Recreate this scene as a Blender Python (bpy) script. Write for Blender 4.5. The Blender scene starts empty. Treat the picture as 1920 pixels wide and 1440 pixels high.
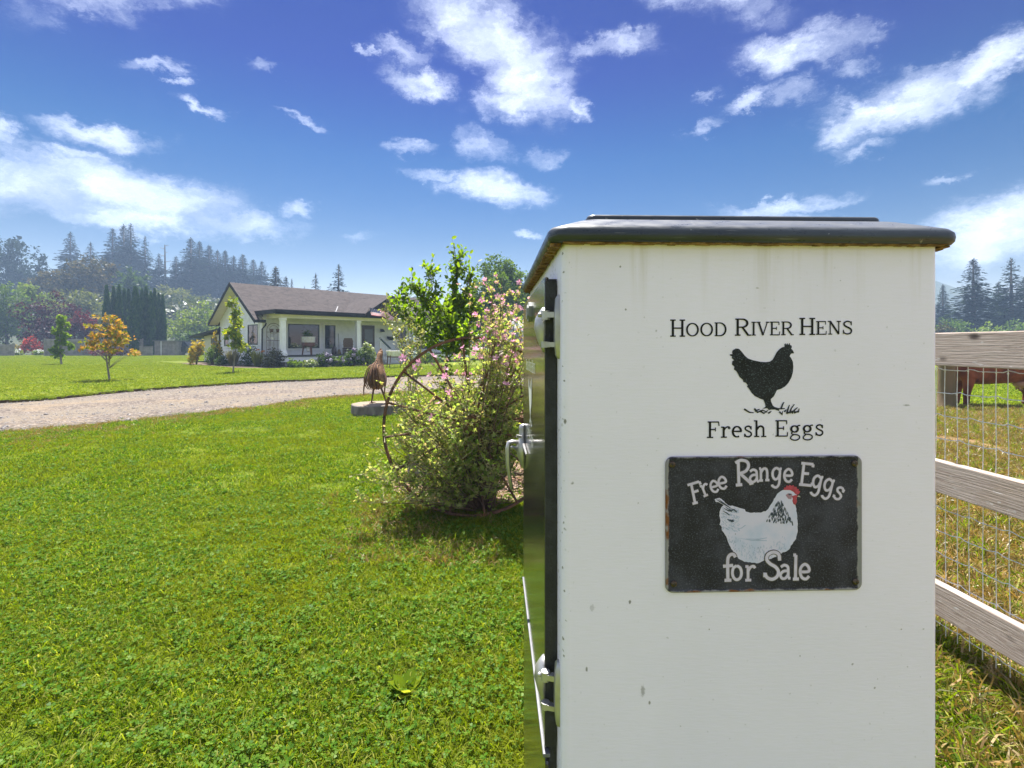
import bpy, bmesh, math, random
import numpy as np
from mathutils import Vector, Matrix, Euler
from mathutils.geometry import tessellate_polygon

SC = bpy.context.scene
COL = SC.collection
R = math.radians
random.seed(7)

# ------------------------------------------------------------------ camera, sky, sun, exposure
EYE, HZ, F = 1.35, 645.0, 960.0          # eye height, horizon row and focal length of the photograph


def at(px, py, Y):
    "point seen at a pixel of the photograph, Y metres away"
    return Vector(((px - 960) / F * Y, Y, EYE - (py - HZ) / F * Y))


def gnd(px, py, z=0.0):
    "point of the level z seen at a pixel"
    Y = (EYE - z) * F / (py - HZ)
    return Vector(((px - 960) / F * Y, Y, z))


cam = bpy.data.cameras.new('camera')
cam.lens, cam.sensor_width = 18, 36
cam.shift_y = -0.0391
cam.clip_start, cam.clip_end = 0.02, 4000
camo = bpy.data.objects.new('camera', cam)
camo.location = (0, 0, EYE)
camo.rotation_euler = (R(90), 0, 0)
COL.objects.link(camo)
SC.camera = camo

SUN_EL, SUN_AZ = 66.0, -14.0             # azimuth from +Y, towards -X
vs = SC.view_settings
SC.display_settings.display_device = 'sRGB'
vs.view_transform = 'Standard'
vs.look = 'None'
vs.gamma = 1
vs.use_curve_mapping = False
vs.exposure = 1.62

sun = bpy.data.lights.new('sun', 'SUN')
sun.energy, sun.angle, sun.color = 5.0, R(0.55), (1.0, 0.965, 0.91)
suno = bpy.data.objects.new('sun', sun)
sdir = Vector((math.sin(R(SUN_AZ)) * math.cos(R(SUN_EL)), math.cos(R(SUN_AZ)) * math.cos(R(SUN_EL)), math.sin(R(SUN_EL))))
suno.rotation_euler = sdir.to_track_quat('Z', 'Y').to_euler()
suno.location = sdir * 50
COL.objects.link(suno)

W = bpy.data.worlds.new('World')
SC.world = W
W.use_nodes = True


class NT:
    "small helper for node trees"
    def __init__(s, tree):
        s.t = tree
        tree.nodes.clear()

    def n(s, typ, **kw):
        nd = s.t.nodes.new(typ)
        ins = kw.pop('ins', {})
        for k, v in kw.items():
            setattr(nd, k, v)
        for k, v in ins.items():
            if isinstance(v, bpy.types.NodeSocket):
                s.t.links.new(v, nd.inputs[k])
            else:
                nd.inputs[k].default_value = v
        return nd

    def math(s, op, a, b=0.0, c=0.0, clamp=False):
        return s.n('ShaderNodeMath', operation=op, use_clamp=clamp, ins={0: a, 1: b, 2: c}).outputs[0]

    def vmath(s, op, a, b=(0, 0, 0)):
        nd = s.n('ShaderNodeVectorMath', operation=op, ins={0: a, 1: b})
        return nd.outputs['Value'] if op in ('LENGTH', 'DOT_PRODUCT', 'DISTANCE') else nd.outputs[0]

    def rng(s, v, a, b, c=0.0, d=1.0, smooth=True):
        return s.n('ShaderNodeMapRange', interpolation_type='SMOOTHSTEP' if smooth else 'LINEAR',
                   ins={0: v, 1: a, 2: b, 3: c, 4: d}).outputs[0]

    def mix(s, f, a, b, blend='MIX'):
        return s.n('ShaderNodeMix', data_type='RGBA', blend_type=blend, ins={0: f, 6: a, 7: b}).outputs[2]

    def noise(s, vec, scale, detail=4.0, rough=0.55, dist=0.0):
        ins = {'Scale': scale, 'Detail': detail, 'Roughness': rough, 'Distortion': dist}
        if vec is not None:
            ins['Vector'] = vec
        return s.n('ShaderNodeTexNoise', ins=ins)

    def ramp(s, v, stops):
        nd = s.n('ShaderNodeValToRGB', ins={0: v})
        cr = nd.color_ramp
        while len(cr.elements) < len(stops):
            cr.elements.new(0.5)
        for e, (p, c) in zip(cr.elements, stops):
            e.position = p
            e.color = (*c, 1) if len(c) == 3 else c
        return nd.outputs[0]


def world():
    w = NT(W.node_tree)
    tc = w.n('ShaderNodeTexCoord')
    d = tc.outputs['Generated']
    sky = w.n('ShaderNodeTexSky', sky_type='NISHITA', sun_disc=False, sun_elevation=R(SUN_EL),
              sun_rotation=R(SUN_AZ), altitude=200, air_density=1.0, dust_density=0.3, ozone_density=5.0)
    sep = w.n('ShaderNodeSeparateXYZ', ins={0: d})
    # a deep, contrasty summer blue: the clear sky's own range widened about its horizon value
    k = 4.5
    gm = w.n('ShaderNodeGamma', ins={0: w.vmath('SCALE', sky.outputs[0], (0, 0, 0)), 1: 1.75})
    gm.inputs[0].links[0].from_node.inputs['Scale'].default_value = 1 / k
    sc_ = w.vmath('SCALE', gm.outputs[0])
    sc_.node.inputs['Scale'].default_value = k * 0.40
    hsv = w.n('ShaderNodeHueSaturation', ins={'Hue': 0.509, 'Saturation': 1.15, 'Value': 1.0, 'Color': sc_})
    # deepening of the blue with height above the horizon
    base = w.mix(1.0, hsv.outputs[0], w.ramp(sep.outputs[2], [(0.0, (1.6, 0.92, 0.58)), (0.18, (1.85, 0.80, 0.46)), (0.33, (1.8, 0.78, 0.54)), (0.46, (0.16, 0.38, 0.56)), (0.6, (0.03, 0.33, 0.55)), (1.0, (0.04, 0.32, 0.54))]), 'MULTIPLY')
    # clouds: a field of soft blobs at the directions where they stand, torn by noise
    wn = w.noise(d, 5.0, 3.0, 0.5)
    wn2 = w.noise(w.n('ShaderNodeMapping', ins={0: d, 3: (1, 1, 1.7)}).outputs[0], 17.0, 9.0, 0.72)
    warp = w.vmath('MULTIPLY', w.vmath('SUBTRACT', wn.outputs['Color'], (0.5, 0.5, 0.5)), (0.12, 0.12, 0.07))
    warp2 = w.vmath('MULTIPLY', w.vmath('SUBTRACT', wn2.outputs['Color'], (0.5, 0.5, 0.5)), (0.12, 0.12, 0.075))
    q = w.vmath('ADD', w.vmath('ADD', d, warp), warp2)
    blobs = [  # x, y, half width, half height in photograph pixels, tilt, strength
        (60, 345, 230, 62, 2, 1.0), (250, 372, 210, 48, 8, 1.0), (270, 418, 130, 26, 4, 0.95), (440, 420, 120, 26, 6, 0.9),
        (553, 398, 34, 18, 0, 0.8), (140, 295, 60, 14, 8, 0.7), (190, 253, 110, 24, 9, 0.95), (-5, 248, 60, 36, 20, 1.0),
        (372, 208, 52, 14, 22, 0.75), (290, 112, 56, 14, 12, 0.6), (340, 148, 26, 12, 0, 0.6), (512, 143, 34, 13, -5, 0.6),
        (557, 228, 44, 10, 14, 0.6), (775, 152, 62, 28, 10, 0.85), (756, 104, 56, 26, 0, 0.55), (680, 108, 24, 9, 30, 0.5),
        (930, 70, 130, 70, 20, 1.1), (1000, 140, 100, 66, 30, 1.1), (975, 188, 80, 32, 0, 1.0), (1107, 208, 26, 22, -20, 0.7),
        (905, 265, 62, 28, 12, 0.62), (765, 262, 54, 14, 0, 0.55), (925, 350, 80, 28, 8, 0.95), (830, 322, 70, 14, 10, 0.7),
        (1022, 292, 40, 16, 0, 0.55), (1690, 190, 170, 48, -12, 1.1), (1580, 235, 62, 30, -20, 0.9), (1860, 132, 110, 42, -22, 1.0),
        (1500, 92, 110, 42, -5, 0.9), (1400, 187, 64, 18, -20, 0.8), (1502, 180, 56, 22, -8, 0.62), (1322, 180, 40, 11, -20, 0.6),
        (1600, 134, 50, 18, -20, 0.55), (1310, 246, 34, 16, -30, 0.5), (1880, 445, 170, 66, -8, 1.1), (1475, 380, 120, 17, -10, 0.72),
        (1450, 402, 90, 14, 0, 0.62), (1805, 328, 60, 9, -8, 0.5), (1630, 268, 70, 14, -10, 0.6), (1170, 92, 80, 26, 0, 0.7),
        (1000, 437, 34, 10, 0, 0.5), (690, 442, 40, 10, -5, 0.4), (1250, -60, 200, 60, 10, 0.9), (300, -90, 260, 70, -6, 0.9),
        (1800, -120, 220, 80, -10, 1.0)]
    field = None

    def dv(x, y):
        return Vector(((x - 960) / F, 1, (HZ - y) / F)).normalized()
    for (x, y, hw, hh, tilt, st) in blobs:
        c, s_ = math.cos(R(tilt)), math.sin(R(tilt))
        a0, a1 = dv(x - hw * c, y - hw * s_), dv(x + hw * c, y + hw * s_)
        b0, b1 = dv(x + hh * s_, y + hh * c), dv(x - hh * s_, y - hh * c)
        ctr = dv(x, y)
        ax = (a1 - a0)
        la = ax.length / 2
        ax.normalize()
        up = (b1 - b0)
        lb = up.length / 2
        ay = ctr
        az = ax.cross(ay).normalized()
        ax = ay.cross(az).normalized()
        rot = Matrix((ax, ay, az)).transposed().to_euler()
        mp = w.n('ShaderNodeMapping', vector_type='TEXTURE', ins={0: q, 1: ctr, 2: rot, 3: (la * 1.25, 0.8, lb * 1.25)})
        v = w.rng(w.vmath('LENGTH', mp.outputs[0]), 1.35, 0.0, 0, st)
        field = v if field is None else w.math('MAXIMUM', field, v)
    # scattered cloud round the unseen sky, made thicker to brighten the cabinet front
    pl = w.n('ShaderNodeCombineXYZ', ins={0: w.math('DIVIDE', sep.outputs[0], w.math('ADD', w.math('MAXIMUM', sep.outputs[2], 0.0), 0.22)),
                                         1: w.math('DIVIDE', sep.outputs[1], w.math('ADD', w.math('MAXIMUM', sep.outputs[2], 0.0), 0.22))})
    gen = w.rng(w.noise(pl.outputs[0], 1.5, 4.0, 0.55).outputs[0], 0.38, 0.56, 0.0, 1.15)
    away = w.rng(w.vmath('DOT_PRODUCT', d, (0, 0.93, 0.36)), 0.72, 0.5)
    field = w.math('MAXIMUM', field, w.math('MULTIPLY', gen, away))
    mp = w.n('ShaderNodeMapping', ins={0: q, 3: (1, 1, 1.9)})
    fine = w.noise(mp.outputs[0], 11.0, 9.0, 0.66, 0.4).outputs[0]
    dens = w.math('ADD', field, w.math('MULTIPLY', w.math('SUBTRACT', fine, 0.5), 1.5))
    alpha = w.math('MULTIPLY', w.rng(dens, -0.05, 1.45), w.rng(field, 0.0, 0.30))
    alpha = w.math('MULTIPLY', alpha, w.rng(sep.outputs[2], 0.0, 0.06))
    shade = w.noise(mp.outputs[0], 7.0, 5.0, 0.55).outputs[0]
    cl = w.mix(w.rng(shade, 0.33, 0.60), (2.6, 2.95, 3.8, 1), (4.2, 4.6, 5.6, 1))
    col = w.mix(w.math('MULTIPLY', alpha, 0.97), base, cl)
    bg = w.n('ShaderNodeBackground', ins={'Color': col, 'Strength': 0.10})
    out = w.n('ShaderNodeOutputWorld')
    w.t.links.new(bg.outputs[0], out.inputs[0])
    W.cycles.sampling_method = 'MANUAL'
    W.cycles.sample_map_resolution = 512


world()
cy = SC.cycles
cy.use_denoising = True
cy.max_bounces = 6
cy.diffuse_bounces = 3
cy.glossy_bounces = 3
cy.transmission_bounces = 4
cy.transparent_max_bounces = 6
cy.volume_bounces = 0
cy.caustics_reflective = False
cy.caustics_refractive = False
cy.sample_clamp_indirect = 6


# ------------------------------------------------------------------ helpers: objects, meshes, materials
def tag(o, label=None, cat=None, group=None, kind=None):
    if label: o['label'] = label
    if cat: o['category'] = cat
    if group: o['group'] = group
    if kind: o['kind'] = kind
    return o


def thing(name, label, cat, loc=(0, 0, 0), rz=0.0, group=None):
    o = bpy.data.objects.new(name, None)
    o.empty_display_size = 0.2
    COL.objects.link(o)
    o.location = loc
    o.rotation_euler = (0, 0, rz)
    return tag(o, label, cat, group)


def link(name, me, parent=None, mats=None, kind=None):
    o = bpy.data.objects.new(name, me)
    COL.objects.link(o)
    if mats is not None and not me.materials:
        for m in (mats if isinstance(mats, (list, tuple)) else [mats]):
            me.materials.append(m)
    if parent is not None:
        o.parent = parent
    if kind: o['kind'] = kind
    return o


def copy_tree(o, parent=None):
    c = o.copy()
    COL.objects.link(c)
    c.parent = parent
    for ch in list(o.children):
        copy_tree(ch, c)
    return c


class MB:
    "collects shapes, builds ONE mesh object"
    def __init__(s):
        s.v, s.f, s.mi, s.cur = [], [], [], 0

    def add(s, vs_, fs, M=None):
        b = len(s.v)
        if M is not None:
            vs_ = [M @ Vector(p) for p in vs_]
        s.v += [tuple(p) for p in vs_]
        s.f += [tuple(b + i for i in f) for f in fs]
        s.mi += [s.cur] * len(fs)
        return s

    def box(s, x0, x1, y0, y1, z0, z1, M=None):
        return s.add([(x0, y0, z0), (x1, y0, z0), (x1, y1, z0), (x0, y1, z0), (x0, y0, z1), (x1, y0, z1), (x1, y1, z1), (x0, y1, z1)],
                     [(0, 3, 2, 1), (4, 5, 6, 7), (0, 1, 5, 4), (1, 2, 6, 5), (2, 3, 7, 6), (3, 0, 4, 7)], M)

    def bar(s, a, b, w, h, up=(0, 0, 1)):
        "box beam from a to b, w wide, h high"
        a, b = Vector(a), Vector(b)
        d = (b - a)
        L = d.length
        d.normalize()
        sx = d.cross(Vector(up))
        if sx.length < 1e-4:
            sx = d.cross(Vector((1, 0, 0)))
        sx.normalize()
        uz = sx.cross(d)
        M = Matrix((sx, d, uz)).transposed().to_4x4()
        M.translation = a
        return s.box(-w / 2, w / 2, 0, L, -h / 2, h / 2, M)

    def tube(s, path, r, n=8, caps=True, flat=1.0):
        path = [Vector(p) for p in path]
        rr = r if isinstance(r, (list, tuple)) else [r] * len(path)
        b = len(s.v)
        prev = None
        for i, p in enumerate(path):
            d = (path[min(i + 1, len(path) - 1)] - path[max(i - 1, 0)])
            if d.length < 1e-9: d = Vector((0, 0, 1))
            d.normalize()
            if prev is None:
                u = d.orthogonal().normalized()
            else:
                u = prev - d * prev.dot(d)
                if u.length < 1e-6: u = d.orthogonal()
                u.normalize()
            prev = u
            w = d.cross(u)
            for k in range(n):
                a = 2 * math.pi * k / n
                s.v.append(tuple(p + u * (math.cos(a) * rr[i]) + w * (math.sin(a) * rr[i] * flat)))
        m = len(path)
        for i in range(m - 1):
            for k in range(n):
                k2 = (k + 1) % n
                s.f.append((b + i * n + k, b + i * n + k2, b + (i + 1) * n + k2, b + (i + 1) * n + k))
                s.mi.append(s.cur)
        if caps:
            s.f.append(tuple(b + k for k in reversed(range(n))))
            s.f.append(tuple(b + (m - 1) * n + k for k in range(n)))
            s.mi += [s.cur] * 2
        return s

    def loft(s, rings, closed_ends=True, M=None):
        "rings: equal-length lists of points"
        n = len(rings[0])
        vs_, fs = [], []
        for r_ in rings:
            vs_ += r_
        for i in range(len(rings) - 1):
            for k in range(n):
                k2 = (k + 1) % n
                fs.append((i * n + k, i * n + k2, (i + 1) * n + k2, (i + 1) * n + k))
        if closed_ends:
            fs.append(tuple(reversed(range(n))))
            fs.append(tuple((len(rings) - 1) * n + k for k in range(n)))
        return s.add(vs_, fs, M)

    def lathe(s, prof, n=16, M=None):
        return s.loft([[(r * math.cos(2 * math.pi * k / n), r * math.sin(2 * math.pi * k / n), z) for k in range(n)] for r, z in prof], True, M)

    def ell(s, c, rx, ry, rz, n=12, m=8, M=None):
        rings = []
        for i in range(m + 1):
            t = -math.pi / 2 + math.pi * min(max(i / m, 0.03), 0.97)
            rings.append([(c[0] + rx * math.cos(t) * math.cos(2 * math.pi * k / n), c[1] + ry * math.cos(t) * math.sin(2 * math.pi * k / n), c[2] + rz * math.sin(t)) for k in range(n)])
        return s.loft(rings, True, M)

    def prism(s, poly, z0, z1, M=None, tri=False):
        "polygon in xy pushed from z0 to z1"
        n = len(poly)
        vs_ = [(x, y, z0) for x, y in poly] + [(x, y, z1) for x, y in poly]
        fs = [(k, (k + 1) % n, n + (k + 1) % n, n + k) for k in range(n)]
        if tri:
            tt = tessellate_polygon([[Vector((x, y, 0)) for x, y in poly]])
            fs += [tuple(reversed(t)) for t in tt] + [tuple(n + i for i in t) for t in tt]
        else:
            fs += [tuple(reversed(range(n))), tuple(n + k for k in range(n))]
        return s.add(vs_, fs, M)

    def mesh(s, name, mats=None, smooth=False):
        me = bpy.data.meshes.new(name)
        me.from_pydata(s.v, [], s.f)
        for m in (mats if isinstance(mats, (list, tuple)) else [mats]):
            if m is not None: me.materials.append(m)
        if any(s.mi):
            me.polygons.foreach_set('material_index', s.mi)
        bm = bmesh.new()
        bm.from_mesh(me)
        bmesh.ops.recalc_face_normals(bm, faces=bm.faces)
        bm.to_mesh(me)
        bm.free()
        if smooth:
            me.polygons.foreach_set('use_smooth', [True] * len(me.polygons))
            if smooth != 'all':
                me.set_sharp_from_angle(angle=R(40))
        return me

    def build(s, name, mats, parent=None, smooth=False, kind=None, bevel=0):
        o = link(name, s.mesh(name, mats, smooth), parent, kind=kind)
        if bevel:
            b = o.modifiers.new('edge', 'BEVEL')
            b.width, b.segments, b.limit_method, b.angle_limit = bevel, 2, 'ANGLE', R(35)
        return o


def np_mesh(name, V, Fc, mats=None, smooth=False):
    "fast mesh from arrays, all faces with the same corner count"
    V = np.asarray(V, np.float32).reshape(-1, 3)
    Fc = np.asarray(Fc, np.int32)
    k = Fc.shape[1]
    me = bpy.data.meshes.new(name)
    me.vertices.add(len(V))
    me.vertices.foreach_set('co', V.ravel())
    me.loops.add(Fc.size)
    me.loops.foreach_set('vertex_index', Fc.ravel())
    me.polygons.add(len(Fc))
    me.polygons.foreach_set('loop_start', np.arange(0, Fc.size, k, dtype=np.int32))
    me.update(calc_edges=True)
    for m in (mats if isinstance(mats, (list, tuple)) else [mats]):
        if m is not None: me.materials.append(m)
    if smooth:
        me.polygons.foreach_set('use_smooth', np.ones(len(Fc), bool))
    return me


def unit(a):
    return a / np.maximum(np.linalg.norm(a, axis=-1, keepdims=True), 1e-9)


RHOMB = (np.array([(0, 0, 0), (.45, .34, .06), (1, 0, -.05), (.45, -.34, .06)]), np.array([(0, 1, 2), (0, 2, 3)]))
OVAL = (np.array([(0, 0, 0), (.25, .24, .05), (.65, .26, .04), (1, 0, -.08), (.65, -.26, .04), (.25, -.24, .05)]),
        np.array([(0, 1, 2), (0, 2, 3), (0, 3, 4), (0, 4, 5)]))
LOBED = (np.array([(0, 0, 0), (-.08, .42, .08), (.35, .28, .02), (.55, .5, .1), (.62, .2, .02), (1, 0, -.08), (.62, -.2, .02), (.55, -.5, .1), (.35, -.28, .02), (-.08, -.42, .08)]),
         np.array([(0, 1, 2), (0, 2, 4), (2, 3, 4), (0, 4, 5), (0, 5, 6), (0, 6, 8), (6, 7, 8), (0, 8, 9)]))


def leaf_mesh(name, P, A, S, tmpl, mat, rng, N=None):
    "one leaf per point: P positions, A axes, S sizes, N rough normals"
    P, A = np.asarray(P, float), unit(np.asarray(A, float))
    S = np.broadcast_to(np.asarray(S, float), (len(P),))
    if N is None:
        N = rng.normal(size=P.shape)
    B = unit(np.cross(N, A))
    C = np.cross(A, B)
    t, f = tmpl
    V = P[:, None] + S[:, None, None] * (t[None, :, 0, None] * A[:, None] + t[None, :, 1, None] * B[:, None] + t[None, :, 2, None] * C[:, None])
    Fc = f[None] + (np.arange(len(P)) * len(t))[:, None, None]
    return np_mesh(name, V, Fc.reshape(-1, 3), mat)


_mats = {}


def pmat(name, c1, c2=None, scale=6.0, detail=4.0, rough=0.6, metal=0.0, bump=0.0, bscale=None, spec=0.5, stretch=(1, 1, 1), lo=0.35, hi=0.65, coat=0.0, c3=None, s3=40.0):
    "principled with two-tone noise, optional finer third tone and bump"
    if name in _mats: return _mats[name]
    m = bpy.data.materials.new(name)
    m.use_nodes = True
    w = NT(m.node_tree)
    tc = w.n('ShaderNodeTexCoord')
    vec = w.n('ShaderNodeMapping', ins={0: tc.outputs['Object'], 3: stretch}).outputs[0]
    p = w.n('ShaderNodeBsdfPrincipled', ins={'Roughness': rough, 'Metallic': metal, 'Specular IOR Level': spec, 'Coat Weight': coat, 'Coat Roughness': 0.05})
    if c2 is None:
        c2 = tuple(x * 0.82 for x in c1)
    nz = w.noise(vec, scale, detail)
    col = w.mix(w.rng(nz.outputs[0], lo, hi), (*c1, 1), (*c2, 1))
    if c3 is not None:
        col = w.mix(w.rng(w.noise(vec, s3, 3.0).outputs[0], 0.56, 0.7), col, (*c3, 1))
    w.t.links.new(col, p.inputs['Base Color'])
    if bump:
        b = w.n('ShaderNodeBump', ins={'Strength': bump, 'Distance': 0.02, 'Height': w.noise(vec, bscale or scale * 4, 5.0).outputs[0]})
        w.t.links.new(b.outputs[0], p.inputs['Normal'])
    o = w.n('ShaderNodeOutputMaterial')
    w.t.links.new(p.outputs[0], o.inputs[0])
    _mats[name] = m
    return m


def leafmat(name, cols, trans=0.4, gloss=0.03, patch=None, pscale=0.6, tcol=None, rough=0.45):
    "leaf tissue: colour differs from leaf to leaf, light comes through"
    if name in _mats: return _mats[name]
    m = bpy.data.materials.new(name)
    m.use_nodes = True
    w = NT(m.node_tree)
    g = w.n('ShaderNodeNewGeometry')
    n = len(cols)
    col = w.ramp(g.outputs['Random Per Island'], [(i / max(n - 1, 1), c) for i, c in enumerate(cols)])
    if patch:
        nz = w.noise(g.outputs['Position'], pscale, 3.0)
        col = w.mix(w.rng(nz.outputs[0], 0.42, 0.62, 0, 0.8), col, (*patch, 1))
    dif = w.n('ShaderNodeBsdfDiffuse', ins={'Color': col})
    tc = w.mix(1.0, col, (*(tcol or (1.9, 1.9, 0.7)), 1), 'MULTIPLY')
    tr = w.n('ShaderNodeBsdfTranslucent', ins={'Color': tc})
    mx = w.n('ShaderNodeMixShader', ins={0: trans, 1: dif.outputs[0], 2: tr.outputs[0]})
    gl = w.n('ShaderNodeBsdfGlossy', ins={'Color': (1, 1, 1, 1), 'Roughness': rough})
    mx2 = w.n('ShaderNodeMixShader', ins={0: gloss, 1: mx.outputs[0], 2: gl.outputs[0]})
    o = w.n('ShaderNodeOutputMaterial')
    w.t.links.new(mx2.outputs[0], o.inputs[0])
    _mats[name] = m
    return m


def scatter(name, P, rot, scl, protos, kind='stuff', label=None, cat=None):
    "instances of small meshes on points, one object"
    P = np.asarray(P, np.float32)
    me = bpy.data.meshes.new(name)
    me.vertices.add(len(P))
    me.vertices.foreach_set('co', P.ravel())
    a = me.attributes.new('rot', 'FLOAT_VECTOR', 'POINT')
    a.data.foreach_set('vector', np.asarray(rot, np.float32).ravel())
    a = me.attributes.new('scl', 'FLOAT', 'POINT')
    a.data.foreach_set('value', np.asarray(scl, np.float32).ravel())
    o = link(name, me, kind=kind)
    tag(o, label, cat)
    ng = bpy.data.node_groups.new(name, 'GeometryNodeTree')
    ng.interface.new_socket('Geometry', in_out='INPUT', socket_type='NodeSocketGeometry')
    ng.interface.new_socket('Geometry', in_out='OUTPUT', socket_type='NodeSocketGeometry')
    N, L = ng.nodes, ng.links
    gi, go = N.new('NodeGroupInput'), N.new('NodeGroupOutput')
    iop, jn = N.new('GeometryNodeInstanceOnPoints'), N.new('GeometryNodeJoinGeometry')
    for pr in protos:
        oi = N.new('GeometryNodeObjectInfo')
        oi.inputs['Object'].default_value = pr
        oi.inputs['As Instance'].default_value = True
        L.new(oi.outputs['Geometry'], jn.inputs[0])
    ra, sa = N.new('GeometryNodeInputNamedAttribute'), N.new('GeometryNodeInputNamedAttribute')
    ra.data_type, sa.data_type = 'FLOAT_VECTOR', 'FLOAT'
    ra.inputs['Name'].default_value, sa.inputs['Name'].default_value = 'rot', 'scl'
    L.new(gi.outputs[0], iop.inputs['Points'])
    L.new(jn.outputs[0], iop.inputs['Instance'])
    iop.inputs['Pick Instance'].default_value = True
    L.new(ra.outputs['Attribute'], iop.inputs['Rotation'])
    L.new(sa.outputs['Attribute'], iop.inputs['Scale'])
    L.new(iop.outputs[0], go.inputs[0])
    md = o.modifiers.new('scatter', 'NODES')
    md.node_group = ng
    return o


def rrect(x0, x1, y0, y1, r, n=5):
    p = []
    for cx, cy_, a0 in ((x1 - r, y0 + r, -90), (x1 - r, y1 - r, 0), (x0 + r, y1 - r, 90), (x0 + r, y0 + r, 180)):
        for k in range(n + 1):
            a = R(a0 + 90 * k / n)
            p.append((cx + r * math.cos(a), cy_ + r * math.sin(a)))
    return p


def spline(pts, k=6, closed=False):
    "Catmull-Rom through the points"
    pts = [Vector(p) for p in pts]
    out = []
    n = len(pts)
    for i in range(n if closed else n - 1):
        if closed:
            p0, p1, p2, p3 = pts[i - 1], pts[i], pts[(i + 1) % n], pts[(i + 2) % n]
        else:
            p0, p1, p2, p3 = pts[max(i - 1, 0)], pts[i], pts[i + 1], pts[min(i + 2, n - 1)]
        for j in range(k):
            t = j / k
            out.append(0.5 * ((2 * p1) + (p2 - p0) * t + (2 * p0 - 5 * p1 + 4 * p2 - p3) * t * t + (3 * p1 - p0 - 3 * p2 + p3) * t ** 3))
    if not closed:
        out.append(pts[-1])
    return out

# ------------------------------------------------------------------ materials
def ground_mat(name, stops, scale, fine=60.0, bump=0.5, extra=None):
    m = bpy.data.materials.new(name)
    m.use_nodes = True
    w = NT(m.node_tree)
    g = w.n('ShaderNodeNewGeometry')
    P = g.outputs['Position']
    a = w.noise(P, scale, 5.0, 0.6)
    b = w.noise(P, fine, 4.0, 0.7)
    v = w.math('ADD', w.math('MULTIPLY', a.outputs[0], 0.65), w.math('MULTIPLY', b.outputs[0], 0.35))
    col = w.ramp(v, stops)
    if extra: col = extra(w, P, col)
    p = w.n('ShaderNodeBsdfPrincipled', ins={'Base Color': col, 'Roughness': 0.95, 'Specular IOR Level': 0.1})
    bm_ = w.n('ShaderNodeBump', ins={'Strength': bump, 'Distance': 0.03, 'Height': b.outputs[0]})
    w.t.links.new(bm_.outputs[0], p.inputs['Normal'])
    o = w.n('ShaderNodeOutputMaterial')
    w.t.links.new(p.outputs[0], o.inputs[0])
    return m


def mow(w, P, col):
    "mowing stripes: the turf leans one way and then the other"
    mp = w.n('ShaderNodeMapping', ins={0: P, 2: (0, 0, R(12)), 3: (0.05, 1.0, 1)})
    wv = w.noise(mp.outputs[0], 0.9, 3.0, 0.5)
    return w.mix(w.rng(wv.outputs[0], 0.42, 0.6, 0, 0.55), col, (0.17, 0.19, 0.016, 1))


def drygrass(w, P, col):
    sp = w.n('ShaderNodeSeparateXYZ', ins={0: P})
    n_ = w.noise(P, 0.7, 4.0, 0.6).outputs[0]
    n2 = w.noise(P, 2.6, 5.0, 0.65).outputs[0]
    far = w.rng(w.math('ADD', sp.outputs[1], w.math('MULTIPLY', n_, 3.0)), 10.0, 11.6)
    dirt = w.math('MULTIPLY', w.rng(w.math('ABSOLUTE', w.math('SUBTRACT', w.math('ADD', sp.outputs[1], w.math('MULTIPLY', n2, 1.2)), 8.3)), 1.6, 0.7), 0.85)
    col = w.mix(w.rng(n2, 0.34, 0.54), col, (0.30, 0.19, 0.075, 1))
    col = w.mix(dirt, col, (0.20, 0.125, 0.065, 1))
    return w.mix(far, col, (0.15, 0.21, 0.010, 1))


M_LAWN = ground_mat('turf', [(0.35, (0.05, 0.08, 0.008)), (0.5, (0.085, 0.12, 0.010)), (0.65, (0.125, 0.15, 0.014))], 0.8, extra=mow)
M_PAST = ground_mat('pasture_turf', [(0.35, (0.07, 0.085, 0.02)), (0.5, (0.12, 0.13, 0.03)), (0.65, (0.22, 0.17, 0.06))], 1.2, extra=drygrass)
M_SOIL = pmat('soil', (0.055, 0.034, 0.02), (0.12, 0.075, 0.045), 9, 5, 0.95, bump=0.8)


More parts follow.
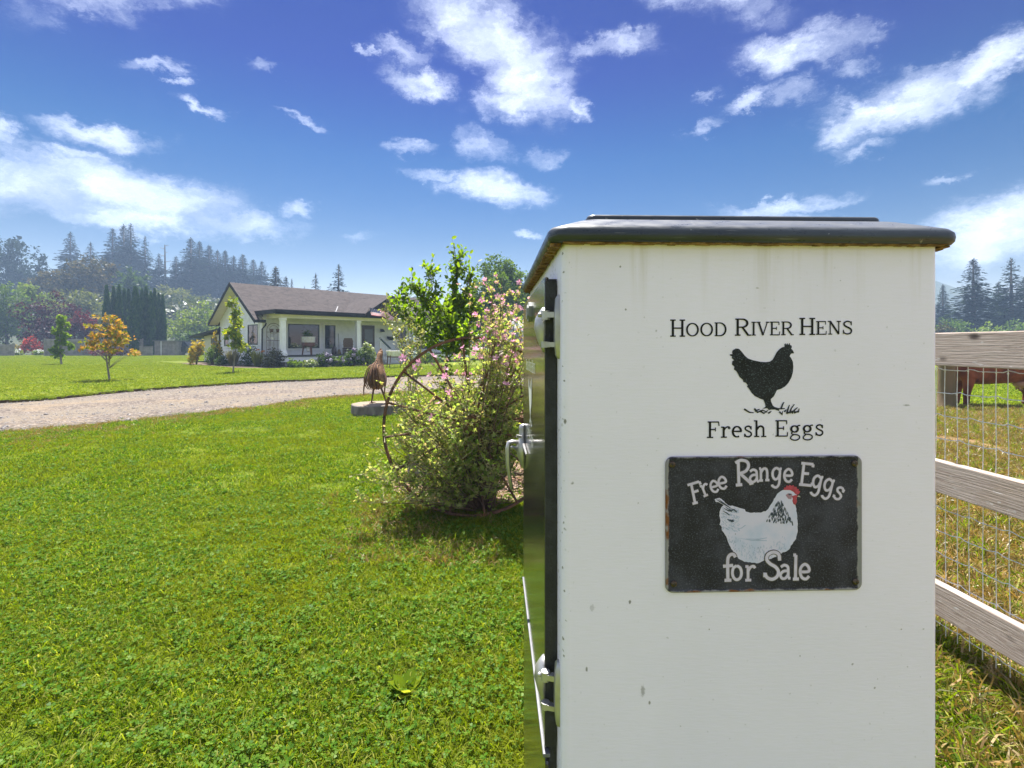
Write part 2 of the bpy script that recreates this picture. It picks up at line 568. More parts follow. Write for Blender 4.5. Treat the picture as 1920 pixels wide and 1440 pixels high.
def gravel_mat():
    m = bpy.data.materials.new('gravel')
    m.use_nodes = True
    w = NT(m.node_tree)
    P = w.n('ShaderNodeNewGeometry').outputs['Position']
    vor = w.n('ShaderNodeTexVoronoi', ins={'Vector': P, 'Scale': 26.0, 'Randomness': 1.0})
    gs = w.n('ShaderNodeSeparateXYZ', ins={0: vor.outputs['Color']})
    c = w.ramp(gs.outputs[0], [(0.0, (0.06, 0.05, 0.044)), (0.45, (0.145, 0.117, 0.097)), (0.8, (0.215, 0.173, 0.138)), (1.0, (0.33, 0.28, 0.23))])
    n1 = w.noise(P, 0.55, 4.0, 0.6)
    c = w.mix(w.rng(n1.outputs[0], 0.47, 0.66, 0, 0.75), c, (0.25, 0.19, 0.125, 1))
    ac = w.n('ShaderNodeAttribute', attribute_name='across').outputs['Fac']
    wob = w.math('ADD', ac, w.math('MULTIPLY', w.math('SUBTRACT', w.noise(P, 0.9, 3.0).outputs[0], 0.5), 0.16))
    for c0 in (0.27, 0.70):                       # two packed wheel tracks
        tr = w.rng(w.math('ABSOLUTE', w.math('SUBTRACT', wob, c0)), 0.13, 0.03, 0, 0.8)
        c = w.mix(tr, c, (0.20, 0.165, 0.125, 1))
    c = w.mix(w.rng(w.math('ABSOLUTE', w.math('SUBTRACT', wob, 0.5)), 0.49, 0.40, 0.75, 0.0), c, (0.10, 0.085, 0.055, 1))
    n2 = w.noise(P, 3.5, 5.0, 0.65)
    c = w.mix(w.rng(n2.outputs[0], 0.55, 0.70, 0, 0.75), c, (0.10, 0.085, 0.075, 1))
    p = w.n('ShaderNodeBsdfPrincipled', ins={'Base Color': c, 'Roughness': 0.95, 'Specular IOR Level': 0.2})
    b = w.n('ShaderNodeBump', ins={'Strength': 1.0, 'Distance': 0.035, 'Height': vor.outputs['Distance']})
    b.invert = True
    w.t.links.new(b.outputs[0], p.inputs['Normal'])
    w.t.links.new(p.outputs[0], w.n('ShaderNodeOutputMaterial').inputs[0])
    return m


M_GRAVEL = gravel_mat()
M_SIDING = pmat('white_siding', (0.78, 0.78, 0.80), (0.70, 0.70, 0.72), 3, rough=0.55)
M_CREAM = pmat('cream_soffit', (0.72, 0.68, 0.55), (0.66, 0.62, 0.5), 2, rough=0.6)
M_TRIM = pmat('white_trim', (0.82, 0.82, 0.80), (0.76, 0.76, 0.74), 3, rough=0.5)
M_BLACKTRIM = pmat('black_fascia', (0.016, 0.016, 0.019), (0.03, 0.03, 0.034), 2, rough=0.75, spec=0.15)
M_WINFRAME = pmat('black_window_frame', (0.012, 0.013, 0.015), None, 2, rough=0.4)
M_GLASS = pmat('dark_glass', (0.012, 0.016, 0.02), (0.03, 0.036, 0.042), 0.8, rough=0.03, spec=0.9)
M_DOOR = pmat('dark_door_wood', (0.035, 0.014, 0.012), (0.06, 0.028, 0.022), 5, rough=0.4, stretch=(6, 6, 1))
M_BROWNWOOD = pmat('brown_timber', (0.11, 0.062, 0.036), (0.07, 0.04, 0.024), 6, rough=0.7)
M_WOOD = pmat('grey_weathered_wood', (0.33, 0.29, 0.26), (0.21, 0.175, 0.15), 3.0, 6, 0.85, bump=0.35, bscale=14, stretch=(1, 0.16, 1), c3=(0.13, 0.10, 0.085), s3=9)
M_FENCEWOOD = pmat('far_fence_wood', (0.26, 0.235, 0.21), (0.17, 0.15, 0.135), 2.5, 5, 0.9)
M_RUST = pmat('rusty_iron', (0.085, 0.046, 0.030), (0.19, 0.088, 0.042), 14, 6, 0.8, metal=0.25, bump=0.4, c3=(0.04, 0.03, 0.028), s3=30)
M_RUSTORANGE = pmat('orange_rust', (0.26, 0.13, 0.055), (0.14, 0.07, 0.034), 11, 6, 0.75, metal=0.1, bump=0.4, c3=(0.30, 0.17, 0.08), s3=26)
M_BARK = pmat('bark', (0.11, 0.085, 0.065), (0.06, 0.045, 0.034), 8, 5, 0.9, bump=0.6, stretch=(1, 1, 0.3))
M_PALEBARK = pmat('pale_bark', (0.26, 0.23, 0.19), (0.15, 0.125, 0.10), 18, 5, 0.85, bump=0.3)
M_STEM = pmat('brown_stem', (0.085, 0.05, 0.032), (0.14, 0.09, 0.05), 30, 3, 0.8)
M_GREENSTEM = pmat('green_stem', (0.28, 0.25, 0.11), (0.18, 0.17, 0.07), 30, 3, 0.7)


def shingles():
    m = bpy.data.materials.new('roof_shingles')
    m.use_nodes = True
    w = NT(m.node_tree)
    o = w.n('ShaderNodeTexCoord').outputs['Object']
    mp = w.n('ShaderNodeMapping', ins={0: o, 3: (1, 1.19, 1)})
    br = w.n('ShaderNodeTexBrick', ins={'Vector': mp.outputs[0], 'Scale': 1.0, 'Mortar Size': 0.006, 'Brick Width': 0.32, 'Row Height': 0.15,
                                       'Color1': (0.042, 0.036, 0.036, 1), 'Color2': (0.075, 0.062, 0.060, 1), 'Mortar': (0.05, 0.04, 0.038, 1)})
    br.offset = 0.5
    n_ = w.noise(o, 5.0, 5.0, 0.7)
    c = w.mix(w.rng(n_.outputs[0], 0.35, 0.68, 0, 0.7), br.outputs[0], (0.088, 0.072, 0.068, 1))
    p = w.n('ShaderNodeBsdfPrincipled', ins={'Base Color': c, 'Roughness': 0.92, 'Specular IOR Level': 0.15})
    b = w.n('ShaderNodeBump', ins={'Strength': 0.5, 'Distance': 0.02, 'Height': br.outputs['Fac']})
    b.invert = True
    w.t.links.new(b.outputs[0], p.inputs['Normal'])
    w.t.links.new(p.outputs[0], w.n('ShaderNodeOutputMaterial').inputs[0])
    return m


M_SHINGLE = shingles()

# ------------------------------------------------------------------ ground
def sheet(name, pts, z, mat, kind='structure', zlo=None, side=None):
    mb = MB()
    if zlo is None:
        tt = tessellate_polygon([[Vector((x, y, 0)) for x, y in pts]])
        mb.add([(x, y, z) for x, y in pts], [tuple(t) for t in tt])
        me = mb.mesh(name, mat)
        for p in me.polygons:
            if p.normal.z < 0: p.flip()
        return link(name, me, kind=kind)
    n = len(pts)
    mb.add([(x, y, z) for x, y in pts], [tuple(t) for t in tessellate_polygon([[Vector((x, y, 0)) for x, y in pts]])])
    mb.cur = 1
    mb.add([(x, y, zlo) for x, y in pts] + [(x, y, z) for x, y in pts], [(k, (k + 1) % n, n + (k + 1) % n, n + k) for k in range(n)])
    return link(name, mb.mesh(name, [mat, side]), kind=kind)


def hill_z(x, y):
    s = min(max((y - 62) / 95, 0), 1)
    s = s * s * (3 - 2 * s)
    r = x / max(y, 1)
    a = min(max((-0.30 - r) / 0.22, 0), 1)
    a = a * a * (3 - 2 * a)
    b = max(0, min((y - 160) / 300, 1)) * 10
    return s * a * 13.5 + b * a + 0.6 * math.sin(x * 0.05) * s


far_edge = [(-30, 0.5), (-19, 6.2), (-14.5, 9.4), (-11.57, 11.57), (-11.05, 12.4), (-10.65, 14.4), (-9.57, 16.4), (-8.5, 17.75), (-6.75, 19.06), (-5.48, 20.25), (-3.5, 21.2), (-1.2, 21.9), (1.4, 23.2), (2.6, 25.5)]
near_edge = [(-30, -5), (-15, 2.4), (-10, 6.0), (-7.76, 7.76), (-7.05, 8.36), (-6.61, 8.94), (-5.9, 10.1), (-5.56, 10.9), (-4.72, 12.6), (-3.65, 13.5), (-2.6, 14.7), (-1.0, 15.6), (1.6, 16.2), (2.6, 16.6)]
fe = [(p.x, p.y) for p in spline([(x, y, 0) for x, y in far_edge], 5)]
ne = [(p.x, p.y) for p in spline([(x, y, 0) for x, y in near_edge], 5)]
rg = random.Random(3)
fe = [(x + rg.uniform(-.06, .06), y + rg.uniform(-.07, .07)) for x, y in fe]
ne = [(x + rg.uniform(-.10, .10), y + rg.uniform(-.12, .12)) for x, y in ne]
sheet('ground', [(-1500, -300), (1500, -300), (1500, 1600), (-1500, 1600)], 0.0, M_LAWN)
def resample(p, n):
    p = np.array(p)
    s_ = np.concatenate([[0], np.cumsum(np.linalg.norm(np.diff(p, axis=0), axis=1))])
    t = np.linspace(0, s_[-1], n)
    return np.stack([np.interp(t, s_, p[:, 0]), np.interp(t, s_, p[:, 1])], 1)


NA, NB = 130, 11
ra, rb = resample(ne, NA), resample(fe, NA)
tt = np.linspace(0, 1, NB)[None, :, None]
gv = ra[:, None] * (1 - tt) + rb[:, None] * tt
gz = 0.008 + 0.02 * np.sin(np.linspace(0, 1, NB) * math.pi) - 0.018 * (np.exp(-((np.linspace(0, 1, NB) - .27) / .09) ** 2) + np.exp(-((np.linspace(0, 1, NB) - .70) / .09) ** 2)) + 0.008
gz[0] = gz[-1] = 0.008
gV = np.concatenate([gv, np.broadcast_to(gz[None, :, None], (NA, NB, 1))], 2).reshape(-1, 3)
gF = [(i * NB + j, i * NB + j + 1, (i + 1) * NB + j + 1, (i + 1) * NB + j) for i in range(NA - 1) for j in range(NB - 1)]
gm_ = np_mesh('driveway', gV, gF, M_GRAVEL, True)
at_ = gm_.attributes.new('across', 'FLOAT', 'POINT')
at_.data.foreach_set('value', np.tile(np.linspace(0, 1, NB), NA).astype(np.float32))
link('driveway', gm_, kind='structure')
M_LAWN2 = M_LAWN
sheet('lawn', [(x, y + 0.02) for x, y in fe] + [(2.6, 60), (-75, 60), (-75, 3)], 0.075, M_LAWN2, zlo=0.002, side=M_SOIL)
FX = lambda y: 1.85 - 0.05 * (y - 2.2)          # the board fence's line
sheet('pasture', [(FX(-4) + .02, -4), (140, -4), (160, 80), (-2.0 + 3.2, 80), (FX(24) + .02, 24)], 0.004, M_PAST)

hv, hf = [], []
nx, ny = 56, 40
for j in range(ny):
    for i in range(nx):
        y = 60 + (j / (ny - 1)) ** 1.4 * 420
        x = y * (-1.5 + 1.75 * i / (nx - 1))
        hv.append((x, y, hill_z(x, y) - 0.02 - (0.5 if i in (0, nx - 1) or j in (0, ny - 1) else 0)))
for j in range(ny - 1):
    for i in range(nx - 1):
        hf.append((j * nx + i, j * nx + i + 1, (j + 1) * nx + i + 1, (j + 1) * nx + i))
M_HILL = pmat('hill_scrub', (0.022, 0.034, 0.014), (0.045, 0.052, 0.022), 0.15, 5, 0.95)
link('hillside', np_mesh('hillside', hv, hf, M_HILL, True), kind='structure')
# far mountain at the right
mv, mf = [], []
n_ = 40
for j, (yy, k) in enumerate(((300, 0), (340, 1.0), (400, 0))):
    for i in range(n_):
        t = i / (n_ - 1)
        x = 130 + 420 * t
        h = 42 * k * (0.72 + 0.28 * math.exp(-((t - 0.36) / 0.10) ** 2)) * min(1, t * 6, (1 - t) * 6) + (2.5 * math.sin(i * 1.9) if k else 0)
        mv.append((x, yy, h - 1))
for j in range(2):
    for i in range(n_ - 1):
        mf.append((j * n_ + i, j * n_ + i + 1, (j + 1) * n_ + i + 1, (j + 1) * n_ + i))
link('mountain', np_mesh('mountain', mv, mf, M_HILL, True), kind='structure')

# ------------------------------------------------------------------ the house
HC = Vector((-14.6, 30.0, 0))
HR = math.atan2(0.744, 0.668)
house = thing('farmhouse', 'white clapboard farmhouse with brown shingle roof, black fascia and front porch', 'house', HC, HR)


def hw(x, y, z=0.0):
    return HC + Vector((0.668 * x - 0.744 * y, 0.744 * x + 0.668 * y, z))


HL, HD, RZ, EZ, SL = 14.4, 6.8, 5.17, 2.78, 0.63     # length, depth, ridge, eave height at y=-.4, slope
wall = MB()


def lap_wall(mb, axis, a0, a1, off, z0, top, sgn, pitch=0.19):
    "lap siding: every board leans out at its foot"
    z = z0
    while z < 5.2:
        z1 = z + pitch
        lo, hi = a0, a1
        if callable(top):
            lo, hi = top(z)
            lo2, hi2 = top(z1)
            if hi - lo < 0.05: break
        else:
            if z >= top: break
            z1 = min(z1, top)
            lo2, hi2 = lo, hi
        if hi2 < lo2: lo2 = hi2 = (lo + hi) / 2
        q = [(lo, off + sgn * 0.034, z), (hi, off + sgn * 0.034, z), (hi2, off, z1), (lo2, off, z1), (lo, off, z), (hi, off, z)]
        if axis == 'x':
            mb.add([(a, o, c) for a, o, c in q], [(0, 1, 2, 3), (0, 4, 5, 1)])
        else:
            mb.add([(o, a, c) for a, o, c in q], [(0, 1, 2, 3), (0, 4, 5, 1)])
        z = z1 if z1 > z else z + pitch
    return mb


def gable_span(z):
    zz = z - 2.95
    k = max(0, zz) / SL
    return (0.0 + k, HD - k)


lap_wall(wall, 'x', 0.0, HL, 0.0, 0.3, 3.06, -1)
lap_wall(wall, 'y', 0, 0, 0.0, 0.3, gable_span, -1)
lap_wall(wall, 'x', 0.0, HL, HD, 0.3, 2.95, 1)
lap_wall(wall, 'y', 0, 0, HL, 0.3, gable_span, 1)
wall.build('wall', M_SIDING, house)
f = MB()
f.box(0.03, HL - 0.03, 0.03, HD - 0.03, 0.0, 0.34)
f.build('foundation', pmat('concrete', (0.3, 0.29, 0.27), None, 6, rough=0.9), house)
for x, y in ((-0.03, -0.03), (-0.03, HD - 0.09), (HL - 0.09, -0.03)):
    b = MB()
    b.box(x, x + 0.12, y, y + 0.12, 0.3, 2.94)
    b.build('corner_board', M_TRIM, house)
# main roof
XA, XB = -0.62, HL + 0.5
rp = lambda y: EZ + SL * (y + 0.4)
yc, ye0, ye1 = 3.4, -0.45, 2 * 3.4 + 0.45
rf = MB()
for (ya, yb, XL, XR) in ((ye0, yc, XA, -0.345), (0.35, yc, -0.345, XB), (ye1, yc, XA, XB)):
    za, zb = rp(min(ya, 2 * yc - ya)), RZ + 0.01
    rf.add([(XL, ya, za), (XR, ya, za), (XR, yb, zb), (XL, yb, zb), (XL, ya, za - 0.10), (XR, ya, za - 0.10), (XR, yb, zb - 0.10), (XL, yb, zb - 0.10)],
           [(0, 1, 2, 3), (7, 6, 5, 4), (0, 4, 5, 1), (1, 5, 6, 2), (3, 7, 4, 0)])
roof = rf.build('roof', M_SHINGLE, house)
for X in (XA - 0.022, XB + 0.002):
    for ya in (ye0, ye1):
        za = rp(min(ya, 2 * yc - ya))
        rk = MB()
        rk.add([(X, ya, za + 0.02), (X, yc, RZ + 0.03), (X, yc, RZ - 0.23), (X, ya, za - 0.24), (X + 0.02, ya, za + 0.02), (X + 0.02, yc, RZ + 0.03), (X + 0.02, yc, RZ - 0.23), (X + 0.02, ya, za - 0.24)],
               [(0, 1, 2, 3), (7, 6, 5, 4), (0, 4, 5, 1), (2, 6, 7, 3), (0, 3, 7, 4)])
        rk.build('rake_board', M_BLACKTRIM, house)
gt = MB()
gt.box(XA, -0.05, ye0 - 0.11, ye0 - 0.003, rp(ye0) - 0.17, rp(ye0) - 0.005)
gt.build('gutter', M_BLACKTRIM, house)
gt = MB()
gt.box(XA, XB, ye1 + 0.003, ye1 + 0.11, rp(ye0) - 0.17, rp(ye0) - 0.005)
gt.build('gutter', M_BLACKTRIM, house)
for s0, s1 in ((XA, -0.025), (HL + 0.025, XB)):
    for ya in (ye0, ye1):
        za = rp(min(ya, 2 * yc - ya))
        sf = MB()
        sf.add([(s0, ya, za - 0.125), (s1, ya, za - 0.125), (s1, yc, RZ - 0.125), (s0, yc, RZ - 0.125)], [(0, 1, 2, 3)])
        sf.build('soffit', M_CREAM, house)
# porch
pr = MB()
PX0, PX1, PYE = -0.32, HL + 0.1, -2.45
pr.box(PX0, PX1, PYE, 0.5, 3.17, 3.25)
pr.build('porch_roof', M_SHINGLE, house)
fa = MB()
fa.box(PX0 - 0.022, PX1 + 0.022, PYE - 0.024, PYE - 0.002, 3.0, 3.27)
fa.box(PX0 - 0.024, PX0 - 0.002, PYE - 0.001, 0.4, 3.03, 3.27)
fa.box(PX0, PX1, PYE - 0.12, PYE - 0.026, 3.11, 3.25)
fa.build('porch_fascia', M_BLACKTRIM, house)
ps = MB()
ps.box(PX0, PX1, PYE, -0.03, 3.05, 3.09)
ps.build('porch_soffit', M_CREAM, house)
bmm = MB()
bmm.box(0.16, HL - 0.2, -2.12, -1.88, 2.82, 3.047)
bmm.box(0.16, 0.40, -1.876, -0.03, 2.84, 3.045)
bmm.build('porch_beam', M_CREAM, house)
for x in (0.28, 5.02, 9.34, 13.6):
    c = MB()
    c.box(x - .13, x + .13, -2.13, -1.87, 0.68, 2.82)
    c.loft([[(x - a, -2 - a, z), (x + a, -2 - a, z), (x + a, -2 + a, z), (x - a, -2 + a, z)] for a, z in ((.185, .684), (.185, .84), (.165, .88), (.135, .98))])
    c.loft([[(x - a, -2 - a, z), (x + a, -2 - a, z), (x + a, -2 + a, z), (x - a, -2 + a, z)] for a, z in ((.135, 2.66), (.16, 2.70), (.16, 2.818))])
    c.build('column', M_TRIM, house)
pf = MB()
pf.box(0.06, HL, -2.28, -0.03, 0.62, 0.68)
pf.build('porch_floor', pmat('porch_deck_paint', (0.05, 0.055, 0.06), None, 4, rough=0.6), house)
sk = MB()
sk.box(0.08, 6.35, -2.23, -2.19, 0.33, 0.618)
sk.box(8.1, HL, -2.23, -2.19, 0.33, 0.618)
sk.box(0.08, 0.12, -2.188, -0.03, 0.33, 0.618)
sk.build('porch_skirt', M_TRIM, house)
for x in (0.5, 2.9, 5.2, 8.6, 11):
    p_ = MB()
    p_.box(x - .14, x + .14, -2.1, -1.82, 0, 0.6)
    p_.build('pier', pmat('concrete', (0.3, 0.29, 0.27)), house)
st = MB()
for k in range(3):
    st.box(6.45, 8.0, -2.235 - 0.32 * (k + 1), -2.235 - 0.32 * k, 0, 0.51 - 0.17 * k)
st.build('steps', pmat('step_paint', (0.5, 0.5, 0.48), None, 4), house)
for x in (6.5, 7.95):
    hr = MB()
    hr.box(x - .05, x + .05, -2.33, -2.24, 0.52, 1.72)
    hr.box(x - .05, x + .05, -3.32, -3.23, 0.02, 1.05)
    hr.cur = 1
    hr.bar((x, -2.2, 1.74), (x, -3.38, 1.06), 0.09, 0.06)
    hr.cur = 0
    for k in range(1, 6):
        yy = -2.3 - 0.155 * k
        hr.bar((x, yy, 0.66 - k * 0.09), (x, yy, 1.66 - k * 0.09), 0.035, 0.035)
    hr.build('handrail', [M_TRIM, pmat('rail_cap', (0.03, 0.055, 0.05))], house)


def window(x0, x1, z0, z1, muntin=None, wall_='x', fr=0.06):
    y = -0.02
    def T(v):
        return v if wall_ == 'x' else [(b, a, c) for a, b, c in v]
    def bx(mb, a0, a1, b0, b1, c0, c1):
        t = MB().box(a0, a1, b0, b1, c0, c1)
        mb.add(T(t.v), t.f)
    fm = MB()
    bx(fm, x0, x0 + fr, y - .055, y + .03, z0, z1)
    bx(fm, x1 - fr, x1, y - .055, y + .03, z0, z1)
    bx(fm, x0 + fr, x1 - fr, y - .055, y + .03, z0, z0 + fr)
    bx(fm, x0 + fr, x1 - fr, y - .055, y + .03, z1 - fr, z1)
    bx(fm, x0 + fr, x1 - fr, y - .012, y + .03, z0 + fr, z1 - fr)
    w_ = fm.build('window', M_WINFRAME, house)
    g = MB()
    bx(g, x0 + fr, x1 - fr, y - .026, y - .014, z0 + fr, z1 - fr)
    g.build('pane', M_GLASS, w_)
    tr = MB()
    t_ = 0.09
    for a0, a1, c0, c1 in ((x0 - t_, x0 - .004, z0 - t_, z1 + t_), (x1 + .004, x1 + t_, z0 - t_, z1 + t_), (x0, x1, z1 + .004, z1 + t_), (x0, x1, z0 - t_, z0 - .004)):
        bx(tr, a0, a1, y - .045, y + .01, c0, c1)
    tr.build('trim', M_TRIM, w_)
    if muntin:
        cx, rows, zt = muntin
        m_ = MB()
        zl = (z0 + z1) / 2
        if rows:
            bx(m_, x0 + fr, x1 - fr, y - .048, y - .028, zl - .03, zl + .03)
        for k in range(1, cx):
            xx = x0 + (x1 - x0) * k / cx
            bx(m_, xx - .014, xx + .014, y - .044, y - .0285, zl + .032 if rows else z0 + fr, z1 - fr)
        if rows > 1:
            zz = (zl + z1) / 2
            bx(m_, x0 + fr, x1 - fr, y - .0475, y - .0445, zz - .014, zz + .014)
        m_.build('muntin', M_WINFRAME, w_)


window(1.46, 3.46, 1.08, 2.58)
window(3.84, 4.56, 1.05, 2.56, (2, 2, 0))
window(9.44, 10.15, 0.98, 2.5, (2, 2, 0))
window(11.1, 12.3, 0.98, 2.5, (2, 1, 0))
window(0.55, 2.05, 1.3, 2.52, (2, 0, 0), 'y')
window(5.2, 5.95, 1.2, 2.4, (1, 1, 0), 'y')
d = MB()
d.box(6.55, 7.5, -0.075, 0.0, 0.69, 2.62)
d.cur = 1
d.box(6.72, 7.33, -0.085, -0.078, 1.45, 2.35)
d.cur = 2
d.box(6.72, 7.33, -0.10, -0.078, 1.20, 1.24)
dd = d.build('door', [M_DOOR, pmat('screen_glass', (0.10, 0.11, 0.12), None, 2, rough=0.15), pmat('brass_kick', (0.4, 0.25, 0.15), None, 3, metal=0.8, rough=0.4)], house)
k = MB()
k.ell((6.64, -0.12, 1.65), .035, .04, .035, 8, 6)
k.build('handle', pmat('dull_brass', (0.5, 0.35, 0.15), None, 3, metal=1, rough=0.4), dd, smooth=True)
l_ = MB()
l_.box(8.0, 8.12, -0.1, -0.02, 2.28, 2.4)
l_.loft([[(8.06 + a * math.cos(t), -0.2 + a * math.sin(t), z) for t in np.linspace(0, 2 * math.pi, 9)[:-1]] for a, z in ((.05, 2.4), (.12, 2.3), (.17, 2.2))])
l_.build('wall_lamp', M_WINFRAME, house)
wp = MB()
wp.loft([[(8.75 + a * math.cos(t), -0.16 + .55 * a * math.sin(t), z) for t in np.linspace(0, 2 * math.pi, 11)[:-1]] for a, z in ((.12, 1.62), (.26, 1.72), (.3, 1.88))])
wp.build('wall_planter', M_WINFRAME, house)
# front gable over the steps
GX, GW, GP, GY = 7.15, 1.9, 4.5, -2.62
cg = MB()
yb = (GP - EZ) / SL - 0.4
for s_ in (-1, 1):
    xe = GX + s_ * GW
    ybe = 0.5
    cg.add([(xe, GY, 3.27), (GX, GY, GP), (GX, yb, GP), (xe, ybe, 3.27), (xe, GY, 3.20), (GX, GY, GP - .07), (GX, yb, GP - .07), (xe, ybe, 3.20)],
           [(0, 1, 2, 3), (7, 6, 5, 4), (0, 4, 5, 1), (0, 3, 7, 4)])
cg.build('gable_roof', M_SHINGLE, house)
gr = MB()
for s_ in (-1, 1):
    xe = GX + s_ * (GW + 0.05)
    gr.add([(xe, GY - .03, 3.29), (GX, GY - .03, GP + .05), (GX, GY - .03, GP - .19), (xe, GY - .03, 3.05), (xe, GY - .003, 3.29), (GX, GY - .003, GP + .05), (GX, GY - .003, GP - .19), (xe, GY - .003, 3.05)],
           [(0, 1, 2, 3), (7, 6, 5, 4), (0, 4, 5, 1), (2, 6, 7, 3)])
gr.build('gable_fascia', M_BLACKTRIM, house)
gw = MB()
gw.add([(GX - GW + .1, -1.9, 3.28), (GX + GW - .1, -1.9, 3.28), (GX, -1.9, GP - .1)], [(0, 1, 2)])
gw.build('gable_panel', M_BROWNWOOD, house)
gs_ = MB()
for s_ in (-1, 1):
    gs_.add([(GX + s_ * (GW - .06), GY + .005, 3.235), (GX, GY + .005, GP - .075), (GX, -1.91, GP - .075), (GX + s_ * (GW - .06), -1.91, 3.235)], [(0, 1, 2, 3)])
gs_.build('gable_soffit', M_CREAM, house)
for a, b in (((GX, -2.3, 3.28), (GX, -2.3, GP - .15)), ((GX - .75, -2.3, 3.28), (GX - .75, -2.3, 3.92)), ((GX + .75, -2.3, 3.28), (GX + .75, -2.3, 3.92)), ((GX - 1.6, -2.3, 3.36), (GX + 1.6, -2.3, 3.36))):
    t = MB()
    t.bar(a, b, .16, .16, (0, 1, 0))
    t.build('gable_timber', M_BROWNWOOD, house)
# valley flashing beside the front gable
fl = MB()
def rpt(x, z):
    return (x, (z - EZ) / SL - 0.4 - 0.0, z + 0.012)
fl.add([rpt(GX - GW - .25, 3.50), rpt(GX - GW - .18, 3.50), rpt(GX - GW + .35, 3.92), rpt(GX - GW + .28, 3.92)], [(0, 1, 2, 3)])
fl.build('flashing', pmat('grey_flashing', (0.30, 0.30, 0.31), None, 3, rough=0.7, spec=0.2), house)
ds = MB()
ds.tube([(-0.02, -0.5, 2.55), (-0.02, -0.42, 2.44), (-0.07, -0.08, 2.22), (-0.08, -0.07, 0.25)], 0.042, 8)
ds.build('downspout', M_BLACKTRIM, house, smooth=True)
ds = MB()
ds.tube([(-0.07, HD - 0.02, 2.5), (-0.07, HD - .02, 0.25)], 0.045, 8)
ds.build('downspout', M_BLACKTRIM, house, smooth=True)
# low wing behind the gable end
an = MB()
lap_wall(an, 'y', HD, 11.6, 0.5, 0.1, 2.0, -1)
lap_wall(an, 'x', 0.5, 4.5, 11.6, 0.1, 2.0, 1)
an.build('wing_wall', pmat('cream_siding', (0.66, 0.62, 0.5)), house)
an = MB()
an.add([(-.1, HD + .12, 2.42), (4.6, HD + .12, 2.42), (4.6, 12.9, 1.96), (-.1, 12.9, 1.96), (-.1, HD + .12, 2.27), (4.6, HD + .12, 2.27), (4.6, 12.9, 1.81), (-.1, 12.9, 1.81)],
       [(0, 1, 2, 3), (7, 6, 5, 4), (0, 4, 5, 1), (1, 5, 6, 2), (2, 6, 7, 3), (3, 7, 4, 0)])
an.build('wing_roof', M_BLACKTRIM, house)
an = MB()
an.box(0.42, 0.5, 9.0, 10.0, 0.1, 1.85)
an.build('wing_door', M_WINFRAME, house)

# ------------------------------------------------------------------ the egg cabinet
CP = Vector((0.078, 0.80, 0.0))
CR = math.atan2(0.02, 0.61)
CW, CD, CT = 0.607, 0.74, 1.512
cu = Vector((math.cos(CR), math.sin(CR), 0))
cab = thing('egg_cabinet', 'white metal cabinet lettered HOOD RIVER HENS with a black lid and glossy dark door', 'cabinet', CP, CR)


def cf(px, py):
    "pixel -> (along the front, height) on the cabinet's front"
    p = (px - 960) / F
    s = (p * CP.y - CP.x) / (cu.x - p * cu.y)
    return s, EYE - (py - HZ) / F * (CP.y + s * cu.y)


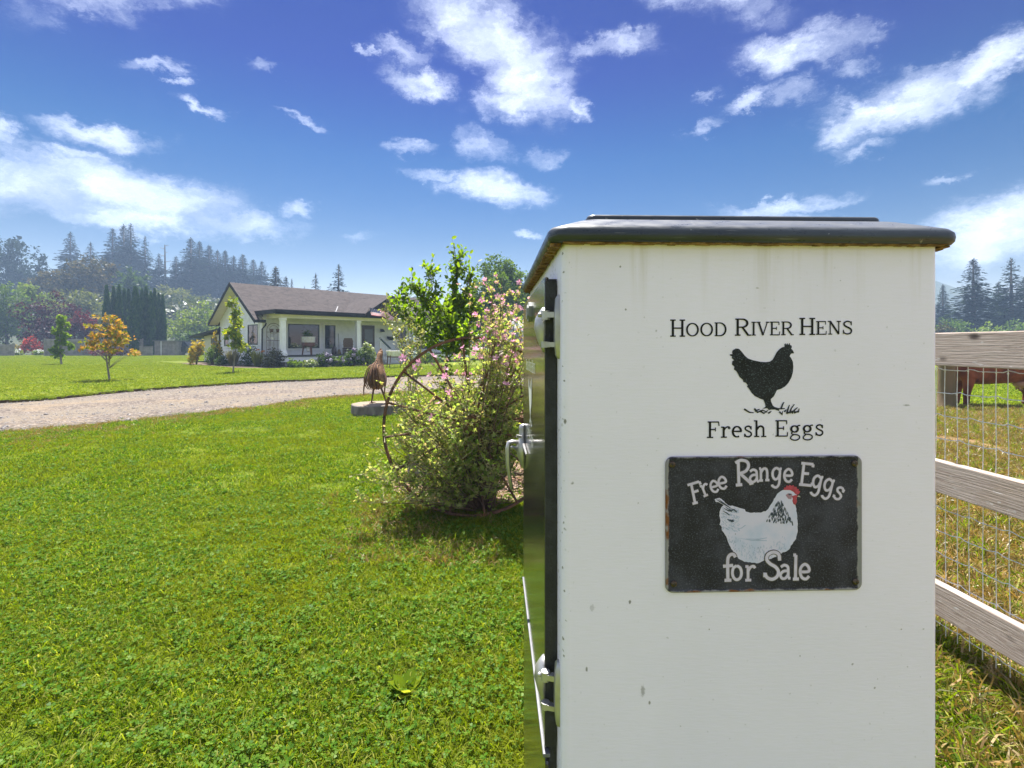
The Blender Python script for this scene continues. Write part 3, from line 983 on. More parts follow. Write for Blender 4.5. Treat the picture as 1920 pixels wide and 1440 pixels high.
def cabinet_paint():
    m = bpy.data.materials.new('cabinet_paint')
    m.use_nodes = True
    w = NT(m.node_tree)
    o = w.n('ShaderNodeTexCoord').outputs['Object']
    n1 = w.noise(o, 3.0, 4.0, 0.6)
    c = w.mix(w.rng(n1.outputs[0], 0.35, 0.7, 0, 0.7), (0.84, 0.77, 0.94, 1), (0.79, 0.725, 0.89, 1))
    fg = w.noise(w.n('ShaderNodeMapping', ins={0: o, 3: (40, 40, 260)}).outputs[0], 1.0, 3.0)
    c = w.mix(w.rng(fg.outputs[0], 0.3, 0.7, 0, 0.10), c, (0.70, 0.68, 0.65, 1))
    # specks of dirt and fly spots
    for sc_, lo, thr, strn in ((42, 0.16, 0.5, 0.9), (90, 0.24, 0.45, 0.8), (11, 0.06, 0.55, 1.0)):
        wv = w.vmath('ADD', o, w.vmath('MULTIPLY', w.noise(o, sc_ * 2.2, 2.0).outputs['Color'], (0.006, 0.006, 0.006)))
        v = w.n('ShaderNodeTexVoronoi', ins={'Vector': wv, 'Scale': float(sc_), 'Randomness': 1.0})
        pick = w.rng(w.n('ShaderNodeSeparateXYZ', ins={0: v.outputs['Color']}).outputs[1], 0.38, 0.6)
        spot = w.math('MULTIPLY', w.rng(v.outputs['Distance'], lo, lo * 0.45), pick)
        c = w.mix(w.math('MULTIPLY', spot, strn), c, (0.12, 0.10, 0.085, 1))
    # scuffs and smears
    for (px, py, hw_, hh_, st_) in ((1205, 1296, .004, .010, .55), (1218, 1318, .002, .004, .8), (1181, 1129, .0025, .003, .9), (1060, 791, .0022, .004, .9), (1163, 500, .0016, .002, .8), (1173, 580, .0018, .002, .8), (1100, 1255, .002, .005, .8), (1700, 760, .006, .0016, .6), (1255, 1040, .0015, .002, .8), (1690, 1180, .0015, .0015, .8), (1110, 1140, .004, .006, .3), (1640, 1290, .002, .002, .7), (1330, 1180, .0012, .0015, .8), (1500, 1230, .0014, .0014, .8), (1420, 540, .003, .001, .6)):
        a, z = cf(px, py)
        dv_ = w.vmath('DIVIDE', w.vmath('SUBTRACT', o, (a, 0, z)), (hw_, 1.0, hh_))
        dn = w.math('ADD', w.vmath('LENGTH', dv_), w.math('MULTIPLY', w.math('SUBTRACT', w.noise(o, 300.0, 3.0).outputs[0], 0.5), 1.4))
        c = w.mix(w.rng(dn, 1.1, 0.5, 0, st_), c, (0.16, 0.14, 0.13, 1))
    # rain streaks of rust and grime under the lid
    sp = w.n('ShaderNodeSeparateXYZ', ins={0: o})
    stv = w.noise(w.n('ShaderNodeMapping', ins={0: o, 3: (26, 26, 1.2)}).outputs[0], 1.0, 4.0, 0.65)
    stk = w.math('MULTIPLY', w.rng(stv.outputs[0], 0.5, 0.75), w.rng(sp.outputs[2], 1.36, 1.515))
    c = w.mix(w.math('MULTIPLY', stk, 0.45), c, (0.50, 0.43, 0.34, 1))
    p = w.n('ShaderNodeBsdfPrincipled', ins={'Base Color': c, 'Roughness': 0.42, 'Specular IOR Level': 0.4})
    b = w.n('ShaderNodeBump', ins={'Strength': 0.16, 'Distance': 0.002, 'Height': fg.outputs[0]})
    w.t.links.new(b.outputs[0], p.inputs['Normal'])
    w.t.links.new(p.outputs[0], w.n('ShaderNodeOutputMaterial').inputs[0])
    return m


M_CAB = cabinet_paint()
def lidpaint():
    m = bpy.data.materials.new('lid_black_paint')
    m.use_nodes = True
    w = NT(m.node_tree)
    o = w.n('ShaderNodeTexCoord').outputs['Object']
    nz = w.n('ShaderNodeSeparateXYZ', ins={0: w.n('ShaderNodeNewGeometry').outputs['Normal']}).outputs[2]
    n1 = w.noise(o, 9, 5, 0.6).outputs[0]
    n2 = w.noise(w.n('ShaderNodeMapping', ins={0: o, 3: (30, 30, 120)}).outputs[0], 1.0, 5, 0.7).outputs[0]
    c = w.mix(w.rng(n1, 0.35, 0.65), (0.014, 0.020, 0.028, 1), (0.028, 0.036, 0.046, 1))
    upgrey = w.math('MULTIPLY', w.rng(w.math('ADD', nz, w.math('MULTIPLY', w.math('SUBTRACT', n2, 0.5), 0.5)), 0.45, 0.95), 0.8)
    c = w.mix(upgrey, c, (0.13, 0.135, 0.14, 1))          # greyer on faces that point up
    ch = w.noise(o, 70, 3, 0.6).outputs[0]
    c = w.mix(w.rng(ch, 0.68, 0.73, 0, 0.8), c, (0.28, 0.27, 0.25, 1))
    sc2 = w.noise(w.n('ShaderNodeMapping', ins={0: o, 3: (14, 14, 300)}).outputs[0], 1.0, 3, 0.5).outputs[0]
    c = w.mix(w.rng(sc2, 0.66, 0.70, 0, 0.5), c, (0.16, 0.16, 0.16, 1))
    p = w.n('ShaderNodeBsdfPrincipled', ins={'Base Color': c, 'Roughness': w.rng(n2, 0.2, 0.8, 0.22, 0.5), 'Specular IOR Level': 0.5})
    b = w.n('ShaderNodeBump', ins={'Strength': 0.15, 'Distance': 0.003, 'Height': n2})
    w.t.links.new(b.outputs[0], p.inputs['Normal'])
    w.t.links.new(p.outputs[0], w.n('ShaderNodeOutputMaterial').inputs[0])
    return m


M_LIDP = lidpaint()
M_CHROME = pmat('worn_chrome', (0.47, 0.46, 0.45), (0.36, 0.345, 0.33), 30, 5, 0.42, metal=0.7, bump=0.05, bscale=80)
M_GASKET = pmat('black_rubber', (0.012, 0.012, 0.014), (0.025, 0.025, 0.028), 40, 3, 0.55, bump=0.2, bscale=200)
M_ROTWOOD = pmat('rotten_plywood', (0.42, 0.24, 0.10), (0.17, 0.085, 0.04), 60, 5, 0.9, bump=0.8, bscale=160)
M_INK = pmat('black_vinyl', (0.010, 0.010, 0.012), None, 5, rough=0.6, spec=0.2)
M_WHITEINK = pmat('white_vinyl', (0.75, 0.75, 0.72), None, 5, rough=0.5)


def doorpaint():
    m = bpy.data.materials.new('door_gloss_black')
    m.use_nodes = True
    w = NT(m.node_tree)
    o = w.n('ShaderNodeTexCoord').outputs['Object']
    n1 = w.noise(w.n('ShaderNodeMapping', ins={0: o, 3: (4, 4, 60)}).outputs[0], 1.0, 4.0, 0.6)
    c = w.mix(w.rng(n1.outputs[0], 0.4, 0.75, 0, 0.4), (0.022, 0.022, 0.02, 1), (0.09, 0.08, 0.065, 1))
    p = w.n('ShaderNodeBsdfPrincipled', ins={'Base Color': c, 'Roughness': 0.15, 'Specular IOR Level': 0.55, 'Metallic': 0.0, 'Coat Weight': 0.25, 'Coat Roughness': 0.1})
    b = w.n('ShaderNodeBump', ins={'Strength': 0.10, 'Distance': 0.002, 'Height': n1.outputs[0]})
    w.t.links.new(b.outputs[0], p.inputs['Normal'])
    w.t.links.new(p.outputs[0], w.n('ShaderNodeOutputMaterial').inputs[0])
    return m


M_DOORP = doorpaint()
b = MB()
b.prism(rrect(0, CW, 0, CD, 0.013, 6), 0.06, CT)
b.build('body', M_CAB, cab, smooth=True)
b = MB()
b.prism(rrect(0.02, CW - .02, 0.02, CD - .02, 0.01, 3), 0.0, 0.06)
b.build('plinth', M_GASKET, cab)
# lid: a lip, a sloping shoulder, a flat top and a raised flange
def ring(ins, z, r=0.03):
    return [(x, y, z) for x, y in rrect(ins, CW - ins, ins, CD - ins, r, 6)]


b = MB()
b.loft([ring(-.006, 1.5075, .018), ring(-.018, 1.5075, .026), ring(-.0215, 1.5115, .028), ring(-.0225, 1.518, .028), ring(-.0215, 1.5255, .028), ring(-.0165, 1.5315, .028),
        ring(-.010, 1.5345, .03), ring(-.006, 1.5365, .03), ring(.028, 1.5515, .03), ring(.034, 1.5535, .03), ring(.05, 1.5565, .03), ring(.055, 1.557, .03)])
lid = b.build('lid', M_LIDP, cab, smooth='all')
b = MB()
b.loft([[(x, y, z) for x, y in rrect(.052 + i_, CW - .042 - i_, .065 + i_, CD - .06 - i_, .012, 6)] for i_, z in ((0, 1.554), (.001, 1.5665), (.003, 1.5695), (.007, 1.5705))])
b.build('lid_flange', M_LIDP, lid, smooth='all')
# rotten plywood edge under the lip: its broken layers
b = MB()
rg = random.Random(5)
inn, out = rrect(-.002, CW + .002, -.002, CD + .002, .014, 1), None
per = []
for (xa, ya), (xb, yb) in (((0, -.011), (CW, -.011)), ((CW + .011, 0), (CW + .011, CD)), ((CW, CD + .011), (0, CD + .011)), ((-.011, CD), (-.011, 0))):
    L = math.hypot(xb - xa, yb - ya)
    k = int(L / 0.011)
    for i in range(k):
        t0, t1 = i / k, (i + 1) / k + .002
        dp = rg.uniform(.0012, .0028) if ya < 0 and yb < 0 else rg.uniform(.003, .0065)
        w2 = rg.uniform(.002, .004) if ya < 0 and yb < 0 else rg.uniform(.005, .008)
        x0, y0, x1, y1 = xa + (xb - xa) * t0, ya + (yb - ya) * t0, xa + (xb - xa) * t1, ya + (yb - ya) * t1
        nx_, ny_ = (yb - ya) / L, -(xb - xa) / L
        b.add([(x0 - nx_ * .0095, y0 - ny_ * .0095, 1.5072), (x0 + nx_ * w2, y0 + ny_ * w2, 1.5072), (x1 + nx_ * w2, y1 + ny_ * w2, 1.5072), (x1 - nx_ * .0095, y1 - ny_ * .0095, 1.5072),
               (x0 - nx_ * .0095, y0 - ny_ * .0095, 1.5072 - dp), (x0 + nx_ * w2, y0 + ny_ * w2, 1.5072 - dp * .7), (x1 + nx_ * w2, y1 + ny_ * w2, 1.5072 - dp * .9), (x1 - nx_ * .0095, y1 - ny_ * .0095, 1.5072 - dp)],
              [(0, 1, 2, 3), (7, 6, 5, 4), (1, 5, 6, 2), (0, 4, 5, 1), (2, 6, 7, 3)])
b.build('plywood_rim', M_ROTWOOD, lid)
# door on the left side, hinged at the front
DX = -0.021            # the door's outer face
DY0, DY1, DZ0, DZ1 = 0.062, 0.715, 0.665, 1.464
b = MB()
b.box(-.013, 0.0, DY0 + .006, DY1 - .006, 0.10, DZ1 - .004)
b.build('gasket', M_GASKET, cab)
b = MB()
b.prism(rrect(DY0, DY1, DZ0, DZ1, .012, 4), 0.013, -DX, Matrix(((0, 0, -1, 0), (1, 0, 0, 0), (0, 1, 0, 0), (0, 0, 0, 1))))
door = b.build('door', M_DOORP, cab, bevel=.0025)
b = MB()
b.prism([(DY0 - .0035, DZ0 + .01), (DY0 - .0005, DZ0 + .01), (DY0 - .0005, DZ1 - .008), (DY0 - .0035, DZ1 - .008)], 0.001, 0.0205, Matrix(((0, 0, -1, 0), (1, 0, 0, 0), (0, 1, 0, 0), (0, 0, 0, 1))))
b.build('door_edge', M_GASKET, door)
b = MB()
b.prism(rrect(DY0, DY1, 0.10, DZ0 - .016, .012, 4), 0.013, -DX - .001, Matrix(((0, 0, -1, 0), (1, 0, 0, 0), (0, 1, 0, 0), (0, 0, 0, 1))))
b.build('kick_panel', M_DOORP, cab, bevel=.002)
b = MB()
b.box(DX - .003, -.012, DY0 - .002, DY1, DZ0 - .0095, DZ0 - .003)
b.build('trim_strip', pmat('dull_aluminium', (0.20, 0.20, 0.21), None, 30, rough=0.55, metal=0.5), cab, bevel=.001)


def hinge(zc, flip=1):
    "strap hinge: plate on the body, knuckle across the gap, lobe on the door"
    h = MB()
    rings = []
    for t, w_, d_ in ((-.052, .006, .003), (-.046, .011, .006), (-.02, .0125, .008), (.02, .0125, .008), (.046, .011, .006), (.052, .006, .003)):
        rings.append([(-d_ if s > 0 else .001, .034 + u * w_, zc + t) for u, s in ((-1, 0), (-.8, 1), (.8, 1), (1, 0))])
    h.loft(rings)
    o = h.build('hinge', M_CHROME, cab, smooth=True, bevel=.001)
    for za, zb2, zm, hh in ((.012, .027, .02, .009), (-.034, -.024, -.029, .008)):
        k = MB()
        k.tube([(-.021, .048, zc + za), (-.021, .048, zc + zb2)], .0075, 10)
        k.bar((-.002, .040, zc + zm), (-.024, .047, zc + zm), .010, hh)
        k.build('knuckle', M_CHROME, o, smooth=True)
    k = MB()
    k.ell((-.0305, .050, zc + .020), .004, .004, .004, 8, 6)
    k.build('pin', M_CHROME, o, smooth=True)
    l_ = MB()
    rr = []
    for t, yw, xo in ((-.050, .004, .002), (-.044, .012, .005), (-.026, .017, .012), (0, .021, .018), (.018, .019, .016), (.030, .013, .010), (.040, .006, .004)):
        rr.append([(DX + .001 - xo * max(0, math.cos(a)) if True else 0, .073 + yw * math.sin(a) + .004, zc + t * .86) for a in np.linspace(-math.pi / 2, math.pi / 2, 9)] + [(DX + .002, .077, zc + t * .86)])
    l_.loft(rr)
    l_.build('lobe', M_CHROME, o, smooth='all')
    return o


hinge(1.378)
hinge(0.782)
# latch: body, arm and hanging lever
LY, LZ = 0.655, 1.050
la = MB()
la.loft([[(DX - d_ * max(0, math.cos(a)), LY + w_ * math.sin(a), LZ + t) for a in np.linspace(-math.pi / 2, math.pi / 2, 9)] + [(DX + .001, LY, LZ + t)]
         for t, w_, d_ in ((-.055, .004, .003), (-.045, .012, .010), (-.02, .024, .020), (.005, .027, .024), (.025, .020, .019), (.038, .012, .015), (.060, .011, .016), (.070, .010, .014), (.073, .006, .008))])
lat = la.build('latch', M_CHROME, cab, smooth='all')
lv = MB()
lv.tube([(DX - .018, LY - .003, LZ + .022), (DX - .036, LY - .006, LZ + .024), (DX - .045, LY - .008, LZ + .022), (DX - .048, LY - .008, LZ + .006), (DX - .047, LY - .006, LZ - .04), (DX - .042, LY - .004, LZ - .08), (DX - .036, LY - .002, LZ - .112)],
        [.007, .0065, .0075, .0085, .0085, .0075, .0055], 10, True, 0.6)
lv.tube([(DX - .018, LY - .004, LZ + .0), (DX - .034, LY - .006, LZ + .008), (DX - .046, LY - .007, LZ + .004)], [.006, .005, .004], 8)
lv.build('lever', M_CHROME, lat, smooth='all')
sp = MB()
sp.tube([(DX - .010, LY - .022, LZ + .040), (DX - .024, LY - .024, LZ + .043)], [.004, .005], 8)
sp.tube([(DX - .004, LY - .03, LZ + .020), (DX - .004, LY - .16, LZ + .020)], [.004, .0025], 8)
sp.build('bolt', M_CHROME, lat, smooth=True)
bd = MB()
for s_, d_, nm in ((1, .006, 0), (.72, .009, 0)):
    hx = [(-.030, -.012), (-.030, .012), (-.018, .022), (.018, .022), (.030, .012), (.030, -.012), (.018, -.022), (-.018, -.022)]
    bd.prism([(.405 + x * s_, 1.425 + y * s_) for x, y in hx], 0.020, -DX + d_, Matrix(((0, 0, -1, 0), (1, 0, 0, 0), (0, 1, 0, 0), (0, 0, 0, 1))))
for k in range(3):
    bd.box(DX - .0105, DX - .008, .392, .418, 1.416 + .007 * k, 1.419 + .007 * k)
bd.build('emblem', pmat('emblem_metal', (0.30, 0.31, 0.30), None, 20, metal=0.1, rough=0.7), door)

# ------------------------------------------------------------------ lettering built from strokes
_lift = [0]


def ribbon(mb, pts, wid, z, closed=False):
    "flat stroke along 2D points with a width per point; every stroke a hair higher than the last"
    _lift[0] = (_lift[0] + 1) % 24
    z = z + _lift[0] * 0.000014
    pts = [Vector((p[0], p[1], 0)) for p in pts]
    n = len(pts)
    V = []
    for i, p in enumerate(pts):
        a = pts[i - 1] if (closed or i > 0) else p
        b_ = pts[(i + 1) % n] if (closed or i < n - 1) else p
        d1, d2 = (p - a), (b_ - p)
        if d1.length < 1e-9: d1 = d2
        if d2.length < 1e-9: d2 = d1
        d1, d2 = d1.normalized(), d2.normalized()
        t = (d1 + d2)
        t = t.normalized() if t.length > 1e-6 else d1
        nn = Vector((-t.y, t.x, 0))
        k = 1 / max(0.55, t.dot(d2))
        w_ = wid(i / max(n - 1, 1), t) if callable(wid) else wid
        V += [p + nn * w_ / 2 * k, p - nn * w_ / 2 * k]
    for v in V: v.z = z
    m_ = n if closed else n - 1
    mb.add(V, [(2 * i, 2 * i + 1, 2 * ((i + 1) % n) + 1, 2 * ((i + 1) % n)) for i in range(m_)])


TK, TN = .135, .075


def stress(t_, d):      # thick on uprights, thin on horizontals
    return TN + (TK - TN) * abs(d.y)


def ellp(cx, cy_, rx, ry, a0=0, a1=360, n=22):
    return [(cx + rx * math.cos(R(a0 + (a1 - a0) * i / n)), cy_ + ry * math.sin(R(a0 + (a1 - a0) * i / n))) for i in range(n + (0 if abs(a1 - a0) == 360 else 1))]


def sp2(pts, k=6):
    return [(p.x, p.y) for p in spline([(x, y, 0) for x, y in pts], k)]


def serif(x, y, w_=.30):
    return ('l', [(x - w_ / 2, y), (x + w_ / 2, y)], .075)


def stem(x, y0=.03, y1=.97, w_=TK):
    return ('l', [(x, y0), (x, y1)], w_)


SER = {
    'H': (.86, [stem(.16), stem(.68), ('l', [(.16, .5), (.68, .5)], .08), serif(.16, .037), serif(.16, .963), serif(.68, .037), serif(.68, .963)]),
    'O': (.98, [('o', ellp(.47, .5, .38, .45), stress)]),
    'D': (.90, [stem(.17), serif(.17, .037, .26), serif(.17, .963, .26), ('l', [(.17, .963)] + [(.40, .963)] + ellp(.40, .5, .40, .463, 84, -84, 16) + [(.40, .037), (.17, .037)], stress)]),
    'R': (.88, [stem(.17), serif(.17, .037), serif(.17, .963, .26), ('l', [(.17, .963), (.42, .963)] + ellp(.42, .73, .27, .233, 80, -80, 12) + [(.42, .497), (.17, .497)], stress), ('l', [(.42, .5), (.74, .03)], .12), serif(.78, .037, .2)]),
    'I': (.40, [stem(.19), serif(.19, .037), serif(.19, .963)]),
    'V': (.86, [('l', [(.13, .97), (.43, .02)], .135), ('l', [(.72, .97), (.43, .02)], .08), serif(.12, .963, .28), serif(.74, .963, .24)]),
    'E': (.78, [stem(.17), ('l', [(.04, .963), (.66, .963)], .075), ('l', [(.04, .037), (.68, .037)], .075), ('l', [(.17, .51), (.48, .51)], .075), ('l', [(.65, .98), (.65, .75)], .06), ('l', [(.68, .02), (.70, .28)], .06), ('l', [(.48, .40), (.48, .63)], .06)]),
    'N': (.94, [('l', [(.17, .03), (.17, .97)], .08), ('l', [(.17, .96), (.73, .04)], .14), ('l', [(.73, .03), (.73, .97)], .08), serif(.17, .037, .26), serif(.12, .963, .22), serif(.73, .963, .28)]),
    'S': (.72, [('l', sp2([(.60, .70), (.56, .88), (.36, .96), (.16, .86), (.14, .70), (.28, .57), (.48, .46), (.61, .32), (.56, .11), (.34, .035), (.14, .12), (.09, .30)]), lambda t, d: .075 + .06 * (1 - abs(2 * t - 1))), ('l', [(.61, .66), (.61, .96)], .055), ('l', [(.085, .34), (.085, .04)], .055)]),
    'F': (.74, [stem(.17), serif(.17, .037, .34), ('l', [(.04, .963), (.64, .963)], .075), ('l', [(.17, .51), (.46, .51)], .075), ('l', [(.63, .98), (.66, .72)], .06), ('l', [(.46, .40), (.46, .63)], .06)]),
    'r': (.56, [stem(.17, .03, .66, .125), serif(.18, .037, .32), serif(.11, .64, .16), ('l', sp2([(.19, .44), (.28, .60), (.40, .66), (.50, .62)]), .085), ('o', ellp(.47, .585, .05, .05, n=12), .05)]),
    'e': (.66, [('l', [(.10, .37), (.54, .37)] + ellp(.33, .35, .225, .31, 8, 300, 22), stress)]),
    's': (.56, [('l', sp2([(.43, .50), (.38, .63), (.26, .665), (.13, .59), (.14, .47), (.28, .37), (.42, .28), (.44, .14), (.32, .035), (.15, .07), (.09, .20)]), .095), ('l', [(.445, .46), (.445, .67)], .05), ('l', [(.08, .22), (.08, .02)], .05)]),
    'h': (.76, [stem(.17, .03, 1.0, .12), serif(.18, .037, .28), serif(.11, .98, .16), ('l', sp2([(.19, .46), (.30, .62), (.42, .655), (.53, .57), (.55, .42), (.55, .03)]), .11), serif(.56, .037, .28)]),
    'g': (.68, [('o', ellp(.29, .45, .18, .185), stress), ('l', sp2([(.42, .58), (.50, .655), (.60, .66)]), .075), ('l', sp2([(.19, .29), (.13, .20), (.20, .12), (.40, .10), (.54, .03), (.55, -.11), (.40, -.22), (.20, -.21), (.08, -.12), (.12, .01), (.22, .09)]), .075)]),
}


def put_glyph(mb, table, ch, x, y, s, z, rot=0.0, wide=1.0, heavy=1.0):
    adv, strokes = table[ch]
    c, s_ = math.cos(R(rot)), math.sin(R(rot))

    def T(p):
        a, b_ = p[0] * s * wide, p[1] * s
        return (x + a * c - b_ * s_, y + a * s_ + b_ * c)
    for kind, pts, wd in strokes:
        w_ = (lambda t, d, wd=wd: wd(t, d) * s * heavy) if callable(wd) else wd * s * heavy
        ribbon(mb, [T(p) for p in pts], w_, z, kind == 'o')
    return adv * s * wide


HEN = [(735, 362), (765, 365), (790, 392), (820, 430), (850, 455), (900, 472), (960, 484), (1010, 488), (1050, 482), (1075, 465), (1092, 435), (1110, 400), (1135, 370), (1160, 352), (1185, 345), (1182, 325), (1192, 312), (1198, 328), (1210, 312), (1218, 328), (1232, 310), (1236, 330), (1250, 335), (1252, 352), (1245, 362), (1258, 375), (1274, 405), (1250, 408), (1240, 415), (1232, 432), (1248, 455), (1262, 485), (1266, 530), (1262, 580), (1248, 630), (1220, 680), (1190, 712), (1150, 735), (1115, 745), (1100, 775), (1085, 805), (1058, 828), (1060, 850), (1075, 885), (1090, 900), (1130, 912), (1190, 912), (1185, 921), (1130, 925), (1140, 940), (1095, 925), (1060, 925), (1040, 930), (1025, 912), (980, 918), (1010, 900), (1005, 870), (990, 835), (960, 825), (910, 800), (880, 770), (855, 730), (838, 712), (845, 700), (830, 680), (805, 670), (800, 650), (770, 625), (760, 605), (740, 570), (718, 555), (722, 530), (700, 510), (702, 480), (718, 470), (698, 450), (702, 435), (680, 425), (682, 415), (705, 415), (700, 395), (705, 380)]
HEN = [(1230 + x / 4.923, 580 + y / 4.923) for x, y in HEN]
TUFTS = [[(1395, 767), (1405, 773), (1413, 774)], [(1414, 766), (1420, 773), (1430, 769), (1438, 773)], [(1424, 770), (1432, 775), (1440, 769)], [(1440, 775), (1446, 771)], [(1461, 772), (1466, 777), (1467, 771)], [(1464, 766), (1468, 756), (1470, 754)],
         [(1475, 774), (1478, 764), (1480, 759)], [(1480, 775), (1483, 766), (1489, 758)], [(1484, 775), (1490, 768), (1495, 764)], [(1488, 774), (1497, 771), (1498, 766)], [(1474, 775), (1486, 771), (1497, 773)], [(1470, 772), (1474, 768)], [(1415, 771), (1424, 767)]]


def fit_text(mb, table, txt, x0, x1, y0, y1, s_big, small=None, z=0.0, gap=.0, wide=1.0):
    "text set between two x, baseline from y0 to y1; lower-case letters of a small-caps line are written with the small size"
    w_ = 0
    for ch in txt:
        if ch == ' ':
            w_ += .30 * s_big
        elif small and ch.islower():
            w_ += table[ch.upper()][0] * small * wide
        else:
            w_ += table[ch][0] * s_big * wide
    k = (x1 - x0) / w_
    x = x0
    for ch in txt:
        yb_ = y0 + (y1 - y0) * (x - x0) / (x1 - x0)
        if ch == ' ':
            x += .30 * s_big * k
            continue
        if small and ch.islower():
            x += put_glyph(mb, table, ch.upper(), x, yb_, small, z, 0, wide * k)
        else:
            x += put_glyph(mb, table, ch, x, yb_, s_big, z, 0, wide * k)


def decal_set(M, mat, parent, sx=1.0):
    "the painted name, hen and words; M takes (along, up, out) into the parent's frame"
    a0, b0 = cf(1256, 631.5)
    a1, b1 = cf(1600, 627)
    for txt, args in (('Hood', (1256, 1363, 631.5, 630.2)), ('River', (1377, 1488, 629.6, 628.4)), ('Hens', (1498, 1599, 628.2, 626.8))):
        t = MB()
        s0, z0 = cf(args[0], args[2])
        s1, z1 = cf(args[1], args[3])
        fit_text(t, SER, txt, s0, s1, z0, z1, .0272, .0218)
        me = MB()
        me.add(t.v, t.f, M)
        me.build('lettering', mat, parent)
    for txt, args in (('Fresh', (1325, 1438.5, 821.3, 819)), ('Eggs', (1452, 1546, 818.8, 816.8))):
        t = MB()
        s0, z0 = cf(args[0], args[2])
        s1, z1 = cf(args[1], args[3])
        fit_text(t, SER, txt, s0, s1, z0, z1, .0262, None, wide=1.05)
        me = MB()
        me.add(t.v, t.f, M)
        me.build('lettering', mat, parent)
    t = MB()
    poly = [cf(*p) for p in HEN]
    tt = tessellate_polygon([[Vector((x, y, 0)) for x, y in poly]])
    t.add([(x, y, 0) for x, y in poly], [tuple(i) for i in tt], M)
    t2 = MB()
    for q in TUFTS:
        ribbon(t2, [cf(*p) for p in q], lambda u, d: .0026 * (1 - .7 * u) + .0004, 0.00004)
    t.add(t2.v, t2.f, M)
    return t.build('hen_silhouette', mat, parent)


M_HENINK = pmat('speckled_black_vinyl', (0.012, 0.013, 0.016), (0.02, 0.022, 0.028), 30, 2, 0.5, c3=(0.09, 0.11, 0.13), s3=520, spec=0.2)
MF = Matrix(((1, 0, 0, 0), (0, 0, -1, -0.0006), (0, 1, 0, 0), (0, 0, 0, 1)))
h_ = decal_set(MF, M_INK, cab)
h_.data.materials[0] = M_HENINK
# the same set in white on the door, read from the door's side (left part of the words comes first at the back)
s_mid = cf(1427, 700)[0]
MDOOR = Matrix(((0, 0, -1, DX - 0.0008), (-1, 0, 0, 0.415 + s_mid), (0, 1, 0, -0.078), (0, 0, 0, 1)))
decal_set(MDOOR, M_WHITEINK, door)

# ------------------------------------------------------------------ tin sign
sign = thing('tin_sign', 'black tin sign reading Free Range Eggs for Sale with a white hen', 'sign', CP + cu * cf(1430, 980)[0] + Vector((0, 0, cf(1430, 980)[1])) + Vector((cu.y, -cu.x, 0)) * 0.0, CR)
S0, Z0 = cf(1430, 980)


def sg(px, py):
    a, b_ = cf(px, py)
    return a - S0, b_ - Z0


def signpaint():
    m = bpy.data.materials.new('sign_tin')
    m.use_nodes = True
    w = NT(m.node_tree)
    o = w.n('ShaderNodeTexCoord').outputs['Object']
    sp = w.n('ShaderNodeSeparateXYZ', ins={0: o})
    n1 = w.noise(o, 14, 5, 0.6)
    c = w.mix(w.rng(n1.outputs[0], 0.38, 0.68), (0.020, 0.019, 0.028, 1), (0.046, 0.045, 0.066, 1))
    n2 = w.noise(o, 420, 2, 0.7)
    c = w.mix(w.rng(n2.outputs[0], 0.52, 0.72, 0, 0.55), c, (0.15, 0.155, 0.21, 1))
    # bare and rusty edge
    ex = w.math('SUBTRACT', w.math('ABSOLUTE', sp.outputs[0]), 0.1505)
    ez = w.math('SUBTRACT', w.math('ABSOLUTE', sp.outputs[2]), 0.1035)
    e = w.math('MAXIMUM', ex, ez)
    n3 = w.noise(o, 60, 5, 0.7).outputs[0]
    e2 = w.math('ADD', e, w.math('MULTIPLY', w.math('SUBTRACT', n3, 0.5), 0.009))
    c = w.mix(w.rng(e2, -0.0002, 0.0022, 0, 0.85), c, (0.30, 0.28, 0.29, 1))
    n4 = w.noise(o, 16, 4, 0.6).outputs[0]
    c = w.mix(w.math('MULTIPLY', w.rng(e2, -0.0004, 0.0016), w.rng(n4, 0.54, 0.62)), c, (0.17, 0.06, 0.018, 1))
    p = w.n('ShaderNodeBsdfPrincipled', ins={'Base Color': c, 'Roughness': 0.5, 'Specular IOR Level': 0.2})
    b = w.n('ShaderNodeBump', ins={'Strength': 0.2, 'Distance': 0.001, 'Height': n2.outputs[0]})
    w.t.links.new(b.outputs[0], p.inputs['Normal'])
    w.t.links.new(p.outputs[0], w.n('ShaderNodeOutputMaterial').inputs[0])
    return m


x0, zt = sg(1247, 856)
x1, zb = sg(1614, 1105)
b = MB()
rot90 = Matrix(((1, 0, 0, 0), (0, 0, -1, 0), (0, 1, 0, 0), (0, 0, 0, 1)))
rings = []
for ins, d_ in ((0, .0008), (0.0004, .0030), (.0014, .0038), (.003, .0036), (.0048, .0026), (.006, .0025)):
    rings.append([(x, -d_, y) for x, y in rrect(x0 + ins, x1 - ins, zb + ins, zt - ins, .0115, 6)])
b.loft(rings)
b.build('plate', signpaint(), sign, smooth='all')
for p in ((1259, 870), (1600, 868), (1262, 1093), (1602, 1089)):
    a, z = sg(*p)
    sc_ = MB()
    sc_.lathe([(.0052, .0), (.0052, .0008), (.0040, .0024), (.0018, .0030)], 14, Matrix.Translation((a, -.0026, z)) @ rot90)
    sc_.cur = 1
    for q in (0, 1):
        w1, w2 = (.0028, .0005) if q else (.0005, .0028)
        sc_.box(a - w1, a + w1, -.0059 - .00006 * q, -.0050, z - w2, z + w2)
    sc_.build('screw', [pmat('screw_rust', (0.13, 0.095, 0.07), (0.07, 0.045, 0.03), 300, metal=0.7, rough=0.5), M_GASKET], sign, smooth=True)

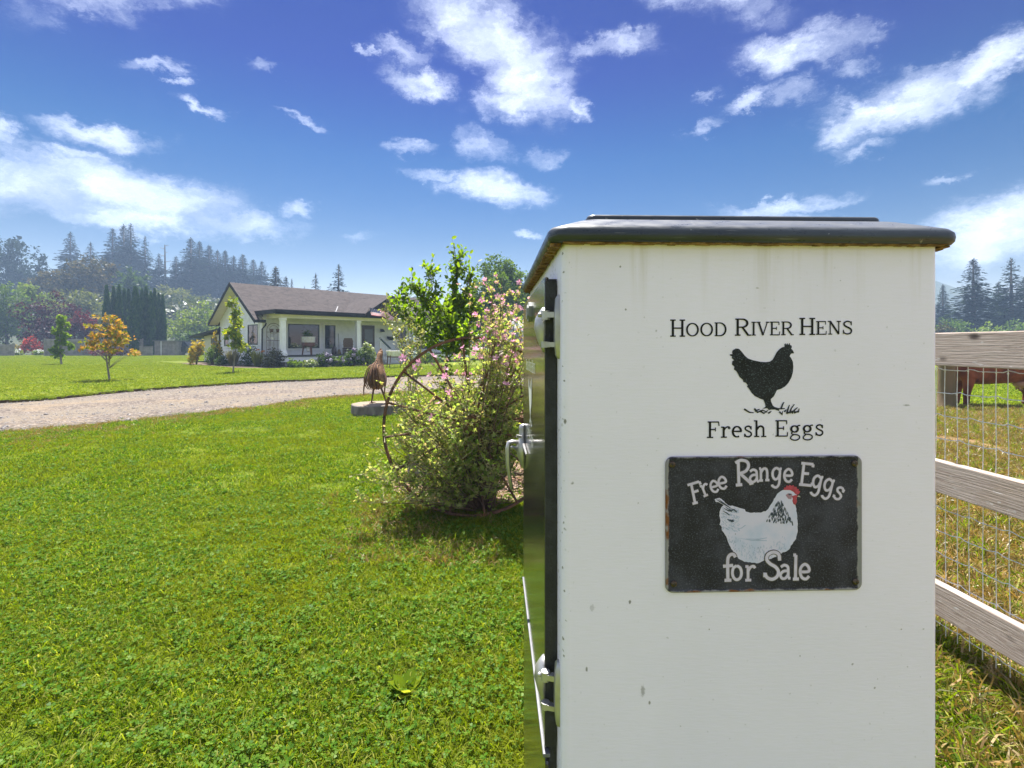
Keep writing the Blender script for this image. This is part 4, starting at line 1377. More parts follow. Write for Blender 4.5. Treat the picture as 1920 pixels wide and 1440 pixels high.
HND = {   # the sign's hand-drawn face: even strokes with little feet
    'F': [[(.16, 0), (.20, .98)], [(.0, .97), (.62, 1.0)], [(.62, 1.0), (.66, .84)], [(.18, .55), (.48, .57)], [(.02, .0), (.30, .0)]],
    'r': [[(.15, 0), (.15, .62)], [(.03, .62), (.17, .62)], sp2([(.16, .42), (.26, .58), (.40, .63), (.48, .54)], 4), [(.02, 0), (.30, 0)]],
    'e': [sp2([(.10, .32), (.46, .34), (.44, .55), (.28, .66), (.11, .52), (.07, .28), (.16, .06), (.34, .0), (.48, .13)], 4)],
    'R': [[(.15, 0), (.19, 1.0)], sp2([(.06, .96), (.30, 1.06), (.56, .98), (.62, .78), (.48, .58), (.22, .50)], 4), [(.24, .50), (.68, .04)], [(.02, .02), (.30, .02)], [(.60, .03), (.78, .06)]],
    'a': [sp2([(.10, .56), (.26, .65), (.42, .58), (.45, .40), (.45, .04)], 4), sp2([(.45, .38), (.22, .36), (.08, .20), (.16, .03), (.32, .04), (.45, .20)], 4), [(.44, .04), (.56, .03)]],
    'n': [[(.13, 0), (.13, .62)], [(.03, .62), (.14, .62)], sp2([(.14, .42), (.26, .60), (.40, .60), (.46, .44), (.46, .03)], 4), [(.03, 0), (.24, 0)], [(.36, .02), (.58, .02)]],
    'g': [sp2([(.44, .56), (.26, .65), (.10, .50), (.09, .24), (.22, .06), (.38, .14), (.45, .34)], 4), sp2([(.46, .62), (.46, .20), (.44, -.18), (.30, -.36), (.12, -.30), (.08, -.22)], 4), [(.44, .62), (.55, .62)]],
    'E': [[(.15, 0), (.17, 1.0)], [(.04, 1.0), (.62, 1.0)], [(.61, 1.0), (.61, .86)], [(.16, .53), (.46, .54)], [(.03, 0), (.64, 0)], [(.64, .0), (.65, .14)]],
    's': [sp2([(.46, .52), (.40, .63), (.26, .66), (.13, .56), (.17, .42), (.32, .34), (.44, .22), (.38, .05), (.22, .0), (.08, .08)], 4), [(.46, .44), (.48, .62)], [(.06, .03), (.07, .18)]],
    'f': [sp2([(.56, .90), (.48, 1.02), (.34, 1.0), (.25, .84), (.24, .40), (.24, 0)], 4), [(.05, .56), (.46, .58)], [(.10, 0), (.38, 0)]],
    'o': [sp2([(.28, .64), (.12, .54), (.07, .32), (.13, .10), (.28, .0), (.44, .10), (.49, .32), (.43, .54), (.28, .64)], 4)],
    'S': [sp2([(.62, .78), (.58, .98), (.38, 1.06), (.16, .96), (.12, .76), (.26, .60), (.46, .48), (.58, .30), (.52, .10), (.32, .0), (.12, .08), (.05, .24)], 4), [(.63, .72), (.62, .92)], [(.04, .08), (.05, .26)]],
    'l': [[(.15, 0), (.17, 1.0)], [(.06, 1.0), (.18, 1.0)], [(.04, 0), (.30, 0)]],
}
M_SIGNINK = pmat('sign_letter_paint', (0.62, 0.55, 0.71), (0.54, 0.47, 0.62), 60, 3, 0.5)
M_SIGNEDGE = pmat('sign_letter_edge', (0.10, 0.085, 0.085), None, 60, 3, 0.5)
LT = [  # letter, pixel of its baseline start, size in pixels, lean
    [('F', 1296, 943.5, 37, 14), ('r', 1317, 930, 32, 22), ('e', 1331.5, 923.5, 32, 14), ('e', 1345.5, 917, 34, 10)],
    [('R', 1377, 909.5, 44, 4), ('a', 1401.5, 903.5, 36, 2), ('n', 1420, 900, 36, 0), ('g', 1443, 899.5, 36, -3), ('e', 1465.5, 902, 36, -2)],
    [('E', 1494.5, 907, 40, -6), ('g', 1517, 912.5, 37, -12), ('g', 1538, 918.5, 37, -14), ('s', 1557.5, 931.5, 35, -20)],
    [('f', 1352, 1086.5, 47, 1), ('o', 1368.5, 1085.5, 41, 0), ('r', 1394.5, 1086, 41, 0)],
    [('S', 1430, 1084.5, 48, 0), ('a', 1458, 1084, 40, 0), ('l', 1482.5, 1084, 45, 0), ('e', 1495, 1084, 42, 0)]]
for word in LT:
    for heavy, mat, dz, nm in ((.205, M_SIGNEDGE, .00290, 'lettering_edge'), (.125, M_SIGNINK, .00330, 'lettering')):
        t = MB()
        for ch, px, py, s, lean in word:
            a, z = sg(px, py)
            s_ = s / F * CP.y * 1.01
            c_, q_ = math.cos(R(lean)), math.sin(R(lean))
            for pts in HND[ch]:
                ribbon(t, [(a + (p[0] * c_ - p[1] * q_) * s_, z + (p[0] * q_ + p[1] * c_) * s_) for p in pts], heavy * s_ if nm == 'lettering' else heavy * s_ * .92, 0)
        o_ = MB()
        o_.add([(x, -dz - z_ * .9, y) for x, y, z_ in t.v], t.f)
        o_.build(nm, mat, sign)

# the printed hen, in layers a hair apart
def flat(name, pts, d_, mat, parent, conv=True):
    t = MB()
    pp = [sg(1300 + x / 5.144, 840 + y / 5.144) for x, y in pts]
    tt = tessellate_polygon([[Vector((x, y, 0)) for x, y in pp]])
    t.add([(x, -d_, y) for x, y in pp], [tuple(i) for i in tt])
    return t.build(name, mat, parent)


SH = [(200, 485), (245, 478), (290, 510), (330, 548), (390, 555), (440, 572), (485, 585), (500, 612), (560, 618), (640, 615), (690, 605), (725, 570), (750, 525), (780, 470), (815, 425), (855, 402), (900, 395), (945, 405), (975, 430), (990, 470), (985, 520), (972, 550), (985, 600), (993, 660), (998, 740), (995, 810), (980, 870), (945, 920), (900, 985), (850, 1000), (790, 1040), (740, 1060), (680, 1075), (620, 1105), (540, 1095), (480, 1090), (430, 1060), (390, 1010), (350, 950), (325, 900), (312, 850), (290, 820), (270, 790), (268, 760), (248, 735), (258, 700), (245, 660), (245, 610), (252, 580), (285, 550), (240, 520), (205, 512)]
SH2 = []
rg = random.Random(8)
for (a, b_), (c, d_) in zip(SH, SH[1:] + SH[:1]):
    k = max(1, int(math.hypot(c - a, d_ - b_) / 16))
    for i in range(k):
        SH2.append((a + (c - a) * i / k + rg.uniform(-4, 4), b_ + (d_ - b_) * i / k + rg.uniform(-4, 4)))
M_HENW = pmat('hen_print_white', (0.62, 0.57, 0.76), (0.48, 0.51, 0.72), 22, 4, 0.5, lo=0.45, hi=0.7)
M_HENB = pmat('hen_print_dark', (0.03, 0.045, 0.085), None, 40, 3, 0.5)
M_HENBL = pmat('hen_print_blue', (0.38, 0.44, 0.64), None, 40, 3, 0.5)
M_HENR = pmat('hen_print_red', (0.45, 0.045, 0.09), (0.32, 0.03, 0.06), 120, 3, 0.5)
hen = flat('printed_hen', SH2, .00268, M_HENW, sign)
fe_ = MB()


def stroke(mb, pts, w_, d_):
    t = MB()
    ribbon(t, [sg(1300 + x / 5.144, 840 + y / 5.144) for x, y in pts], w_, 0)
    mb.add([(x, -d_ - z_ * .5, y) for x, y, z_ in t.v], t.f)


taper = lambda w_: (lambda u, d: w_ * (.3 + 1.4 * u * (1.35 - u)))
for k in range(150):                                    # hackle feathers
    t = rg.random()
    u = rg.random()
    a0 = (800 + 130 * u - 70 * t, 470 + 240 * t + 20 * u)
    a0 = (730 + (215 * u) * (0.45 + .55 * t) + (60 - 110 * t) * (1 - u) + 15, 500 + 225 * t - 45 * (1 - u) * t)
    dx = (u - .55) * 14
    stroke(fe_, [a0, (a0[0] + dx * .5, a0[1] + 13), (a0[0] + dx, a0[1] + 27)], taper(.0011 + .0010 * t), .00280)
for pts, w_ in (([(215, 490), (260, 520), (330, 560)], .0022), ([(235, 488), (290, 530), (350, 575)], .0018), ([(275, 600), (310, 620), (340, 640)], .0018), ([(285, 575), (330, 600), (365, 605)], .0022), ([(350, 580), (385, 590), (410, 612)], .0024), ([(300, 560), (340, 590), (375, 600)], .0016), ([(318, 680), (345, 695), (380, 690)], .0026), ([(345, 680), (360, 705), (385, 700)], .0020), ([(400, 815), (395, 830)], .001), ([(205, 505), (215, 560), (240, 600)], .0006)):
    stroke(fe_, pts, taper(w_), .00281)
fe_.build('feather_marks', M_HENB, hen, kind='stuff')
fe2 = MB()
for k in range(120):
    x, y = rg.uniform(255, 420), rg.uniform(560, 790)
    stroke(fe2, [(x, y), (x + rg.uniform(10, 26), y + rg.uniform(6, 20))], taper(.0014), .00274)
for k in range(150):
    t = rg.random()
    x, y = 330 + 560 * t, 900 + 150 * math.sin(t * 3.0) + rg.uniform(-120, 20)
    stroke(fe2, [(x, y), (x + rg.uniform(-10, 10), y + rg.uniform(12, 26))], taper(.0013), .00274)
for pts in ([(420, 780), (460, 765), (495, 738)], [(430, 862), (560, 885), (700, 888)], [(500, 870), (620, 875), (700, 860)]):
    stroke(fe2, pts, taper(.0016), .00273)
fe2.build('feather_shading', M_HENBL, hen, kind='stuff')
flat('comb', [(860, 400), (868, 375), (882, 378), (890, 355), (908, 362), (920, 350), (938, 362), (955, 352), (965, 370), (985, 370), (988, 388), (1008, 392), (1003, 408), (1020, 412), (1012, 432), (1000, 445), (975, 440), (955, 418), (925, 402)], .00283, M_HENR, hen)
flat('wattle', [(940, 460), (975, 448), (1000, 455), (985, 478), (990, 510), (975, 545), (955, 535), (945, 505), (950, 485)], .00283, M_HENR, hen)
flat('face', [(880, 450), (905, 432), (940, 436), (945, 455), (935, 490), (905, 485)], .00282, pmat('hen_print_pink', (0.40, 0.22, 0.30), None, 60, 3), hen)
flat('eye', [(905, 440), (922, 433), (935, 442), (922, 451), (908, 449)], .00286, M_HENB, hen)
flat('beak', [(993, 462), (1006, 452), (1026, 470), (1003, 466)], .00286, pmat('hen_print_beak', (0.55, 0.55, 0.52), None, 60, 3), hen)

# ------------------------------------------------------------------ board fence with wire mesh at the right
fence = thing('board_fence', 'weathered grey three board fence with galvanised wire mesh beside the cabinet', 'fence', (FX(2.2), 2.2, 0), math.atan2(1, -0.05))
# local x runs away from the camera, local y points to the left (towards the lawn)
for zlo_, zhi_ in ((1.258, 1.397), (0.717, 0.853), (0.193, 0.330)):
    for xa, xb in ((-2.05, -1.245), (-1.24, 1.195), (1.2, 3.64), (3.645, 6.08)):
        bd_ = MB()
        bd_.box(xa, xb, 0.0, 0.040, zlo_, zhi_)
        o_ = bd_.build('board', None, fence, bevel=.004)
        o_.data.materials.append(M_WOOD)
M_PALEWOOD = pmat('sawn_pale_wood', (0.52, 0.49, 0.44), (0.40, 0.36, 0.31), 5, 5, 0.85, stretch=(.2, 1, 1))


def fence_wood():
    m = bpy.data.materials.new('fence_board_wood')
    m.use_nodes = True
    w = NT(m.node_tree)
    o = w.n('ShaderNodeTexCoord').outputs['Object']
    ring_ = w.noise(w.n('ShaderNodeMapping', ins={0: o, 3: (1.2, 1.0, 11.0)}).outputs[0], 2.0, 4.0, 0.55, 1.2)
    grain = w.n('ShaderNodeTexWave', wave_type='BANDS', bands_direction='Z', ins={'Vector': w.vmath('ADD', w.n('ShaderNodeMapping', ins={0: o, 3: (0.35, 1, 5.5)}).outputs[0], w.vmath('MULTIPLY', ring_.outputs['Color'], (0.25, 0.25, 0.25))), 'Scale': 6.0, 'Distortion': 3.0, 'Detail': 4.0, 'Detail Scale': 2.0})
    fib = w.noise(w.n('ShaderNodeMapping', ins={0: o, 3: (7, 60, 190)}).outputs[0], 1.0, 4.0, 0.6)
    big = w.noise(o, 2.2, 3.0, 0.6)
    c = w.ramp(w.math('ADD', w.math('MULTIPLY', grain.outputs['Fac'], 0.22), w.math('ADD', w.math('MULTIPLY', fib.outputs[0], 0.40), w.math('MULTIPLY', ring_.outputs[0], 0.38))), [(0.2, (0.18, 0.13, 0.105)), (0.45, (0.38, 0.305, 0.26)), (0.75, (0.52, 0.44, 0.39))])
    c = w.mix(w.rng(big.outputs[0], 0.45, 0.65, 0, 0.55), c, (0.38, 0.29, 0.225, 1))
    v = w.n('ShaderNodeTexVoronoi', ins={'Vector': w.n('ShaderNodeMapping', ins={0: o, 3: (0.8, 1, 1.6)}).outputs[0], 'Scale': 8.5})
    pick = w.rng(w.n('ShaderNodeSeparateXYZ', ins={0: v.outputs['Color']}).outputs[0], 0.40, 0.46)
    c = w.mix(w.math('MULTIPLY', w.rng(v.outputs['Distance'], 0.26, 0.08, 0, 0.95), pick), c, (0.055, 0.042, 0.038, 1))
    wh = w.noise(w.n('ShaderNodeMapping', ins={0: o, 3: (22, 60, 70)}).outputs[0], 1.0, 3.0, 0.5)
    c = w.mix(w.rng(wh.outputs[0], 0.66, 0.72, 0, 0.6), c, (0.62, 0.59, 0.56, 1))
    p = w.n('ShaderNodeBsdfPrincipled', ins={'Base Color': c, 'Roughness': 0.85, 'Specular IOR Level': 0.2})
    b_ = w.n('ShaderNodeBump', ins={'Strength': 0.5, 'Distance': 0.004, 'Height': fib.outputs[0]})
    w.t.links.new(b_.outputs[0], p.inputs['Normal'])
    w.t.links.new(p.outputs[0], w.n('ShaderNodeOutputMaterial').inputs[0])
    return m


MFW = fence_wood()
for o_ in fence.children:
    o_.data.materials[0] = MFW
for x in (-1.245, 1.2, 3.642, 6.0):
    p_ = MB()
    p_.box(x - .07, x + .07, -.145, -.006, 0.0, 1.33)
    p_.build('post', MFW, fence, bevel=.006)
M_WIRE = pmat('galvanised_wire', (0.78, 0.78, 0.77), (0.6, 0.6, 0.6), 30, 3, 0.4, metal=0.15)
rg = random.Random(12)
for k in range(13):
    z = 0.14 + k * 0.1
    pts = []
    x = -2.05
    while x < 6.05:
        m_ = (x * 1000) % 254 / 254
        bump_ = .010 * max(0, 1 - abs((x + .05 * (k % 2)) % .155 - .078) / .026)
        pts.append((x, -.003, z + bump_ + .0015 * math.sin(x * 9 + k)))
        x += .0195 if x < 1.4 else .05
    t = MB()
    t.tube(pts, .0018, 5)
    t.build('wire', M_WIRE, fence)
proto = None
x = -1.9
while x < 3.2:
    if proto is None:
        t = MB()
        pts = [(0.0, -.006, .1)]
        for k in range(13):
            pts.append((.0016 * math.sin(k * 2.1), -.006, .14 + k * .1))
        t.tube(pts, .0016, 5)
        for k in range(13):
            t.ell((.0016 * math.sin(k * 2.1), -.005, .14 + k * .1), .0034, .0034, .0042, 6, 4)
        proto = t.build('wire', M_WIRE, fence)
        q_ = proto
    else:
        q_ = proto.copy()
        COL.objects.link(q_)
        q_.parent = fence
    q_.location = (x, 0, rg.uniform(-.002, .002))
    q_.rotation_euler = (0, rg.uniform(-.012, .012), 0)
    x += 0.054

# ------------------------------------------------------------------ cow in the pasture, and a mossy post
M_COW = pmat('red_brown_hide', (0.22, 0.06, 0.018), (0.10, 0.028, 0.012), 5, 5, 0.75, bump=0.5, bscale=40, stretch=(1, 1, .5), spec=0.2)
cow = thing('cow', 'red brown cow standing in the pasture behind the wire mesh', 'cow', (10.45, 11.0, 0), R(-4))


def skin_body(name, joints, edges, mat, parent, sub=2, root=0):
    me = bpy.data.meshes.new(name)
    me.from_pydata([j[0] for j in joints], edges, [])
    o = link(name, me, parent)
    me.materials.append(mat)
    sk_ = o.modifiers.new('skin', 'SKIN')
    for i, j in enumerate(joints):
        r_ = j[1]
        sv = me.skin_vertices[0].data[i]
        sv.radius = r_ if isinstance(r_, tuple) else (r_, r_)
        sv.use_root = (i == root)
    sk_.use_smooth_shade = True
    s_ = o.modifiers.new('sub', 'SUBSURF')
    s_.levels = s_.render_levels = sub
    return o


J = [((.0, 0, .80), (.30, .34)), ((-.45, 0, .79), (.30, .34)), ((-.80, 0, .86), (.24, .30)), ((-1.08, 0, 1.0), (.16, .2)), ((-1.32, 0, 1.06), (.13, .15)), ((-1.52, 0, .96), (.10, .11)), ((-1.68, 0, .86), (.075, .08)),
     ((.40, 0, .83), (.29, .31)), ((.72, 0, .86), (.22, .28)),
     ((-.66, .17, .62), .13), ((-.68, .19, .36), .075), ((-.70, .19, .10), .055), ((-.71, .19, .03), .06),
     ((-.72, -.17, .62), .13), ((-.78, -.19, .36), .075), ((-.80, -.19, .10), .055), ((-.81, -.19, .03), .06),
     ((.66, .18, .66), .16), ((.60, .20, .44), .09), ((.74, .20, .30), .065), ((.71, .20, .09), .055), ((.69, .20, .03), .06),
     ((.70, -.18, .66), .16), ((.70, -.20, .44), .09), ((.83, -.20, .30), .065), ((.80, -.20, .09), .055), ((.78, -.20, .03), .06)]
E = [(0, 1), (1, 2), (2, 3), (3, 4), (4, 5), (5, 6), (0, 7), (7, 8), (2, 9), (9, 10), (10, 11), (11, 12), (2, 13), (13, 14), (14, 15), (15, 16), (8, 17), (17, 18), (18, 19), (19, 20), (20, 21), (8, 22), (22, 23), (23, 24), (24, 25), (25, 26)]
skin_body('body', J, E, M_COW, cow)
u = MB()
u.ell((.44, -.02, .50), .15, .13, .09, 12, 8)
for dx, dy in ((-.06, -.05), (.05, -.06), (-.05, .05), (.06, .05)):
    u.tube([(.44 + dx, dy - .02, .46), (.44 + dx * 1.1, dy - .02, .37)], [.022, .015], 7)
u.build('udder', pmat('udder_skin', (0.42, 0.23, 0.17), None, 8), cow, smooth='all')
t = MB()
t.tube([(.86, 0, 1.02), (.99, 0, .95), (1.02, 0, .7), (1.0, 0, .5)], [.04, .03, .022, .02], 8)
t.ell((1.0, 0, .40), .045, .045, .13, 8, 6)
t.build('tail', M_COW, cow, smooth='all')
for s_ in (-1, 1):
    t = MB()
    t.tube([(-1.36, s_ * .11, 1.15), (-1.36, s_ * .26, 1.17), (-1.40, s_ * .36, 1.27)], [.035, .026, .006], 8)
    t.build('horn', pmat('horn', (0.45, 0.38, 0.27), None, 8, rough=0.4), cow, smooth='all')
    t = MB()
    t.ell((-1.34, s_ * .20, 1.05), .03, .11, .05, 8, 6)
    t.build('ear', M_COW, cow, smooth='all')
    t = MB()
    t.ell((-1.52, s_ * .095, 1.02), .018, .012, .018, 8, 6)
    t.build('eye', M_GASKET, cow, smooth='all')
post = thing('wooden_post', 'mossy tan wooden post standing in front of the cow', 'post', (9.0, 10.6, 0))
t = MB()
t.loft([[(r_ * math.cos(a) * (1 + .06 * math.sin(3 * a + z)), r_ * math.sin(a), z) for a in np.linspace(0, 2 * math.pi, 15)[:-1]] for r_, z in ((.20, 0), (.165, .05), (.15, .4), (.148, .9), (.142, 1.3), (.11, 1.33))])
t.build('trunk', pmat('mossy_wood', (0.17, 0.115, 0.06), (0.11, 0.085, 0.035), 4, 5, 0.9, bump=0.6, stretch=(1, 1, .25)), post, smooth=True)

# ------------------------------------------------------------------ foliage builders
NR = np.random.default_rng(11)


def crown_points(lobes, n, rng, clump=0.22, nclump=None, shell=0.55):
    "leaf positions in clumps spread through ellipsoid lobes, denser near their surface; returns points and outward directions"
    P, D = [], []
    vol = np.array([l[3] * l[4] * l[5] for l in lobes]) ** 0.67
    vol = vol / vol.sum()
    for l, w_ in zip(lobes, vol):
        m = max(8, int(n * w_))
        nc = nclump or max(6, m // 28)
        d = unit(rng.normal(size=(nc, 3)))
        r = shell + (1 - shell) * rng.random((nc, 1)) ** 0.6
        C = d * r
        idx = rng.integers(0, nc, m)
        q = C[idx] + rng.normal(size=(m, 3)) * clump
        P.append(q * np.array(l[3:6]) + np.array(l[0:3]))
        D.append(unit(d[idx] + rng.normal(size=(m, 3)) * 0.5))
    return np.concatenate(P), np.concatenate(D)


def crown_mesh(name, lobes, n, size, mat, rng, tmpl=RHOMB, clump=0.22, droop=0.25, shell=0.55, nclump=None):
    P, D = crown_points(lobes, n, rng, clump, nclump, shell)
    A = D + rng.normal(size=P.shape) * 0.7 - np.array([0, 0, droop])
    Nn = D + np.array([0, 0, 0.8]) + rng.normal(size=P.shape) * 0.5
    S = size * rng.uniform(0.6, 1.35, len(P))
    return leaf_mesh(name, P, A, S, tmpl, mat, rng, Nn)


def limbs(mb, base, top, r0, lobes, rng, n=None, sides=7):
    "tapered trunk and limbs reaching into the lobes"
    b, t = Vector(base), Vector(top)
    m = b.lerp(t, .5) + Vector((rng.normal() * .03, rng.normal() * .03, 0)) * (t - b).length
    mb.tube([b - Vector((0, 0, .15)), b + Vector((0, 0, .05)), b.lerp(m, .5), m, t], [r0 * 1.35, r0 * 1.1, r0 * .85, r0 * .65, r0 * .25], sides)
    for l in lobes[:n]:
        c = Vector(l[:3])
        f_ = min(max((c.z - b.z) / max(t.z - b.z, .01) - .25, .15), .85)
        s_ = b.lerp(t, f_)
        mid = s_.lerp(c, .5) + Vector((0, 0, .06 * (c - s_).length))
        mb.tube([s_, mid, c], [r0 * .42, r0 * .28, r0 * .1], 5)
    return mb


def tree(name, label, cat, loc, lobes, n, size, lmat, bmat, r0, seed, tmpl=RHOMB, group=None, clump=0.22, shell=0.55, droop=.25, top=None, base_z=0.0):
    rng = np.random.default_rng(seed)
    o = thing(name, label, cat, loc, 0, group)
    zt = top or max(l[2] for l in lobes)
    mb = limbs(MB(), (0, 0, base_z), (0, 0, zt), r0, lobes, rng)
    mb.build('trunk', bmat, o, smooth='all')
    link('crown', crown_mesh('crown', lobes, n, size, lmat, rng, tmpl, clump, droop, shell), o)
    return o


def conifer_mesh(h, r, seed, dens=1.0, sparse=0.0, mat=None, whorl=0.55, lower=0.12):
    "needle fans along drooping branches, in whorls up the trunk"
    rng = np.random.default_rng(seed)
    P, A, S, N = [], [], [], []
    z = h * lower
    while z < h * 0.985:
        f_ = (z - h * lower) / (h * (1 - lower))
        L = r * ((1 - f_) ** 1.0) * (0.8 + 0.4 * rng.random()) + 0.10
        nb = max(5, int((8 + 4 * (1 - f_)) * dens))
        a0 = rng.random() * 6.28
        for k in range(nb):
            if rng.random() < sparse: continue
            a = a0 + 6.283 * k / nb + rng.normal() * .25
            Lb = L * (0.45 + 0.8 * rng.random())
            d = np.array([math.cos(a), math.sin(a), 0.0])
            dr = 0.18 + 0.35 * (1 - f_)
            m = max(2, int(Lb / 0.42))
            for j in range(m):
                t = (j + .6) / m
                p = d * Lb * t + np.array([0, 0, z + 0.25 * Lb * t * (1 - f_ * .4) * .5 - dr * Lb * t * t])
                for _ in range(3):
                    P.append(p + rng.normal(size=3) * .09)
                    side = np.array([-d[1], d[0], 0]) * rng.choice([-1, 1]) * rng.uniform(.2, 1.0)
                    A.append(d * .8 + side + np.array([0, 0, -.25 + rng.normal() * .15]))
                    S.append((0.66 * (1 - .4 * t) + .12) * min(1, .16 + Lb / 1.9))
                    N.append(np.array([0, 0, 1.0]) + rng.normal(size=3) * .3)
        z += whorl * (0.6 + .6 * rng.random()) * (1 - .45 * f_)
    for k in range(14):
        P.append(np.array([0, 0, h - .12 - k * .11])); a = rng.random() * 6.28
        A.append(np.array([math.cos(a) * .5, math.sin(a) * .5, .7])); S.append(.2 + k * .015); N.append(rng.normal(size=3))
    return leaf_mesh('crown', P, A, S, RHOMB, mat, rng, np.array(N))


L_FIR = leafmat('fir_needles', [(0.010, 0.020, 0.009), (0.019, 0.034, 0.013), (0.034, 0.050, 0.018)], 0.15, 0.0, tcol=(1.3, 1.5, .7))
L_PINE = leafmat('pine_needles', [(0.03, 0.036, 0.014), (0.06, 0.06, 0.022), (0.08, 0.065, 0.03)], 0.15, 0.01)
L_DARK = leafmat('dark_leaves', [(0.020, 0.042, 0.008), (0.04, 0.075, 0.010), (0.07, 0.115, 0.015)], 0.3, 0.012)
L_MID = leafmat('mid_leaves', [(0.045, 0.085, 0.010), (0.075, 0.125, 0.014), (0.11, 0.16, 0.02)], 0.35, 0.01)
L_LIGHT = leafmat('light_leaves', [(0.075, 0.12, 0.015), (0.12, 0.17, 0.02), (0.17, 0.205, 0.035)], 0.4, 0.01)
L_GREY = leafmat('greyish_leaves', [(0.06, 0.08, 0.035), (0.10, 0.115, 0.01), (0.14, 0.14, 0.07)], 0.3, 0.01)
L_BROWN = leafmat('brownish_leaves', [(0.035, 0.036, 0.014), (0.06, 0.052, 0.02), (0.095, 0.07, 0.028)], 0.25, 0.01)
L_PURPLE = leafmat('purple_leaves', [(0.020, 0.009, 0.014), (0.040, 0.016, 0.022), (0.06, 0.026, 0.03)], 0.3, 0.01, tcol=(2.0, .8, .9))
L_PLUM = leafmat('red_purple_leaves', [(0.035, 0.010, 0.016), (0.065, 0.016, 0.022), (0.09, 0.03, 0.03)], 0.35, 0.01, tcol=(2.2, .6, .7))
L_RED = leafmat('red_leaves', [(0.20, 0.02, 0.02), (0.28, 0.035, 0.035), (0.32, 0.08, 0.01)], 0.4, 0.01, tcol=(1.8, .7, .6))
L_ARB = leafmat('arborvitae_scales', [(0.016, 0.045, 0.010), (0.030, 0.070, 0.014), (0.05, 0.095, 0.018)], 0.25, 0.0)
L_SAP = leafmat('sapling_leaves', [(0.08, 0.14, 0.008), (0.12, 0.19, 0.010), (0.18, 0.24, 0.015)], 0.45, 0.01)
L_GOLD = leafmat('golden_leaves', [(0.10, 0.17, 0.010), (0.17, 0.23, 0.012), (0.34, 0.34, 0.02)], 0.5, 0.01, tcol=(1.6, 1.5, .6))
L_MAPLE = leafmat('orange_maple_leaves', [(0.11, 0.15, 0.012), (0.18, 0.19, 0.015), (0.24, 0.21, 0.02), (0.38, 0.24, 0.03), (0.46, 0.22, 0.05), (0.48, 0.32, 0.08)], 0.45, 0.01, tcol=(1.35, 1.25, .7))
L_YEL = leafmat('yellow_leaves', [(0.20, 0.22, 0.015), (0.42, 0.32, 0.02), (0.50, 0.34, 0.03)], 0.4, 0.01, tcol=(1.4, 1.3, .5))

# conifers on the hill and on both sides
firs = [conifer_mesh(20, 3.2, s_, 1.0, sp_, L_FIR, wh, lo) for s_, sp_, wh, lo in ((1, .18, .42, .06), (2, .28, .48, .10), (3, .38, .52, .2), (4, .2, .40, .05))]
trunks = []
tb = MB()
tb.tube([(0, 0, -.6), (0, 0, 8), (0, 0, 19.8)], [.34, .22, .03], 7)
fir_trunk = tb.mesh('trunk', M_BARK, 'all')
FIR_LABELS = {
    132: 'pointed hazy fir standing alone left of the tallest fir group', 170: 'small ragged hazy fir above the brownish tree', 211: 'left fir of the tallest hilltop group', 232: 'middle fir of the tallest hilltop group, the highest',
    245: 'right fir of the tallest hilltop group', 272: 'thin sparse fir just right of the tallest group', 298: 'short fir left of the bare snag', 330: 'ragged fir right of the bare snag', 358: 'tall broad fir leading the right hilltop row',
    374: 'fir second in the right hilltop row', 392: 'fir third in the right hilltop row', 408: 'narrow fir fourth in the right hilltop row', 422: 'pointed fir above the farmhouse roof peak', 438: 'hazy fir just right above the roof peak',
    455: 'hazy fir over the left roof slope', 475: 'low hazy fir over the left roof slope, near the row end', 491: 'last hazy fir of the right hilltop row'}
FIRS = [(132, 434, 150, 50, 1), (170, 453, 150, 44, 2), (211, 427, 140, 52, 0), (232, 420, 142, 58, 0), (245, 419, 140, 52, 1), (272, 442, 140, 34, 2), (298, 475, 138, 38, 1), (330, 480, 140, 40, 1), (358, 445, 145, 58, 0), (374, 452, 150, 50, 3),
        (392, 459, 150, 50, 3), (408, 468, 150, 44, 0), (422, 469, 150, 46, 3), (438, 479, 150, 44, 0), (455, 476, 152, 46, 3), (475, 486, 160, 46, 0), (491, 489, 160, 40, 1)]


def put_fir(px, py, Y, wpx, k, label, group='firs on the hill', mesh=None, name='fir_tree', base=None):
    p = at(px, py, Y)
    zb = hill_z(p.x, Y) - .3 if base is None else base
    h = p.z - zb
    o = thing(name, label, 'tree', (p.x, Y, zb), random.uniform(0, 6.28), group)
    sx = (wpx / F * Y / 2) / 3.2
    for nm, me in (('trunk', fir_trunk), ('crown', mesh or firs[k])):
        c = link(nm, me, o)
        c.scale = (sx, sx, h / 20)
    return o


